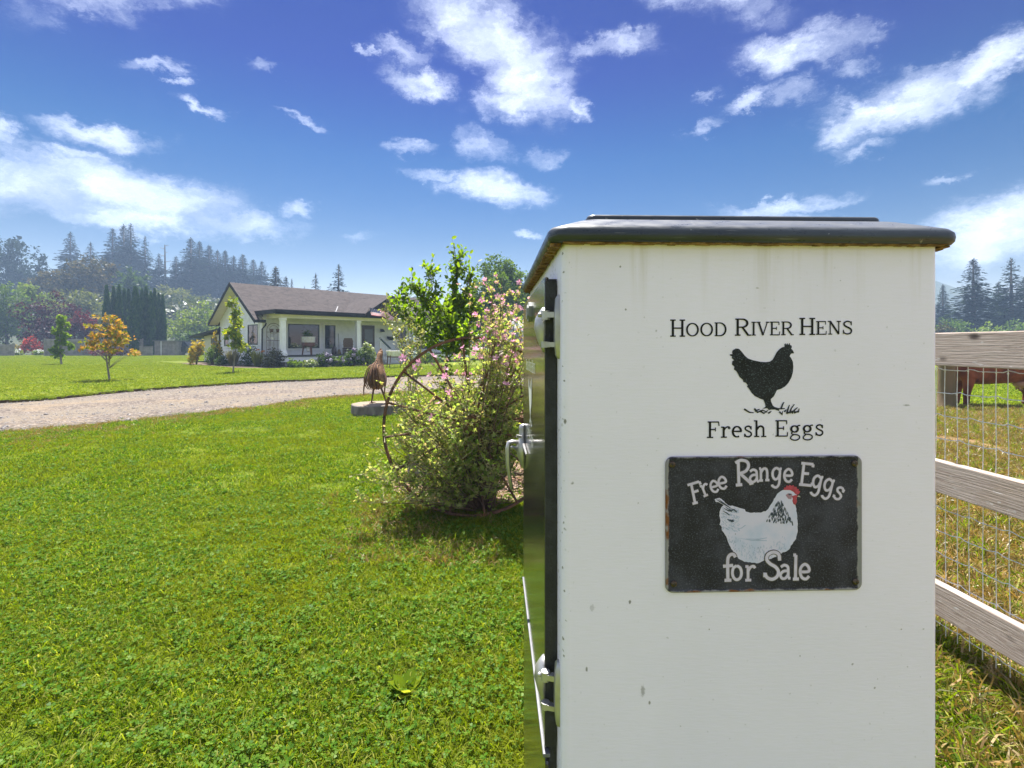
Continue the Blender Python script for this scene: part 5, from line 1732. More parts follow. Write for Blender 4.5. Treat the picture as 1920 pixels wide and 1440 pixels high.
for (px, py, Y, wpx, k) in FIRS:
    put_fir(px, py, Y, wpx * 1.65, k, FIR_LABELS[px])
pine_m = conifer_mesh(20, 3.4, 9, 1.2, .2, L_PINE, .5, .08)
for px, py, Y, wpx, me, lab in ((517, 499, 95, 48, pine_m, 'brownish pine rising behind the left end of the roof'), (536, 517, 96, 30, pine_m, 'shorter brownish pine beside the first behind the roof'), (547, 522, 112, 22, firs[0], 'small bluish fir behind the roof, right of the pines'),
                                (571, 536, 112, 16, firs[0], 'tiny fir tip peeping over the middle of the roof'), (592, 511, 80, 40, firs[2], 'sparse fir behind the middle of the roof'), (635, 495, 78, 58, firs[2], 'tall open dark fir behind the roof, right of the sparse one')):
    put_fir(px, py, Y, wpx * (2.3 if me is pine_m else 1.6), 0, lab, 'conifers behind the house', me, base=0)
for px, py, Y, wpx, k, lab in ((1825, 484, 88, 100, 3, 'broad dark fir beyond the pasture, left of the layered one'), (1896, 483, 90, 92, 2, 'layered fir with bare tip at the right edge, beyond the pasture'), (1768, 533, 100, 60, 3, 'dark fir half hidden by the cabinet edge'), (1872, 528, 104, 60, 3, 'dark fir filling the gap between the two tall pasture firs'), (1920, 520, 100, 70, 0, 'dark fir cut by the right picture edge')):
    put_fir(px, py, Y, wpx * 1.25, k, lab, 'firs beyond the pasture', base=0)
# bare snag
p = at(309, 459, 139)
zb = hill_z(p.x, 139)
o = thing('dead_tree', 'bare broken snag with a few stub branches among the hill firs', 'tree', (p.x, 139, zb))
mb = MB()
h = p.z - zb
mb.tube([(0, 0, -.5), (.1, 0, h * .5), (0, 0, h)], [.35, .28, .12], 7)
for z_, a, L in ((.98, .3, 1.0), (.93, 3.3, 1.2), (.86, 1.2, .9), (.8, 4.0, 1.3), (.7, .5, 1.5), (.62, 3.0, 1.6), (.55, .2, 1.4)):
    mb.tube([(0, 0, h * z_), (L * math.cos(a), L * math.sin(a), h * z_ + .3)], [.1, .04], 5)
mb.build('trunk', M_PALEBARK, o)
# wood filling the slope behind, one mass
P, Dd, Sz = [], [], []
rng = np.random.default_rng(21)
for i in range(520):
    Y = rng.uniform(88, 215)
    r_ = rng.uniform(-1.12, -0.36)
    X = r_ * Y
    zb = hill_z(X, Y)
    px = 960 + F * r_
    h = rng.uniform(4, 8) if Y < 130 else rng.uniform(7, 13)
    lim = 560 if px < 330 else 568
    top = min(zb + h, EYE + (HZ - (lim - 14 * rng.random())) / F * Y)
    h = max(top - zb, 1.2)
    m = 90
    d = unit(rng.normal(size=(m, 3)))
    q = d * np.array([h * .38, h * .38, h * .5]) * (rng.random((m, 1)) ** .35) + np.array([X, Y, zb + h * .5])
    P.append(q); Dd.append(d); Sz.append(np.full(m, .10 * h + .25) * rng.uniform(.7, 1.4, m))
for i in range(170):      # the same wood goes on low along the valley floor
    Y = rng.uniform(150, 230)
    X = rng.uniform(-0.08, 0.95) * Y
    h = rng.uniform(5, 9)
    m = 80
    d = unit(rng.normal(size=(m, 3)))
    P.append(d * np.array([h * .5, h * .5, h * .5]) * (rng.random((m, 1)) ** .35) + np.array([X, Y, h * .45])); Dd.append(d); Sz.append(np.full(m, .11 * h + .25) * rng.uniform(.7, 1.4, m))
P, Dd, Sz = np.concatenate(P), np.concatenate(Dd), np.concatenate(Sz)
tag(link('woodland', leaf_mesh('woodland', P, Dd + rng.normal(size=P.shape) * .6, Sz, RHOMB, leafmat('wood_leaves', [(0.02, 0.035, 0.014), (0.045, 0.06, 0.022), (0.08, 0.085, 0.035)], .3, .04), rng, Dd + np.array([0, 0, .8])), kind='stuff'), 'hazy mixed wood covering the hillside behind the firs', 'woodland')


def big_tree(px, pytop, pybot, wpx, Y, lmat, label, seed, n=2600, name='broadleaf_tree', nl=9, size=.5, base=None, group=None, lob=.42, clump=.2):
    "rounded tree whose crown fills a given span of the picture"
    T, B = at(px, pytop, Y), at(px, pybot, Y)
    zb = hill_z(T.x, Y) if base is None else base
    rg_ = random.Random(seed)
    w_ = wpx / F * Y / 2
    zt, z0 = T.z - zb, max(B.z - zb, .2)
    hc, cz = (zt - z0) / 2, (zt + z0) / 2
    L = []
    for i in range(nl):
        a = 6.283 * i / nl + rg_.uniform(-.3, .3)
        e = rg_.uniform(-.75, .8)
        k = math.sqrt(max(0, 1 - e * e))
        L.append((w_ * .62 * k * math.cos(a), w_ * .62 * k * math.sin(a), cz + hc * .66 * e, w_ * lob * rg_.uniform(.8, 1.15), w_ * lob * rg_.uniform(.8, 1.15), hc * lob * rg_.uniform(.8, 1.1)))
    L.append((0, 0, zt - hc * .42, w_ * .42, w_ * .42, hc * .42))
    L.append((0, 0, cz, w_ * .55, w_ * .55, hc * .6))
    return tree(name, label, 'tree', (T.x, Y, zb), L, n, size, lmat, M_BARK, max(.08, zt * .022), seed, group=group, clump=clump, top=zt * .8)


big_tree(18, 443, 570, 110, 132, L_FIR, 'large rounded bluish tree at the left picture edge on the hill', 31, 3600, size=.8, nl=12)
big_tree(73, 467, 560, 44, 128, L_FIR, 'small flat layered tree right of the large rounded hill tree', 32, 1200, size=.6)
big_tree(158, 474, 610, 120, 100, L_BROWN, 'brownish broad tree in front of the hilltop firs', 33, 4200, size=.6, nl=13, clump=.16)
big_tree(95, 505, 600, 80, 102, L_BROWN, 'lower brownish tree left of the broad brown one', 34, 2200, size=.6)
big_tree(243, 500, 590, 66, 98, L_DARK, 'dark rounded tree behind the arborvitae row', 35, 2200, size=.6)
big_tree(150, 545, 640, 110, 84, L_GREY, 'pale greyish green tree under the brown tree', 36, 3200, size=.45)
big_tree(315, 538, 610, 110, 118, L_GREY, 'pale hazy bushy tree on the slope right of the arborvitae', 37, 2600, size=.55)
big_tree(190, 575, 650, 60, 80, L_GREY, 'grey green bush tree just left of the arborvitae row', 38, 1500, size=.4)
big_tree(12, 530, 668, 84, 72, L_MID, 'green leafy tree at the left picture edge behind the fence', 39, 3200, size=.38, base=0)
big_tree(52, 528, 600, 40, 76, L_LIGHT, 'light green tree tip left of the purple tree', 40, 1200, size=.35, base=0)
big_tree(85, 545, 620, 60, 78, L_LIGHT, 'light green tree behind the purple tree', 41, 1400, size=.35, base=0)
big_tree(105, 553, 668, 118, 64, L_PURPLE, 'large dark purple leaved tree behind the grey fence', 42, 4200, size=.30, base=0, nl=12)
big_tree(150, 582, 668, 60, 63, L_PLUM, 'reddish purple tree right of the large dark purple one', 43, 2200, size=.28, base=0)
big_tree(372, 561, 668, 120, 76, L_LIGHT, 'light green broad tree between arborvitae and house', 44, 4200, size=.36, base=0, nl=12)
big_tree(360, 620, 668, 70, 70, L_DARK, 'dark green bush tree behind the parked vehicle', 45, 1600, size=.32, base=0)
big_tree(932, 482, 640, 146, 44, L_MID, 'large dark green maple behind the pink flowering bush', 46, 17000, size=.26, base=0, nl=16, clump=.15, lob=.36)
big_tree(875, 590, 650, 80, 46, L_DARK, 'lower dark green tree left of the maple, right of the house', 47, 2500, size=.24, base=0)
for px, pt, w_, Y, m, lab, sd in ((1790, 596, 60, 82, L_MID, 'mid green bush under the broad pasture fir', 51), (1850, 606, 60, 80, L_LIGHT, 'light green bush between the pasture firs', 52), (1905, 600, 70, 80, L_MID, 'green bush at the right picture edge beyond the pasture', 53), (1772, 606, 30, 78, L_BROWN, 'brownish bush beside the cabinet edge beyond the pasture', 54)):
    big_tree(px, pt, 650, w_, Y, m, lab, sd, 900, 'bush', size=.35, base=0)

# arborvitae row
def arb_mesh(seed):
    rng = np.random.default_rng(seed)
    m = 2600
    z = rng.random(m) ** .8
    prof = np.clip(np.minimum(1.0, (1 - z) * 1.9 + .03) * (0.8 + .2 * np.minimum(1, z * 6)), 0, 1) ** .8
    a = rng.random(m) * 6.283
    fl_ = 1 + .12 * np.sin(a * 5 + z * 3) + .10 * rng.normal(size=m)
    P = np.stack([np.cos(a) * prof * .55 * fl_, np.sin(a) * prof * .55 * fl_, z * 7.2 + .05], 1)
    A = np.stack([np.cos(a) * .35, np.sin(a) * .35, np.full(m, 1.0)], 1) + rng.normal(size=(m, 3)) * .15
    N_ = np.stack([np.cos(a), np.sin(a), np.full(m, .2)], 1) + rng.normal(size=(m, 3)) * .35
    me = leaf_mesh('crown', P, A, .34 * rng.uniform(.6, 1.2, m), RHOMB, L_ARB, rng, N_)
    return me


arbs = [arb_mesh(s_) for s_ in (1, 2, 3)]
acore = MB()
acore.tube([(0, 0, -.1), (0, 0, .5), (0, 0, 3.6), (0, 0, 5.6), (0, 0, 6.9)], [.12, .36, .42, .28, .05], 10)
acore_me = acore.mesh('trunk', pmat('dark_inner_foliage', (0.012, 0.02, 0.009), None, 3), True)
for i, (px, py, Y, wp_) in enumerate(((200, 539, 59, 15), (213, 541, 60, 14), (223, 538, 58, 15), (233, 545, 60, 14), (241, 546, 61, 14), (254, 542, 57, 22), (266, 546, 61, 14), (274, 542, 58.5, 16), (283, 551, 58, 15), (290, 545, 60, 14), (298, 553, 61, 13), (305, 556, 60, 13))):
    p = at(px, py, Y)
    o = thing('arborvitae', 'dark green columnar arborvitae in the tight row behind the grey fence', 'tree', (p.x, Y, 0), random.uniform(0, 6), 'arborvitae in a tight row')
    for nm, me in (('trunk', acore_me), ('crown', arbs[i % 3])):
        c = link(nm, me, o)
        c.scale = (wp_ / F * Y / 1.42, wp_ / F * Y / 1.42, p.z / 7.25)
    o['label'] = ('leftmost', 'second from left', 'third from left', 'fourth from left', 'fifth from left', 'widest, sixth from left', 'seventh from left', 'eighth from left', 'ninth from left', 'third from right', 'second from right', 'rightmost')[i] + ' dark columnar arborvitae in the tight row'

# far fence, shed, vehicle, neighbour house
def far_fence(pxa, ya, pxb, yb, ztop, label, name='plank_fence'):
    A_, B_ = at(pxa, 645, ya), at(pxb, 645, yb)
    A_.z = B_.z = 0
    L = (B_ - A_).length
    o = thing(name, label, 'fence', A_, math.atan2(B_.y - A_.y, B_.x - A_.x))
    mb = MB()
    x = 0
    rg_ = random.Random(int(pxa))
    while x < L - .05:
        w_ = min(.16, L - x)
        mb.box(x + .006, x + w_ - .006, rg_.uniform(-.006, .006), .02, .04, ztop - rg_.uniform(0, .03))
        x += .16
    mb.build('board_panel', M_FENCEWOOD, o)['kind'] = 'stuff'
    mb = MB()
    for z in (.4, ztop - .35):
        mb.box(0, L, -.05, -.008, z, z + .09)
    mb.build('rail', M_FENCEWOOD, o)
    n_ = max(1, int(L / 2.4))
    for k in range(n_ + 1):
        mb = MB()
        mb.box(L * k / n_ - .06, L * k / n_ + .06, -.10, -.055, 0, ztop + .06)
        mb.build('post', M_FENCEWOOD, o)
    return o


far_fence(-40, 54, 27, 55, 1.33, 'low grey plank fence at the left edge, left of the gap')
far_fence(84, 54, 202, 56, 1.9, 'tall grey plank fence behind the green sapling')
far_fence(202, 56.2, 268, 57, 1.9, 'tall grey plank fence behind the orange maple')
far_fence(263, 55, 286, 55.4, 1.1, 'short low grey fence section right of the orange maple')
o = thing('shed', 'small grey plank shed left of the parked vehicle', 'shed', at(290, 645, 57) * Vector((1, 1, 0)) if False else Vector((at(290, 645, 57).x, 57, 0)))
mb = MB()
x = 0
while x < 2.2:
    mb.box(x + .006, x + .144, 0, .02, .02, 1.65)
    x += .15
for y in np.arange(0, 1.8, .15):
    mb.box(2.25, 2.27, y + .006, y + .144, .02, 1.65)
    mb.box(-.03, -.01, y + .006, y + .144, .02, 1.65)
mb.build('plank_wall', M_FENCEWOOD, o)
mb = MB()
mb.box(-.15, 2.4, -.15, 1.95, 1.66, 1.74)
mb.build('roof', pmat('grey_felt', (0.13, 0.125, 0.12), None, 4), o)
mb = MB()
mb.tube([(.75, -.05, 0), (.75, -.05, 1.66)], .04, 8)
mb.build('post', M_TRIM, o)
# vehicle
M_CAR = pmat('dark_grey_car_paint', (0.035, 0.04, 0.01), None, 3, rough=0.25, metal=0.3, coat=1.0)
car = thing('parked_pickup', 'dark grey pickup parked between the shed and the house', 'vehicle', (at(356, 645, 59).x, 59, 0), R(4))
mb = MB()
mb.loft([[(x, y, z) for x, z in prof] for y, prof in ((-.92, [(-2.5, .45), (2.5, .45), (2.5, .98), (1.3, 1.04), (-.9, 1.04), (-2.5, 1.02)]), (-.95, [(-2.5, .5), (2.5, .5), (2.5, .92), (1.3, .98), (-.9, .98), (-2.5, .97)]), (.95, [(-2.5, .5), (2.5, .5), (2.5, .92), (1.3, .98), (-.9, .98), (-2.5, .97)]))])
mb.build('body', M_CAR, car, bevel=.04)
mb = MB()
mb.loft([[(-.95, y * .95, 1.04), (1.25, y * .95, 1.04), (.65, y * .8, 1.62), (-.75, y * .8, 1.62)] for y in (-.9, .9)])
cabn = mb.build('cab', M_CAR, car, bevel=.03)
for y in (-1, 1):
    mb = MB()
    mb.add([(-.8, y * .868, 1.08), (1.02, y * .868, 1.08), (.62, y * .752, 1.55), (-.7, y * .752, 1.55)], [(0, 1, 2, 3)])
    mb.build('side_window', M_GLASS, cabn)
for x in (-1.6, 1.65):
    for y in (-.86, .86):
        mb = MB()
        mb.tube([(x, y - .11, .36), (x, y + .11, .36)], .36, 18)
        wl = mb.build('wheel', M_GASKET, car, smooth=True)
        mb = MB()
        mb.tube([(x, y - .118, .36), (x, y + .118, .36)], .2, 14)
        mb.build('rim', M_FENCEWOOD, wl, smooth=True)
mb = MB()
mb.box(2.505, 2.56, -.9, .9, .5, .68)
mb.box(-2.56, -2.505, -.9, .9, .5, .68)
mb.build('bumper', M_CHROME, car)
nh = thing('neighbour_house', 'blue grey neighbour house roof peeping over the fence left of the arborvitae', 'house', (at(182, 645, 66).x, 66, 0))
mb = MB()
mb.box(-1.6, 2.5, 0, 3, 0, 2.6)
mb.build('wall', pmat('blue_grey_siding', (0.20, 0.23, 0.25), None, 2), nh)
mb = MB()
mb.add([(-2.0, -.5, 2.7), (2.8, -.5, 3.6), (2.8, 3.4, 3.6), (-2.0, 3.4, 2.7), (-2.0, -.5, 2.55), (2.8, -.5, 3.45), (2.8, 3.4, 3.45), (-2.0, 3.4, 2.55)], [(0, 1, 2, 3), (7, 6, 5, 4), (0, 4, 5, 1), (1, 5, 6, 2), (2, 6, 7, 3), (3, 7, 4, 0)])
mb.build('roof', pmat('pale_blue_roof', (0.24, 0.30, 0.33), None, 2), nh)

# young trees on the lawn
LAWN = 0.075


def lobes_spire(h0, h1, r, n, seed, flat=1.0):
    rg_ = random.Random(seed)
    out_ = []
    for i in range(n):
        t = (i + .5) / n
        rr = r * (1 - .55 * t) * rg_.uniform(.75, 1.1)
        a = rg_.uniform(0, 6.28)
        out_.append((rr * .55 * math.cos(a), rr * .55 * math.sin(a), h0 + (h1 - h0) * t, rr * .62, rr * .62, (h1 - h0) / n * .85 * flat))
    return out_


def fit(px, pyb, z=LAWN):
    return gnd(px, pyb, z)


p = fit(115, 683)
tree('young_tree', 'narrow bright green young tree on the far lawn before the plank fence', 'tree', p, lobes_spire(.55, 3.1, .56, 10, 3), 1700, .13, L_SAP, M_PALEBARK, .05, 61, LOBED, clump=.28)
p = fit(205, 713)
ml = []
rg = random.Random(9)
for z_, r_, k in ((2.2, .30, 3), (1.9, .55, 5), (1.62, .72, 7), (1.38, .85, 8), (1.12, .8, 6)):
    for i in range(k):
        a = 6.283 * i / k + rg.uniform(-.4, .4)
        q = r_ * rg.uniform(.45, .92)
        ml.append((q * math.cos(a), q * math.sin(a), z_ + rg.uniform(-.1, .1) - q * .1, .24, .24, .085))
tree('young_maple', 'orange and green young maple in layers on a slim trunk on the lawn', 'tree', p, ml, 880, .105, L_MAPLE, M_PALEBARK, .032, 62, LOBED, clump=.34, shell=.2)
p = fit(437, 698)
tree('golden_sapling', 'yellow green sapling on a thin pale trunk before the house gable', 'tree', p, lobes_spire(1.05, 3.15, .56, 9, 4), 1150, .13, L_GOLD, M_PALEBARK, .030, 63, LOBED, clump=.3)

# ------------------------------------------------------------------ shrubs and shrubbery
def shrub(name, label, px, pyt, pyb, wpx, Y, lmat, seed, n=900, size=.09, tmpl=RHOMB, cat='shrub', z0=LAWN, flowers=None, group=None, nl=6, up=0.0, kind='round'):
    T, B = at(px, pyt, Y), at(px, pyb, Y)
    h = max(T.z - z0, .12)
    w_ = wpx / F * Y / 2
    rng = np.random.default_rng(seed)
    rg_ = random.Random(seed)
    o = thing(name, label, cat, (T.x, Y, z0), 0, group)
    L = []
    for i in range(nl):
        a = 6.283 * i / nl + rg_.uniform(-.4, .4)
        L.append((w_ * .5 * math.cos(a), w_ * .5 * math.sin(a), h * rg_.uniform(.28, .66), w_ * .5, w_ * .5, h * .32))
    L.append((0, 0, h * .68, w_ * .45, w_ * .45, h * .32))
    st_ = MB()
    for i in range(9):
        a = rg_.uniform(0, 6.28)
        r_ = rg_.uniform(.2, .8) * w_
        st_.tube([(0.1 * r_ * math.cos(a), .1 * r_ * math.sin(a), -.05), (r_ * .5 * math.cos(a), r_ * .5 * math.sin(a), h * .4), (r_ * math.cos(a), r_ * math.sin(a), h * rg_.uniform(.55, .9))], [.014, .010, .005], 5)
    st_.build('stems', M_STEM, o)
    if kind == 'grass':
        m = n
        a = rng.random(m) * 6.283
        lean = rng.uniform(.05, .5, m)
        P = np.stack([np.cos(a) * w_ * .3 * rng.random(m), np.sin(a) * w_ * .3 * rng.random(m), np.zeros(m)], 1)
        A = np.stack([np.cos(a) * lean, np.sin(a) * lean, np.ones(m)], 1)
        S = h * rng.uniform(.55, 1.1, m)
        T_ = (np.array([(0, -.012, 0), (0, .012, 0), (.6, .012, .03), (.6, -.012, .03), (1, 0, -.05)]), np.array([(0, 1, 2), (0, 2, 3), (3, 2, 4)]))
        link('foliage', leaf_mesh('foliage', P, A, S, T_, lmat, rng), o)
    else:
        link('foliage', crown_mesh('foliage', L, n, size, lmat, rng, tmpl, .3, .1 - up, .35), o)
    if flowers:
        fm, cnt, fs, zlo = flowers
        rg2 = random.Random(seed + 1)
        pr_ = None
        for i in range(cnt):
            a, q = rg2.uniform(0, 6.28), math.sqrt(rg2.random())
            if pr_ is None:
                mb = MB()
                for k in range(26):
                    d = Vector((rg2.gauss(0, 1), rg2.gauss(0, 1), rg2.gauss(0, 1))).normalized()
                    e = d.orthogonal().normalized()
                    g_ = d.cross(e)
                    c_ = d * .5
                    mb.add([c_ + e * .22, c_ + g_ * .22 + d * .06, c_ - e * .22, c_ - g_ * .22 + d * .06], [(0, 1, 2, 3)])
                pr_ = mb.build('flower_head', fm, o)
                q_ = pr_
            else:
                q_ = pr_.copy()
                COL.objects.link(q_)
                q_.parent = o
            q_.location = (w_ * .9 * q * math.cos(a), w_ * .9 * q * math.sin(a), h * (zlo + (1.02 - zlo) * (1 - q * q * .75)))
            q_.scale = (fs, fs, fs * .8)
            q_.rotation_euler = (rg2.uniform(0, 6), rg2.uniform(0, 6), 0)
    return o


F_WHITE = pmat('white_green_petals', (0.42, 0.48, 0.22), (0.55, 0.56, 0.36), 9)
F_BLUE = pmat('dusky_blue_petals', (0.16, 0.14, 0.24), (0.22, 0.17, 0.24), 9)
L_BUFF = leafmat('buff_grass', [(0.14, 0.12, 0.06), (0.22, 0.19, 0.11), (0.10, 0.11, 0.04)], .3, .03)
L_LILY = leafmat('daylily_leaves', [(0.10, 0.14, 0.015), (0.17, 0.20, 0.02), (0.22, 0.20, 0.02)], .4, .05)
L_HOSTA = leafmat('hosta_leaves', [(0.10, 0.14, 0.04), (0.26, 0.29, 0.15), (0.07, 0.11, 0.03)], .3, .06)
sheet('planting_bed', [tuple(hw(a, b)[:2]) for a, b in ((-2.2, 8.5), (-2.6, 3), (-2.2, -1.0), (-1.0, -3.3), (2, -4.2), (6.2, -3.6), (6.2, -2.3), (0.1, -2.2), (0, 0), (0, 8.5))], LAWN + .008, M_SOIL)
shrub('yellow_shrub', 'yellow leaved shrub at the far left corner of the house', 368, 638, 690, 26, 31.5, L_YEL, 71, 700, .12, LOBED)
shrub('green_shrub', 'green shrub with yellow tips under the low wing', 398, 648, 690, 34, 31.0, L_MID, 72, 900, .10)
shrub('golden_shrub', 'tall golden yellow feathery shrub against the gable wall', 405, 622, 668, 22, 32.0, L_YEL, 73, 500, .14, RHOMB, up=.6)
shrub('low_shrub', 'low dark green shrub behind the thin pale trunk', 418, 665, 690, 26, 30.0, L_DARK, 74, 600, .09)
shrub('ornamental_grass', 'buff ornamental grass clump at the gable foot', 437, 655, 688, 34, 29.6, L_BUFF, 75, 420, .1, kind='grass')
shrub('rose_bush', 'dark green bush under the gable window', 466, 648, 688, 30, 29.6, L_DARK, 76, 900, .09)
shrub('daylily', 'yellow green daylily clump at the house corner', 482, 656, 688, 32, 28.8, L_LILY, 77, 330, .1, kind='grass', flowers=(pmat('orange_petals', (0.5, 0.16, 0.02)), 6, .10, .8))
shrub('dark_bush', 'big olive bush in front of the plant stand and first column', 512, 656, 690, 40, 28.2, leafmat('olive_leaves', [(0.035, 0.045, 0.012), (0.07, 0.07, 0.02), (0.10, 0.09, 0.03)], .3, .05), 78, 1500, .09)
shrub('hosta', 'dark green hosta mound under the porch edge', 552, 674, 689, 30, 27.6, L_MID, 79, 350, .16, OVAL)
shrub('hosta', 'pale edged hosta mound under the picture window', 583, 677, 688, 32, 27.8, L_HOSTA, 80, 330, .17, OVAL)
shrub('hydrangea', 'dusky blue hydrangea in front of the rocking chair', 611, 664, 686, 34, 28.3, L_DARK, 81, 800, .12, OVAL, flowers=(F_BLUE, 22, .20, .25))
shrub('hydrangea', 'low grey green hydrangea between the two dusky blue ones', 638, 670, 686, 30, 28.8, L_MID, 82, 700, .11, OVAL, flowers=(F_BLUE, 10, .17, .25))
shrub('hydrangea', 'dark hydrangea at the second porch column', 664, 655, 685, 42, 29.4, L_DARK, 83, 1200, .12, OVAL, flowers=(F_BLUE, 16, .19, .15))
shrub('white_hydrangea', 'hydrangea with pale green white flower heads beside the steps', 689, 645, 684, 28, 29.8, L_LIGHT, 84, 800, .12, OVAL, flowers=(F_WHITE, 20, .27, .25))
shrub('green_shrub', 'round green shrub right of the steps behind the big wheel', 800, 660, 690, 60, 33, L_MID, 85, 1000, .11)
shrub('red_maple_bush', 'bright red lace leaved maple bush in the fence gap', 63, 633, 664, 40, 60, L_RED, 86, 700, .26, z0=0)
shrub('yellow_bush', 'small yellow bush in the fence gap left of the red one', 36, 642, 662, 20, 61, L_YEL, 87, 400, .22, z0=0)
shrub('red_bush', 'low dark red bush behind the orange maple', 205, 652, 668, 70, 54, L_PLUM, 88, 800, .2, z0=0)
for i, (px, pt) in enumerate(((32, 655), (72, 656))):
    shrub('white_flower_bush', ('white flowering low bush under the yellow bush', 'white flowering low bush under the red maple bush')[i], px, pt, 664, 22, 58, L_LIGHT, 90 + i, 300, .18, z0=0, flowers=(M_TRIM, 12, .22, .3))

# ------------------------------------------------------------------ things on the porch
PF = 0.68


def porch_thing(name, label, cat, x, y, rz=0.0, z=PF, group=None):
    return thing(name, label, cat, hw(x, y, z), HR + rz, group)


M_ENAMEL = pmat('white_enamel', (0.75, 0.75, 0.72), (0.62, 0.58, 0.5), 9, 4, 0.25)
M_BRASS = pmat('rust_red_paint', (0.16, 0.06, 0.035), (0.09, 0.04, 0.028), 9, 4, 0.6)
wt = porch_thing('wash_tub', 'old washing tub, white enamel above rust red, on three legs on the porch', 'tub', 1.95, -1.65)
mb = MB()
mb.lathe([(.30, .52), (.36, .56), (.37, .74), (.37, .76)], 20)
mb.build('lower_tub', M_BRASS, wt, smooth=True)
mb = MB()
mb.lathe([(.372, .762), (.385, .78), (.385, 1.06), (.40, 1.08), (.39, 1.10), (.36, 1.10)], 20)
mb.build('upper_tub', M_ENAMEL, wt, smooth=True)
for k in range(3):
    a = .5 + 2.094 * k
    mb = MB()
    mb.tube([(.27 * math.cos(a), .27 * math.sin(a), .58), (.30 * math.cos(a), .30 * math.sin(a), .3), (.34 * math.cos(a), .34 * math.sin(a), .0)], [.06, .045, .03], 8)
    mb.build('leg', M_BRASS, wt, smooth=True)
mb = MB()
mb.lathe([(.02, .2), (.11, .25), (.12, .42), (.08, .5)], 12)
mb.build('motor', M_ENAMEL, wt, smooth=True)
tp = porch_thing('potted_plant', 'leafy plant growing out of the white wash tub', 'plant', 1.95, -1.65, 0, PF + 1.09)
mb = MB()
mb.lathe([(.3, 0), (.33, .02)], 14)
mb.build('soil', M_SOIL, tp)
rng = np.random.default_rng(5)
link('foliage', crown_mesh('foliage', [(0, 0, .16, .22, .22, .2)], 160, .13, L_MID, rng, RHOMB, .3), tp)
rc = porch_thing('rocking_chair', 'brown wicker rocking chair under the tall window', 'chair', 4.75, -1.3, R(150))
MWICK = pmat('brown_wicker', (0.20, 0.135, 0.075), (0.11, 0.07, 0.04), 26, 3, 0.8, bump=.5)
mb = MB()
mb.box(-.27, .27, -.27, .27, .40, .45)
mb.build('seat', MWICK, rc, bevel=.015)
mb = MB()
mb.loft([[(-.28, .24, .46), (.28, .24, .46), (.28, .28, .46), (-.28, .28, .46)], [(-.30, .34, .85), (.30, .34, .85), (.30, .38, .85), (-.30, .38, .85)], [(-.24, .39, 1.04), (.24, .39, 1.04), (.24, .43, 1.04), (-.24, .43, 1.04)]])
mb.build('backrest', MWICK, rc, bevel=.015)
for s_ in (-1, 1):
    mb = MB()
    mb.tube([(s_ * .25, -.5, .09), (s_ * .25, -.2, .022), (s_ * .25, .2, .022), (s_ * .25, .6, .12)], .022, 6)
    mb.build('rocker', MWICK, rc, smooth=True)
    mb = MB()
    mb.tube([(s_ * .25, -.24, .03), (s_ * .26, -.24, .62)], .02, 6)
    mb.build('leg', MWICK, rc, smooth=True)
    mb = MB()
    mb.tube([(s_ * .25, .2, .03), (s_ * .27, .28, .6)], .02, 6)
    mb.build('leg', MWICK, rc, smooth=True)
    mb = MB()
    mb.box(s_ * .28 - .04, s_ * .28 + .04, -.28, .34, .62, .65)
    mb.build('armrest', MWICK, rc)
bk = porch_thing('crate', 'brown wooden crate on the porch beside the second column', 'crate', 5.0, -.9)
mb = MB()
for k in range(4):
    z = .01 + .105 * k
    mb.box(-.3, .3, -.2, -.185, z, z + .09)
    mb.box(-.3, .3, .185, .2, z, z + .09)
    mb.box(-.3, -.285, -.183, .183, z, z + .09)
    mb.box(.285, .3, -.183, .183, z, z + .09)
mb.box(-.284, .284, -.184, .184, .012, .03)
mb.build('slats', MWICK, bk)
br = porch_thing('broom', 'broom with brown handle leaning on the porch wall by the tall window', 'broom', 4.72, -.25)
mb = MB()
mb.tube([(0, 0, .3), (.04, .16, 1.35)], .014, 6)
mb.build('handle', M_BROWNWOOD, br)
mb = MB()
mb.loft([[(-.14, -.06, .0), (.14, -.06, .0), (.14, .02, .0), (-.14, .02, .0)], [(-.05, -.03, .32), (.05, -.03, .32), (.05, .03, .32), (-.05, .03, .32)]])
mb.build('bristles', pmat('straw', (0.36, 0.26, 0.11)), br)
jar = porch_thing('jug', 'dark brown stoneware jug below the tall window', 'jug', 3.9, -1.1)
mb = MB()
mb.lathe([(.13, 0), (.16, .1), (.16, .3), (.08, .42), (.06, .5), (.075, .52)], 14)
mb.build('body', pmat('dark_stoneware', (0.05, 0.03, 0.025), None, 5, rough=.3), jar, smooth=True)
mb = MB()
mb.tube([(.06, 0, .49), (.15, 0, .46), (.15, 0, .34)], .016, 6)
mb.build('handle', pmat('dark_stoneware', (0.05, 0.03, 0.025)), jar, smooth=True)
pst = porch_thing('plant_stand', 'arched wire plant stand with shelves left of the first column', 'stand', .42, -.5)
mb = MB()
for s_ in (-1, 1):
    mb.tube([(s_ * .4, 0, 0), (s_ * .4, 0, 1.5)], .014, 6)
    mb.tube([(s_ * .4, -.3, 0), (s_ * .4, -.3, 1.0), (s_ * .4, 0, 1.12)], .014, 6)
mb.tube([(.4 * math.cos(a), 0, 1.5 + .38 * math.sin(a)) for a in np.linspace(0, math.pi, 12)], .014, 6)
mb.tube([(.25 * math.cos(a), 0, 1.5 + .25 * math.sin(a)) for a in np.linspace(0, 2 * math.pi, 14)], .009, 6)
for x in (-.2, 0, .2):
    mb.tube([(x, 0, .1), (x, 0, 1.45)], .008, 5)
mb.build('frame', M_RUST, pst, smooth=True)
for z in (.35, .85, 1.35):
    mb = MB()
    mb.box(-.42, .42, -.3 if z < 1.2 else -.12, .0, z, z + .025)
    mb.build('shelf', M_RUST, pst)
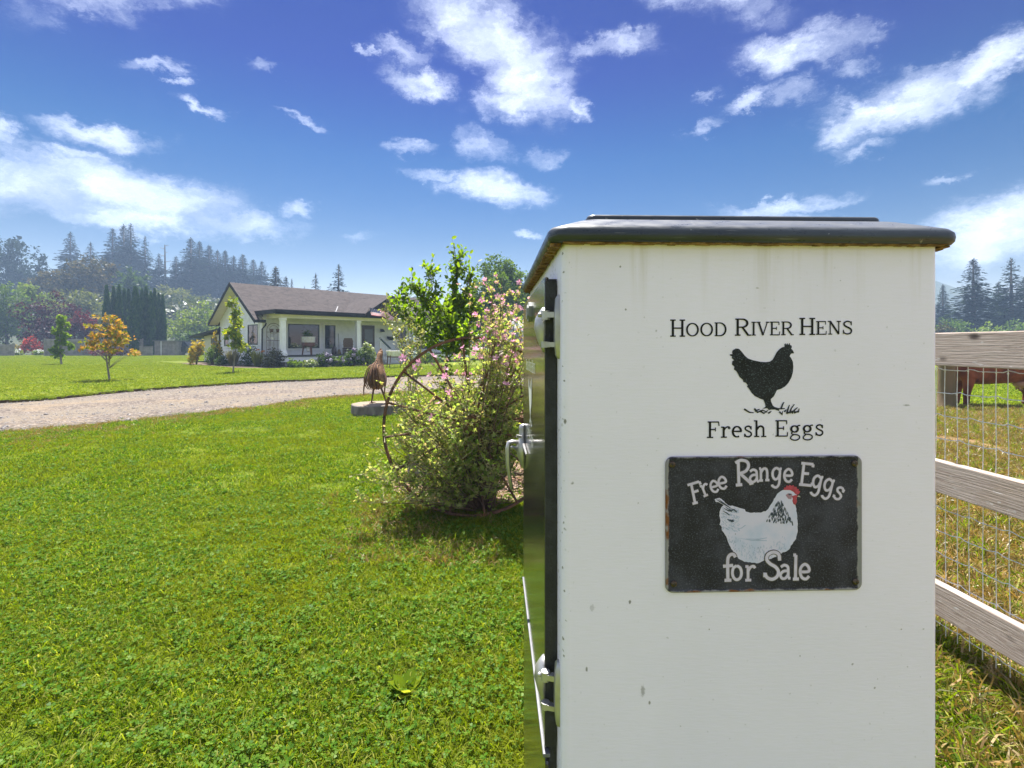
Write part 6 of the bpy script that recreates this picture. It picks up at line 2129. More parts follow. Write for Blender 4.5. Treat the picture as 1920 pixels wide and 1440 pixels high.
for x, z, r_, m, lab in ((-.12, .875, .12, M_ENAMEL, 'white enamel pot on the plant stand middle shelf'), (-.15, 1.375, .10, MWICK, 'brown pot on the plant stand top shelf, left'), (.2, 1.375, .09, M_RUST, 'rusty pot on the plant stand top shelf, right')):
    o = porch_thing('pot', lab, 'pot', .42 + x, -.5 - (.15 if z < 1.2 else .06), 0, PF + z)
    mb = MB()
    mb.lathe([(r_ * .7, 0), (r_, .12), (r_ * 1.06, .17), (r_ * .9, .17)], 12)
    mb.build('body', m, o, smooth=True)
# wash bench with white basin on the grass before the steps
wb = thing('wash_stand', 'white enamel basin on a dark legged stand on the lawn before the steps', 'basin', (at(741, 690, 27.6).x, 27.6, LAWN), R(30))
mb = MB()
mb.loft([[(x, y, z) for x, y in rrect(-a, a, -b_, b_, .1, 4)] for a, b_, z in ((.32, .24, .60), (.40, .30, .72), (.42, .32, .88), (.45, .35, .90), (.42, .32, .91), (.38, .28, .80))])
mb.build('basin', M_ENAMEL, wb, smooth=True)
for x in (-.33, .33):
    for y in (-.22, .22):
        mb = MB()
        mb.tube([(x, y, .66), (x * 1.15, y * 1.15, 0)], [.03, .02], 6)
        mb.build('leg', M_RUST, wb)
mb = MB()
mb.box(-.37, .37, -.26, .26, .55, .60)
mb.build('frame', M_RUST, wb)
# flag on the front gable
fg = thing('flag', 'faded striped flag with dark starred corner blowing at the front gable', 'flag', hw(5.35, -2.72, 3.56), HR)
mb = MB()
mb.tube([(-.2, .06, -.42), (.02, -.12, .06)], .016, 8)
mb.build('pole', M_BROWNWOOD, fg, smooth=True)
M_STRR = pmat('faded_red_cloth', (0.62, 0.10, 0.09), None, 3, rough=.9)
M_STRW = pmat('white_cloth', (0.72, 0.68, 0.66), None, 3, rough=.9)
M_CANT = pmat('navy_cloth', (0.028, 0.035, 0.09), None, 3, rough=.9)
nu, nv = 26, 13
def fpt(u, v):
    x = u * 1.85
    drop = -.16 * u - .30 * u * u
    return (x, -.12 + .10 * math.sin(u * 9 + v * 2.2) * (.3 + u) - .20 * v, .05 + drop - v * (.46 - .10 * u) + .05 * math.sin(u * 11 + v * 3) * u)
for nm, m, sel in (('red_stripes', M_STRR, lambda i, j: j % 2 == 0 and not (i < 10 and j < 7)), ('white_stripes', M_STRW, lambda i, j: j % 2 == 1 and not (i < 10 and j < 7)), ('canton', M_CANT, lambda i, j: i < 10 and j < 7)):
    mb = MB()
    for i in range(nu):
        for j in range(nv):
            if sel(i, j):
                mb.add([fpt(i / nu, j / nv), fpt((i + 1) / nu, j / nv), fpt((i + 1) / nu, (j + 1) / nv), fpt(i / nu, (j + 1) / nv)], [(0, 1, 2, 3)])
    mb.build(nm, m, fg, smooth='all')
mb = MB()
for i in range(5):
    for j in range(4):
        c_ = Vector(fpt((i + .6) / 5 * 10 / nu * .95, (j + .6) / 4 * 7 / nv * .95)) + Vector((0, -.006, 0))
        mb.add([c_ + Vector((.022 * math.sin(a * .628) * (1 if a % 2 == 0 else .42), 0, .022 * math.cos(a * .628) * (1 if a % 2 == 0 else .42))) for a in range(10)], [tuple(range(10))])
mb.build('stars', M_STRW, fg)

# ------------------------------------------------------------------ rusty rooster on its stump
RP = gnd(700, 757, 0.19)
stp = thing('tree_stump', 'low wide weathered log slice under the rusty rooster', 'stump', (at(708, 770, 9.9).x, 9.9, 0), .3)
mb = MB()
rg = random.Random(2)
oc = [(.50 * (1 + rg.uniform(-.09, .09)) * math.cos(a), .46 * (1 + rg.uniform(-.09, .09)) * math.sin(a)) for a in np.linspace(0, 2 * math.pi, 12)[:-1]]
mb.loft([[(x * k, y * k, z) for x, y in oc] for k, z in ((1.0, -.02), (1.02, .04), (1.0, .185), (.97, .20))])
mb.cur = 1
mb.add([(x * .968, y * .968, .2015) for x, y in oc], [tuple(range(len(oc)))])
mb.build('log', [pmat('log_bark', (0.22, 0.19, 0.165), (0.11, 0.095, 0.08), 7, 5, .9, bump=.6, stretch=(1, 1, .3)), pmat('cut_wood', (0.26, 0.20, 0.135), (0.18, 0.135, 0.09), 6, 5, .85, bump=.2)], stp)
rs = thing('rooster_sculpture', 'rusty metal rooster sculpture standing on the log slice', 'sculpture', (at(706, 760, 9.9).x, 9.9, .2015), R(-8))
# the bird stands with its tail towards the camera
def rr_(cx, cy_, z, rx, ry, n=14):
    return [(cx + rx * math.cos(2 * math.pi * k / n), cy_ + ry * math.sin(2 * math.pi * k / n), z) for k in range(n)]
mb = MB()
mb.loft([rr_(0, .02, .27, .03, .04), rr_(0, .02, .29, .10, .12), rr_(0, .01, .36, .155, .21), rr_(0, 0, .46, .17, .25), rr_(0, .02, .58, .150, .22), rr_(0, .08, .70, .105, .15), rr_(0, .12, .80, .07, .10), rr_(0, .15, .90, .052, .07), rr_(0, .17, .96, .05, .06), rr_(0, .18, 1.0, .03, .04)])
mb.build('body', M_RUSTORANGE, rs, smooth='all')
for k, x in enumerate((-.12, -.08, -.04, 0, .04, .08, .12)):
    mb = MB()
    b_ = 1 - abs(x) * 2.2
    pts = spline([(x * .25, .05, .88 - abs(x)), (x * .7, -.13 - .05 * b_, .72), (x * 1.15, -.25 * b_ - .03, .55), (x * 1.3, -.265 * b_ - .02, .43), (x * 1.1, -.23 * b_, .33), (x * .8, -.16, .28)], 4)
    mb.tube(pts, [.012 + .016 * math.sin(math.pi * i / (len(pts) - 1)) for i in range(len(pts))], 6, True, .45)
    mb.build('tail_feather', M_RUST if k % 2 else M_RUSTORANGE, rs, smooth='all')
for s_ in (-1, 1):
    mb = MB()
    pts = spline([(s_ * .10, .05, .66), (s_ * .19, -.02, .5), (s_ * .21, -.10, .32), (s_ * .20, -.13, .16)], 4)
    mb.tube(pts, [.035 - .028 * i / (len(pts) - 1) for i in range(len(pts))], 6, True, .3)
    mb.build('wing', M_RUST, rs, smooth='all')
    mb = MB()
    mb.tube([(s_ * .07, .03, .32), (s_ * .085 + (.05 if s_ > 0 else -.01), .04, .15), (s_ * .10 + (.08 if s_ > 0 else -.02), .04, .012)], [.022, .016, .014], 7)
    for a in (-.5, 0, .5, 3.14):
        bx_ = s_ * .10 + (.08 if s_ > 0 else -.02)
        mb.tube([(bx_, .04, .012), (bx_ + .10 * math.sin(a), .04 + .10 * math.cos(a), .008)], [.012, .006], 5)
    mb.build('leg', M_RUST, rs, smooth='all')
mb = MB()
mb.ell((0, .2, .985), .045, .06, .05, 10, 8)
mb.build('head', M_RUSTORANGE, rs, smooth='all')
mb = MB()
mb.tube([(0, .25, .985), (0, .32, .97)], [.02, .004], 6)
mb.build('beak', M_RUST, rs)
mb = MB()
for k in range(4):
    mb.ell((0, .17 + .025 * k, 1.03 + .012 * (1.5 - abs(k - 1.5))), .006, .014, .024, 6, 5)
mb.build('comb', M_RUST, rs, smooth='all')

# ------------------------------------------------------------------ wagon wheel and old plough
def steel_wheel(name, label, c, r, wdt, nsp, tilt, rz, mat, hubr=.085):
    o = thing(name, label, 'wheel', (c[0], c[1], 0), rz)
    M = Matrix.Translation((0, 0, c[2])) @ Matrix.Rotation(R(tilt), 4, 'X') @ Matrix.Rotation(R(90), 4, 'X')
    mb = MB()
    n = 72
    mb.loft([[((rr * math.cos(2 * math.pi * k / n)), rr * math.sin(2 * math.pi * k / n), z) for rr, z in ((r, -wdt / 2), (r, wdt / 2), (r - .018, wdt / 2), (r - .012, 0), (r - .018, -wdt / 2))] for k in list(range(n)) + [0]], False, M)
    mb.build('rim', mat, o, smooth=True)
    mb = MB()
    mb.lathe([(.05, -.11), (hubr * .8, -.105), (hubr, -.06), (hubr * .8, -.03), (hubr * .8, .03), (hubr, .06), (hubr * .8, .105), (.05, .11)], 18, M)
    mb.build('hub', mat, o, smooth=True)
    for k in range(nsp):
        a = 2 * math.pi * (k + .25) / nsp
        s_ = .05 if k % 2 else -.05
        mb = MB()
        p0 = M @ Vector((.07 * math.cos(a), .07 * math.sin(a), s_))
        p1 = M @ Vector(((r - .008) * math.cos(a + .03), (r - .008) * math.sin(a + .03), s_ * .25))
        mb.tube([p0, p1], .0095, 7)
        mb.build('spoke', mat, o, smooth=True)
    return o


WC = at(887, 797, 4.02)
steel_wheel('wagon_wheel', 'big rusty spoked steel wagon wheel standing in the flowering bush', (WC.x, 4.02, WC.z), 0.70, .036, 16, -6, R(4), M_RUST)
steel_wheel('wagon_wheel', 'smaller rusty spoked wheel behind the big one, half hidden by the cabinet', (at(990, 787, 5.0).x, 5.0, .60), 0.60, .06, 12, 4, R(-18), M_RUST)
pl = thing('plough', 'old rusty iron plough with curved pale handles behind the big wheel', 'plough', (-.52, 5.2, 0), R(10))
mb = MB()
mb.bar((-.5, 0, .55), (.75, .1, .60), .05, .07)
mb.bar((-.5, .28, .55), (.6, .12, .60), .04, .05)
mb.bar((-.45, 0, .58), (-.25, .12, .80), .035, .035)
mb.bar((-.02, .1, .58), (-.25, .12, .80), .035, .035)
mb.bar((-.5, -.02, .55), (-.5, .32, .55), .05, .04)
mb.build('beam', M_RUSTORANGE, pl)
for s_ in (0, .34):
    mb = MB()
    pts = spline([(.15, .1 + s_, .55), (.3, .15 + s_, 1.05), (.42, .15 + s_, 1.22), (.62, .15 + s_, 1.30), (.85, .15 + s_, 1.34)], 5)
    mb.tube(pts, .017, 8)
    mb.build('plough_handle', pmat('pale_bleached_wood', (0.50, 0.42, 0.32), (0.36, 0.29, 0.21), 8, 5, .8), pl, smooth='all')
mb = MB()
mb.loft([[(.1, 0, .02), (.5, .1, .02), (.5, .12, .06), (.1, .02, .06)], [(.2, .16, .5), (.55, .2, .42), (.55, .22, .45), (.2, .18, .53)]])
mb.build('mouldboard', M_RUST, pl)
mb = MB()
mb.bar((.1, .05, .57), (.2, .08, .04), .04, .06)
mb.bar((-.38, .1, .55), (-.38, .1, .3), .04, .05)
mb.build('standard', M_RUST, pl)
bl = thing('wood_block', 'grey weathered upright wood block supporting the plough', 'block', (at(782, 850, 5.15).x, 5.25, 0), .2)
mb = MB()
mb.box(-.11, .11, -.11, .11, 0, .48)
mb.build('block', M_WOOD, bl, bevel=.012)

# ------------------------------------------------------------------ mallow bush with pink flowers
L_MAL = leafmat('mallow_leaves', [(0.11, 0.175, 0.035), (0.18, 0.25, 0.055), (0.26, 0.32, 0.085), (0.36, 0.39, 0.15), (0.46, 0.43, 0.15)], .62, .008, tcol=(1.5, 1.65, .7))
L_CALYX = leafmat('mallow_buds', [(0.32, 0.31, 0.12), (0.46, 0.40, 0.20), (0.26, 0.29, 0.09), (0.54, 0.40, 0.25)], .55, .01, tcol=(1.5, 1.4, .8))
rng = np.random.default_rng(77)
mal = thing('mallow_bush', 'tall mallow bush with pink flowers growing through the rusty wheel', 'bush', (-.24, 4.12, 0))
stems, twigs = MB(), MB()
LP, LA, LS, LN, BP, BA, BS, FP = [], [], [], [], [], [], [], []


def mallow_stem(b, t, bend, r0, nleaf, ntw, zl=.12, fl=0.0, msize=.034):
    b, t = Vector(b), Vector(t)
    m = b.lerp(t, .5) + Vector(bend)
    pts = spline([b, b.lerp(m, .55) + Vector(bend) * .25, m, m.lerp(t, .55) - Vector(bend) * .1, t], 4)
    n = len(pts)
    stems.tube(pts, [r0 * (1 - .8 * i / (n - 1)) for i in range(n)], 6)
    for k in range(ntw):
        f_ = .22 + .76 * (k + rng.random()) / ntw
        i = min(int(f_ * (n - 1)), n - 2)
        p = pts[i].lerp(pts[i + 1], f_ * (n - 1) - i)
        a = rng.random() * 6.283
        L = rng.uniform(.08, .26) * (1.15 - .5 * f_)
        d = Vector((math.cos(a), math.sin(a), rng.uniform(.25, 1.1))).normalized()
        q = p + d * L
        mid = p.lerp(q, .5) - Vector((0, 0, .02))
        twigs.tube([p, mid, q], [.0034, .0026, .0016], 4, False)
        cnt = rng.integers(2, 6)
        for j in range(cnt):
            s_ = p.lerp(q, (j + 1) / cnt)
            if rng.random() < .4 + .55 * f_ * fl:
                BP.append(s_ + Vector(rng.normal(size=3) * .008)); BA.append(rng.normal(size=3) + np.array([0, 0, .5])); BS.append(rng.uniform(.014, .028))
                BP.append(s_ + Vector(rng.normal(size=3) * .008)); BA.append(rng.normal(size=3) + np.array([0, 0, .5])); BS.append(rng.uniform(.014, .028))
            if rng.random() < .85:
                LP.append(s_); LA.append(np.array(d) + rng.normal(size=3) * .9); LN.append(np.array([0, 0, 1.0]) + rng.normal(size=3) * .55)
                LS.append(msize * rng.uniform(.5, 1.35) * (1.25 - .55 * f_))
        FP.append((q, f_ * fl))
    for k in range(nleaf):
        f_ = zl + (1 - zl) * rng.random()
        i = min(int(f_ * (n - 1)), n - 2)
        p = pts[i].lerp(pts[i + 1], f_ * (n - 1) - i) + Vector(rng.normal(size=3) * .03)
        LP.append(p); LA.append(rng.normal(size=3) * np.array([1, 1, .5])); LN.append(np.array([0, 0, 1.0]) + rng.normal(size=3) * .5)
        LS.append(msize * rng.uniform(.6, 1.45) * (1.2 - .5 * f_))


for i in range(88):
    a = rng.uniform(0, 6.283)
    r_ = rng.uniform(.0, .10)
    b = (r_ * math.cos(a), r_ * math.sin(a), 0)
    tx = (rng.uniform(0, .5), rng.uniform(-.72, .50), rng.uniform(-.78, -.15))[i % 3]
    h = rng.uniform(.9, 1.35) if tx < -.1 else rng.uniform(1.15, 1.86)
    if tx < -.35: h = rng.uniform(.45, 1.0)
    ty = rng.uniform(-.12, .85) if rng.random() < .62 else rng.uniform(-.45, 0)
    mallow_stem(b, (tx, ty, h), (tx * -.12 + rng.normal() * .03, rng.normal() * .04, .04), rng.uniform(.005, .009), 13, 18, .28, 1.0 if h > 1.1 else .5)
for (t, bend, r0) in (((-.82, -.05, .30), (.0, -.02, -.10), .011), ((-.72, .25, 1.42), (-.22, .05, -.1), .006), ((-.60, -.1, 1.30), (-.12, 0, -.05), .006), ((-.92, .1, .55), (-.05, 0, -.08), .008), ((-.78, .1, 1.05), (-.14, 0, -.12), .006), ((-.66, .0, .72), (-.06, 0, -.05), .007), ((-.55, -.3, .5), (0, -.1, 0), .006), ((.2, -.35, .55), (0, -.1, 0), .006)):
    mallow_stem((-.03, 0, .01), t, bend, r0, 20, 15, .2, .6)
for i in range(15):   # stems that spill out over the wheel
    tx = rng.uniform(-.92, -.25)
    mallow_stem((-.02, -.02, 0), (tx, rng.uniform(-.62, -.12), rng.uniform(.18, 1.0)), (tx * -.05, -.05, rng.uniform(.0, .12)), rng.uniform(.004, .007), 16, 18, .3, .5)
for i in range(22):   # dense lower skirt
    a = rng.uniform(0, 6.283)
    d = rng.uniform(.25, .7)
    mallow_stem((0.02 * math.cos(a), .02 * math.sin(a), 0), (d * math.cos(a) * 1.15 - .14, d * math.sin(a), rng.uniform(.35, .95)), (0, 0, .03), .004, 30, 16, .15, .2, .04)
stems.build('stems', M_STEM, mal, smooth='all')
twigs.build('twigs', M_GREENSTEM, mal, kind='stuff')
link('foliage', leaf_mesh('foliage', [tuple(p) for p in LP], LA, LS, LOBED, L_MAL, rng, np.array(LN)), mal, kind='stuff')
link('buds', leaf_mesh('buds', [tuple(p) for p in BP], BA, BS, RHOMB, L_CALYX, rng), mal, kind='stuff')
M_PINK = leafmat('pink_petals', [(0.56, 0.20, 0.36), (0.68, 0.32, 0.47), (0.72, 0.42, 0.54)], .45, .03, tcol=(1.2, 1.0, 1.1))
PET = MB()
for k in range(5):
    a = 2 * math.pi * k / 5
    c_, s_ = math.cos(a), math.sin(a)
    loc = [(.06, -.06, 0), (.55, -.30, .26), (.98, -.24, .40), (.88, 0, .36), (.98, .24, .40), (.55, .30, .26), (.06, .06, 0), (.5, 0, .20)]
    PET.add([(x * c_ - y * s_, x * s_ + y * c_, z) for x, y, z in loc], [(0, 1, 7, 6), (1, 2, 3, 7), (7, 3, 4, 5), (6, 7, 5)])
PET.cur = 1
PET.tube([(0, 0, 0), (0, 0, .38)], [.09, .06], 6)
flower_me = PET.mesh('flower', [M_PINK, pmat('pale_stamen', (0.65, 0.5, 0.45))])
FP.sort(key=lambda t: -(t[1] + rng.random() * .35))
spots = [q for q, w_ in FP if w_ > .45][:230]
W0 = Vector((-.24, 4.12, 0))
spots += [at(x, y, 3.75) - W0 for x, y in ((755, 672), (868, 652), (812, 668), (786, 680), (822, 757), (930, 672), (900, 669), (948, 721), (775, 690), (810, 783))]
for i, q in enumerate(spots):
    o_ = link('flower', flower_me, mal)
    o_.location = q
    s_ = rng.uniform(.016, .029) if i < 230 else rng.uniform(.026, .034)
    o_.scale = (s_, s_, s_)
    o_.rotation_euler = (rng.normal() * .7 + .5, rng.normal() * .7, rng.random() * 6.28)

# young fruit tree behind the wheel
L_APP = leafmat('apple_leaves', [(0.06, 0.11, 0.008), (0.10, 0.16, 0.010), (0.17, 0.23, 0.015)], .6, .02, tcol=(1.8, 1.9, .5))
ap = thing('young_fruit_tree', 'bright green young fruit tree behind the rusty wheel before the house', 'tree', (at(835, 700, 6.6).x, 6.6, 0))
rng = np.random.default_rng(91)
stems = MB()
LP, LA, LS, LN = [], [], [], []
O_ = Vector(ap.location)


def branch(pts, r0, nl, jit=.05, ls=.055, twig=0.5):
    P_ = spline([Vector(p) for p in pts], 5)
    n = len(P_)
    stems.tube(P_, [max(r0 * (1 - .85 * i / (n - 1)), .0022) for i in range(n)], 6)
    for k in range(nl):
        f_ = .12 + .88 * rng.random()
        i = min(int(f_ * (n - 1)), n - 2)
        p = P_[i].lerp(P_[i + 1], f_ * (n - 1) - i)
        d = (P_[i + 1] - P_[i]).normalized()
        if rng.random() < twig:
            dd_ = Vector(rng.normal(size=3)).normalized()
            q = p + (dd_ + d * .6 + Vector((0, 0, .2))) * rng.uniform(.05, jit * 4)
            stems.tube([p, q], [.003, .0018], 4, False)
            for j in range(5):
                LP.append(p.lerp(q, .3 + .7 * j / 4) + Vector(rng.normal(size=3) * .012)); LA.append(np.array(dd_) + rng.normal(size=3) * .8 + np.array([0, 0, .1])); LN.append(np.array([0, 0, 1.]) + rng.normal(size=3) * .6); LS.append(ls * rng.uniform(.8, 1.5))
        else:
            LP.append(p + Vector(rng.normal(size=3) * .01)); LA.append(np.array(d) * .8 + rng.normal(size=3) * .7); LN.append(rng.normal(size=3)); LS.append(ls * rng.uniform(.7, 1.2))


def px_(x, y, Y=6.6):
    return at(x, y, Y) - O_


branch([(0, 0, 0), px_(838, 640), px_(845, 590), px_(853, 540), px_(858, 482)], .022, 255, .045)
branch([px_(838, 640), px_(825, 590), px_(812, 545), px_(806, 508)], .012, 119, .04)
branch([px_(840, 630), px_(815, 585, 6.4), px_(795, 560, 6.3), px_(775, 535, 6.3)], .010, 102, .04)
branch([px_(838, 645), px_(800, 590, 6.7), px_(765, 570, 6.7), px_(746, 548, 6.7)], .010, 102, .035)
branch([px_(836, 660), px_(800, 620, 6.5), px_(770, 600, 6.4), px_(735, 570, 6.4)], .010, 119, .035)
branch([px_(842, 620), px_(862, 580, 6.5), px_(872, 555, 6.5), px_(878, 520, 6.5)], .010, 119, .045)
branch([px_(840, 650), px_(868, 625, 6.5), px_(880, 600, 6.4), px_(890, 575, 6.4)], .010, 119, .045)
branch([px_(838, 660), px_(812, 640, 6.8), px_(790, 625, 6.9), px_(780, 600, 6.9)], .010, 119, .05)
branch([px_(838, 665), px_(850, 640, 6.2), px_(840, 610, 6.1), px_(830, 585, 6.1)], .010, 153, .05)
branch([px_(838, 672), px_(865, 655, 6.2), px_(872, 640, 6.0), px_(880, 630, 6.0)], .008, 102, .05)
branch([px_(838, 655), px_(846, 625, 6.9), px_(852, 595, 7.0), px_(848, 565, 7.0)], .010, 153, .05)
stems.build('trunk', M_BARK, ap, smooth='all')
link('crown', leaf_mesh('crown', [tuple(p) for p in LP], LA, LS, OVAL, L_APP, rng, np.array(LN)), ap)
# pale wand shrub at the wheel's left
L_PALE = leafmat('pale_small_leaves', [(0.13, 0.16, 0.05), (0.20, 0.22, 0.09), (0.30, 0.28, 0.16)], .4, .05)
ws = thing('wispy_shrub', 'wispy pale leaved shrub left of the fruit tree, before the steps', 'shrub', (at(775, 740, 5.6).x, 5.6, 0))
O_ = Vector(ws.location)
stems = MB()
LP, LA, LS, LN = [], [], [], []
rng = np.random.default_rng(93)
for q in ([(770, 720), (755, 650), (735, 610), (722, 610)], [(775, 720), (768, 650), (765, 600), (778, 612)], [(778, 720), (785, 660), (775, 620), (768, 610)], [(780, 720), (790, 680), (788, 640), (795, 622)], [(770, 730), (760, 690), (768, 660), (782, 645)], [(775, 720), (745, 640), (725, 595), (722, 570)], [(775, 715), (760, 640), (742, 600), (735, 575)]):
    branch([(0, 0, 0)] + [px_(x, y, 5.6 + rng.normal() * .08) for x, y in q], .006, 44, .025, .03, .35)
stems.build('stems', M_GREENSTEM, ws, smooth='all')
link('foliage', leaf_mesh('foliage', [tuple(p) for p in LP], LA, LS, OVAL, L_PALE, rng, np.array(LN)), ws)

# ------------------------------------------------------------------ mulch bed
mbp = []
rg = random.Random(4)
for k in range(28):
    a = 2 * math.pi * k / 28
    mbp.append((-.40 + .72 * math.cos(a) * rg.uniform(.8, 1.12), 5.05 + .92 * math.sin(a) * rg.uniform(.8, 1.12)))
sheet('mulch_bed', mbp, 0.012, pmat('mulch', (0.10, 0.058, 0.036), (0.055, 0.035, 0.024), 22, 5, .95, bump=.8))
rng = np.random.default_rng(33)
m = 5200
a, q = rng.random(m) * 6.283, np.sqrt(rng.random(m))
P = np.stack([-.40 + .74 * q * np.cos(a), 5.05 + .94 * q * np.sin(a), .018 + .02 * rng.random(m)], 1)
A = rng.normal(size=(m, 3)) * np.array([1, 1, .25])
CH = (np.array([(0, -.12, 0), (0, .12, 0), (1, .10, .05), (1, -.14, .03), (.5, 0, .14)]), np.array([(0, 1, 4), (1, 2, 4), (2, 3, 4), (3, 0, 4)]))
tag(link('bark_chips', leaf_mesh('bark_chips', P, A, rng.uniform(.02, .06, m), CH, leafmat('bark_chip', [(0.09, 0.05, 0.03), (0.18, 0.10, 0.06), (0.30, 0.19, 0.12), (0.05, 0.035, 0.025)], 0, .02), rng, np.array([[0, 0, 1.]] * m)), kind='stuff'), 'brown bark chips covering the bed under the wheel', 'mulch')

# ------------------------------------------------------------------ grass
L_GRASS = leafmat('grass_blades', [(0.036, 0.075, 0.006), (0.076, 0.13, 0.008), (0.118, 0.178, 0.010), (0.18, 0.225, 0.014), (0.34, 0.32, 0.09)], .42, .002, patch=(0.17, 0.19, 0.014), pscale=0.9, tcol=(1.6, 1.75, .4), rough=.4)
L_CLOVER = leafmat('clover_leaves', [(0.04, 0.10, 0.010), (0.07, 0.145, 0.013), (0.13, 0.205, 0.03)], .34, .003, tcol=(1.5, 1.8, .5), rough=.4)
L_DRY = leafmat('dry_grass', [(0.30, 0.19, 0.06), (0.38, 0.27, 0.11), (0.24, 0.17, 0.05), (0.12, 0.13, 0.02)], .35, .04, tcol=(1.4, 1.3, .7))
BLADE = (np.array([(0, -.5, 0), (0, .5, 0), (.5, .42, 0), (.5, -.42, 0), (1, 0, 0)]), np.array([(0, 1, 2), (0, 2, 3), (3, 2, 4)]))


def tuft(name, seed, n, h0, h1, rad, wd, mat, clover=0, spread=.6, dry=0, cl=.011):
    rng = np.random.default_rng(seed)
    V, Fc = [], []
    a = rng.random(n) * 6.283
    q = rad * np.sqrt(rng.random(n))
    b = np.stack([q * np.cos(a), q * np.sin(a), np.zeros(n)], 1)
    d = np.stack([np.cos(a + rng.normal(size=n) * .9) * spread, np.sin(a + rng.normal(size=n) * .9) * spread, np.ones(n)], 1) + rng.normal(size=(n, 3)) * np.array([.35, .35, 0])
    d = unit(d)
    L = rng.uniform(h0, h1, n)
    side = unit(np.cross(d, rng.normal(size=(n, 3))))
    w_ = wd * rng.uniform(.6, 1.3, n)
    bend = np.stack([d[:, 0], d[:, 1], -np.abs(rng.normal(size=n)) * .6 - .1], 1)
    for i in range(n):
        m_ = b[i] + d[i] * L[i] * .55
        t_ = b[i] + d[i] * L[i] * .8 + bend[i] * L[i] * .35
        k = len(V)
        V += [b[i] - side[i] * w_[i] / 2, b[i] + side[i] * w_[i] / 2, m_ + side[i] * w_[i] * .45, m_ - side[i] * w_[i] * .45, t_]
        Fc += [(k, k + 1, k + 2), (k, k + 2, k + 3), (k + 3, k + 2, k + 4)]
    nb_ = len(Fc)
    for i in range(clover):
        c_ = np.array([rad * 1.1 * rng.uniform(-1, 1), rad * 1.1 * rng.uniform(-1, 1), rng.uniform(h0 * .35, h1 * .7)])
        tl = rng.normal(size=2) * .35
        r_ = cl * rng.uniform(.6, 1.3)
        a0 = rng.random() * 6.28
        for j in range(3):
            aa = a0 + j * 2.094
            k = len(V)
            for u, v in ((0, 0), (.55, .5), (1, .38), (.92, 0), (1, -.38), (.55, -.5)):
                x = r_ * (u * math.cos(aa) - v * math.sin(aa))
                y = r_ * (u * math.sin(aa) + v * math.cos(aa))
                V.append(c_ + np.array([x, y, tl[0] * x + tl[1] * y + .15 * r_ * u]))
            Fc += [(k, k + 1, k + 2), (k, k + 2, k + 3), (k, k + 3, k + 4), (k, k + 4, k + 5)]
    me = np_mesh(name, V, Fc, [mat, L_CLOVER])
    mi = np.zeros(len(Fc), np.int32)
    mi[nb_:] = 1
    me.polygons.foreach_set('material_index', mi)
    return bpy.data.objects.new(name, me)


G1 = [tuft('grass_tuft', s_, nb_, .022, .06, .05, wd_, L_GRASS, cl_, cl=c_, spread=sp_) for s_, nb_, wd_, cl_, c_, sp_ in ((1, 34, .0034, 3, .008, .6), (2, 40, .0030, 0, .008, .9), (3, 20, .004, 14, .0085, .6), (4, 44, .0028, 0, .008, .5), (5, 34, .0036, 5, .007, 1.1), (6, 30, .0048, 0, .008, 1.0), (7, 46, .0026, 0, .008, .7))]
G2 = [tuft('grass_tuft', s_, 44, .03, .06, .09, .0055, L_GRASS, cl_, cl=.012) for s_, cl_ in ((11, 9), (12, 0), (13, 2), (14, 0))]
G3 = [tuft('grass_tuft', s_, 26, .03, .06, .16, .014, L_GRASS, 0) for s_ in (21, 22)]
GD = [tuft('dry_tuft', s_, 26, .03, .10, .07, .005, m_, 0, 1.1) for s_, m_ in ((31, L_DRY), (32, L_DRY), (33, L_GRASS))]
rng = np.random.default_rng(55)


def in_poly(P, poly):
    x, y = P[:, 0], P[:, 1]
    ins = np.zeros(len(P), bool)
    n = len(poly)
    for i in range(n):
        (x0, y0), (x1, y1) = poly[i], poly[(i + 1) % n]
        c_ = ((y0 > y) != (y1 > y)) & (x < (x1 - x0) * (y - y0) / ((y1 - y0) if y1 != y0 else 1e-9) + x0)
        ins ^= c_
    return ins


def field(n, y0, y1, xl, xr):
    "points spread evenly over the ground between two depths, xl and xr as slopes of x over y"
    y = np.sqrt(rng.random(n) * (y1 ** 2 - y0 ** 2) + y0 ** 2)
    t = rng.random(n)
    return np.stack([y * (xl + (xr - xl) * t), y, np.zeros(n)], 1)


drive = ne + fe[::-1]


def keep(P, pasture=False):
    k = ~in_poly(P, drive) & ~in_poly(P, [((x + .4) * .8 - .4, (y - 5.05) * .8 + 5.05) for x, y in mbp])
    k &= ~((P[:, 0] > CP.x - .02) & (P[:, 0] < CP.x + CW + .02) & (P[:, 1] > .78) & (P[:, 1] < 1.56))
    return P[k]


def put_grass(name, P, protos, s0, s1, label, tilt=.15):
    n = len(P)
    rot = np.stack([rng.normal(size=n) * tilt, rng.normal(size=n) * tilt, rng.random(n) * 6.283], 1)
    return scatter(name, P, rot, rng.uniform(s0, s1, n), protos, label=label, cat='grass')


def lumps(P, sc_, lo):
    "thin the points in patches"
    from mathutils import noise as mn
    v = np.array([mn.noise(Vector((p[0] * sc_, p[1] * sc_, 3.3))) for p in P])
    return v > lo


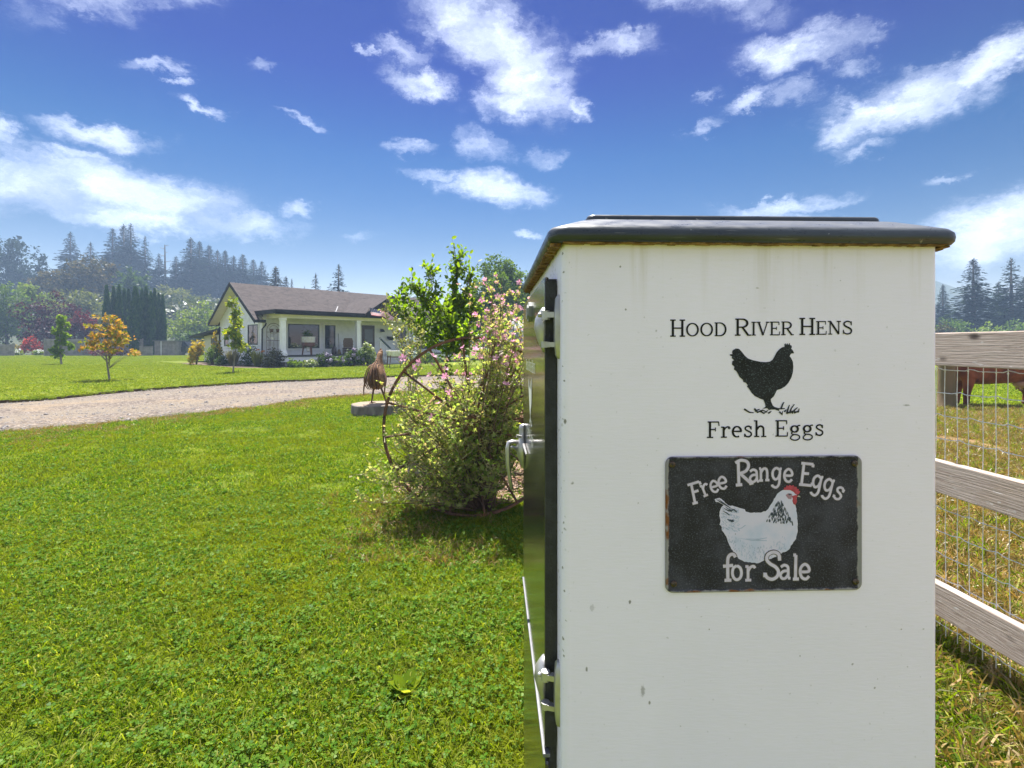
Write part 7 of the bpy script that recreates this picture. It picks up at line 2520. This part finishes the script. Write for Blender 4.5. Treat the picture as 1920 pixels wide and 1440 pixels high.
P = keep(field(33000, 1.2, 4.6, -1.8, .62))
P = P[lumps(P, 3.6, -.25) | (rng.random(len(P)) < .3)]
P = P[(P[:, 0] < FX(P[:, 1]) + .3)]
put_grass('lawn_grass', P, G1, .75, 1.3, 'mown grass and clover in the foreground')
P = keep(field(27000, 4.5, 10.5, -1.45, .35))
P = P[lumps(P, 2.3, -.12) | (rng.random(len(P)) < .3)]
P = P[P[:, 0] < FX(P[:, 1])]
put_grass('lawn_grass', P, G2, .75, 1.25, 'mown grass from the bush to the gravel drive')
P = keep(field(10000, 10, 17, -.6, .2))
P2 = np.concatenate([field(22000, 9.5, 30, -1.12, .12), field(26000, 28, 56, -1.1, -.4)])
inl = in_poly(P2, [(x, y + .04) for x, y in fe] + [(2.6, 60), (-75, 60), (-75, 3)])
P2 = P2[inl]
P2[:, 2] = LAWN
loc = np.array([[0.668 * (x - HC.x) + .744 * (y - HC.y), -.744 * (x - HC.x) + .668 * (y - HC.y)] for x, y, z in P2])
P2 = P2[~((loc[:, 0] > -2.2) & (loc[:, 1] > -3.9) & (loc[:, 1] < 13))]
put_grass('lawn_grass', np.concatenate([P, P2]), G3, .6, 1.0, 'mown lawn beyond the gravel drive')
# grass overhanging the drive's edges and dry verge
P = []
for (x, y) in fe:
    for k in range(16):
        P.append((x + rng.normal() * .15, y + .09 + abs(rng.normal()) * .06, LAWN - .01))
P = np.array(P)
put_grass('verge_grass', P, G2, .6, .9, 'grass along the far edge of the drive', .35)
P = []
for (x, y) in ne:
    for k in range(34):
        s_ = abs(rng.normal()) * (.55 if x < -4.5 else .22)
        P.append((x + rng.normal() * .3 + s_ * .4, y - s_ * .8 - .01 + .05 * rng.normal(), 0.004))
P = np.array(P)
put_grass('verge_grass', P, GD, .28, .5, 'dry straw coloured grass along the near edge of the drive', .4)
P = keep(field(1500, 3.1, 4.5, -.36, -.03))
put_grass('dry_grass', P[lumps(P, 1.6, -.05)], GD, .5, .9, 'dry grass in front of the flowering bush', .4)
n = 5200
i = rng.integers(0, len(ne) - 1, n)
e_ = np.array(ne)[i] + (np.array(ne)[i + 1] - np.array(ne)[i]) * rng.random((n, 1))
P = np.concatenate([e_ + np.stack([.45 * (q := np.abs(rng.normal(size=n)) * np.where(e_[:, 0] < -5, .75, .22)), -.9 * q], 1), np.zeros((n, 1))], 1)
P = keep(P[(P[:, 1] > 3) & (P[:, 0] < 1)])
P = P[lumps(P, 1.3, -.18)]
put_grass('dry_grass', P, GD[:2], .5, .95, 'dry trodden straw coloured verge at the near edge of the drive', .5)
# pasture behind the fence
P = field(26000, 1.2, 11, .25, 1.25)
P = P[(P[:, 0] > FX(P[:, 1]) - .05)]
P = P[lumps(P, .9, -.25)]
put_grass('pasture_grass', P, [GD[0], GD[1], GD[0], GD[2]], .7, 1.4, 'dry and green grass of the pasture', .4)
P = field(2500, 1.0, 2.6, .62, 1.2)
P = P[(P[:, 0] < FX(P[:, 1]) + .1)]
put_grass('verge_grass', P, [GD[0], GD[2], G1[1], G1[4]], .8, 1.5, 'long mixed grass at the foot of the board fence', .3)
P = field(9000, 10.3, 26, .55, 1.15)
put_grass('pasture_grass', P, G3, .8, 1.3, 'bright green pasture grass behind the cow')
# a dock plant and small stones
dk = thing('dock_plant', 'broad leaved yellow green weed in the foreground lawn', 'plant', gnd(760, 1305))
rng2 = np.random.default_rng(3)
a = rng2.random(16) * 6.283
A = np.stack([np.cos(a), np.sin(a), rng2.uniform(.25, 1.1, 16)], 1)
link('leaves', leaf_mesh('leaves', np.zeros((16, 3)) + .004, A, rng2.uniform(.05, .10, 16), OVAL, L_GRASS, rng2, np.array([[0, 0, 1.]] * 16) + A * -.3), dk)
n = 9000
P = field(n * 3, 6.5, 24, -1.15, .15)
P = P[in_poly(P, drive)][:n]
n = len(P)
P[:, 2] = .009
ST = []
for s_ in range(3):
    rg = random.Random(s_ + 40)
    mb = MB()
    mb.ell((0, 0, .3), 1, .8, .55, 6, 4)
    mb.v = [(x * rg.uniform(.75, 1.2), y * rg.uniform(.75, 1.2), z * rg.uniform(.8, 1.2)) for x, y, z in mb.v]
    ST.append(bpy.data.objects.new('stone', mb.mesh('stone', pmat('gravel_stone', (0.30, 0.27, 0.25), (0.18, 0.16, 0.15), .8, rough=.9))))
rot = np.stack([np.zeros(n), np.zeros(n), rng.random(n) * 6.28], 1)
scatter('gravel_stones', P, rot, rng.uniform(.008, .026, n) * (1 + (rng.random(n) < .04)), ST, label='loose grey stones on the gravel drive', cat='gravel')

# ------------------------------------------------------------------ haze
HAZE = 0.00115
hm = bpy.data.materials.new('haze')
hm.use_nodes = True
w = NT(hm.node_tree)
pv = w.n('ShaderNodeVolumePrincipled', ins={'Color': (0.50, 0.70, 1.0, 1), 'Density': HAZE, 'Anisotropy': 0.2})
ho = w.n('ShaderNodeOutputMaterial')
w.t.links.new(pv.outputs[0], ho.inputs['Volume'])
mb = MB()
mb.box(-600, 600, -120, 520, -1.0, 46)
tag(mb.build('haze', hm, kind='stuff'), 'thin summer haze over the valley', 'haze')
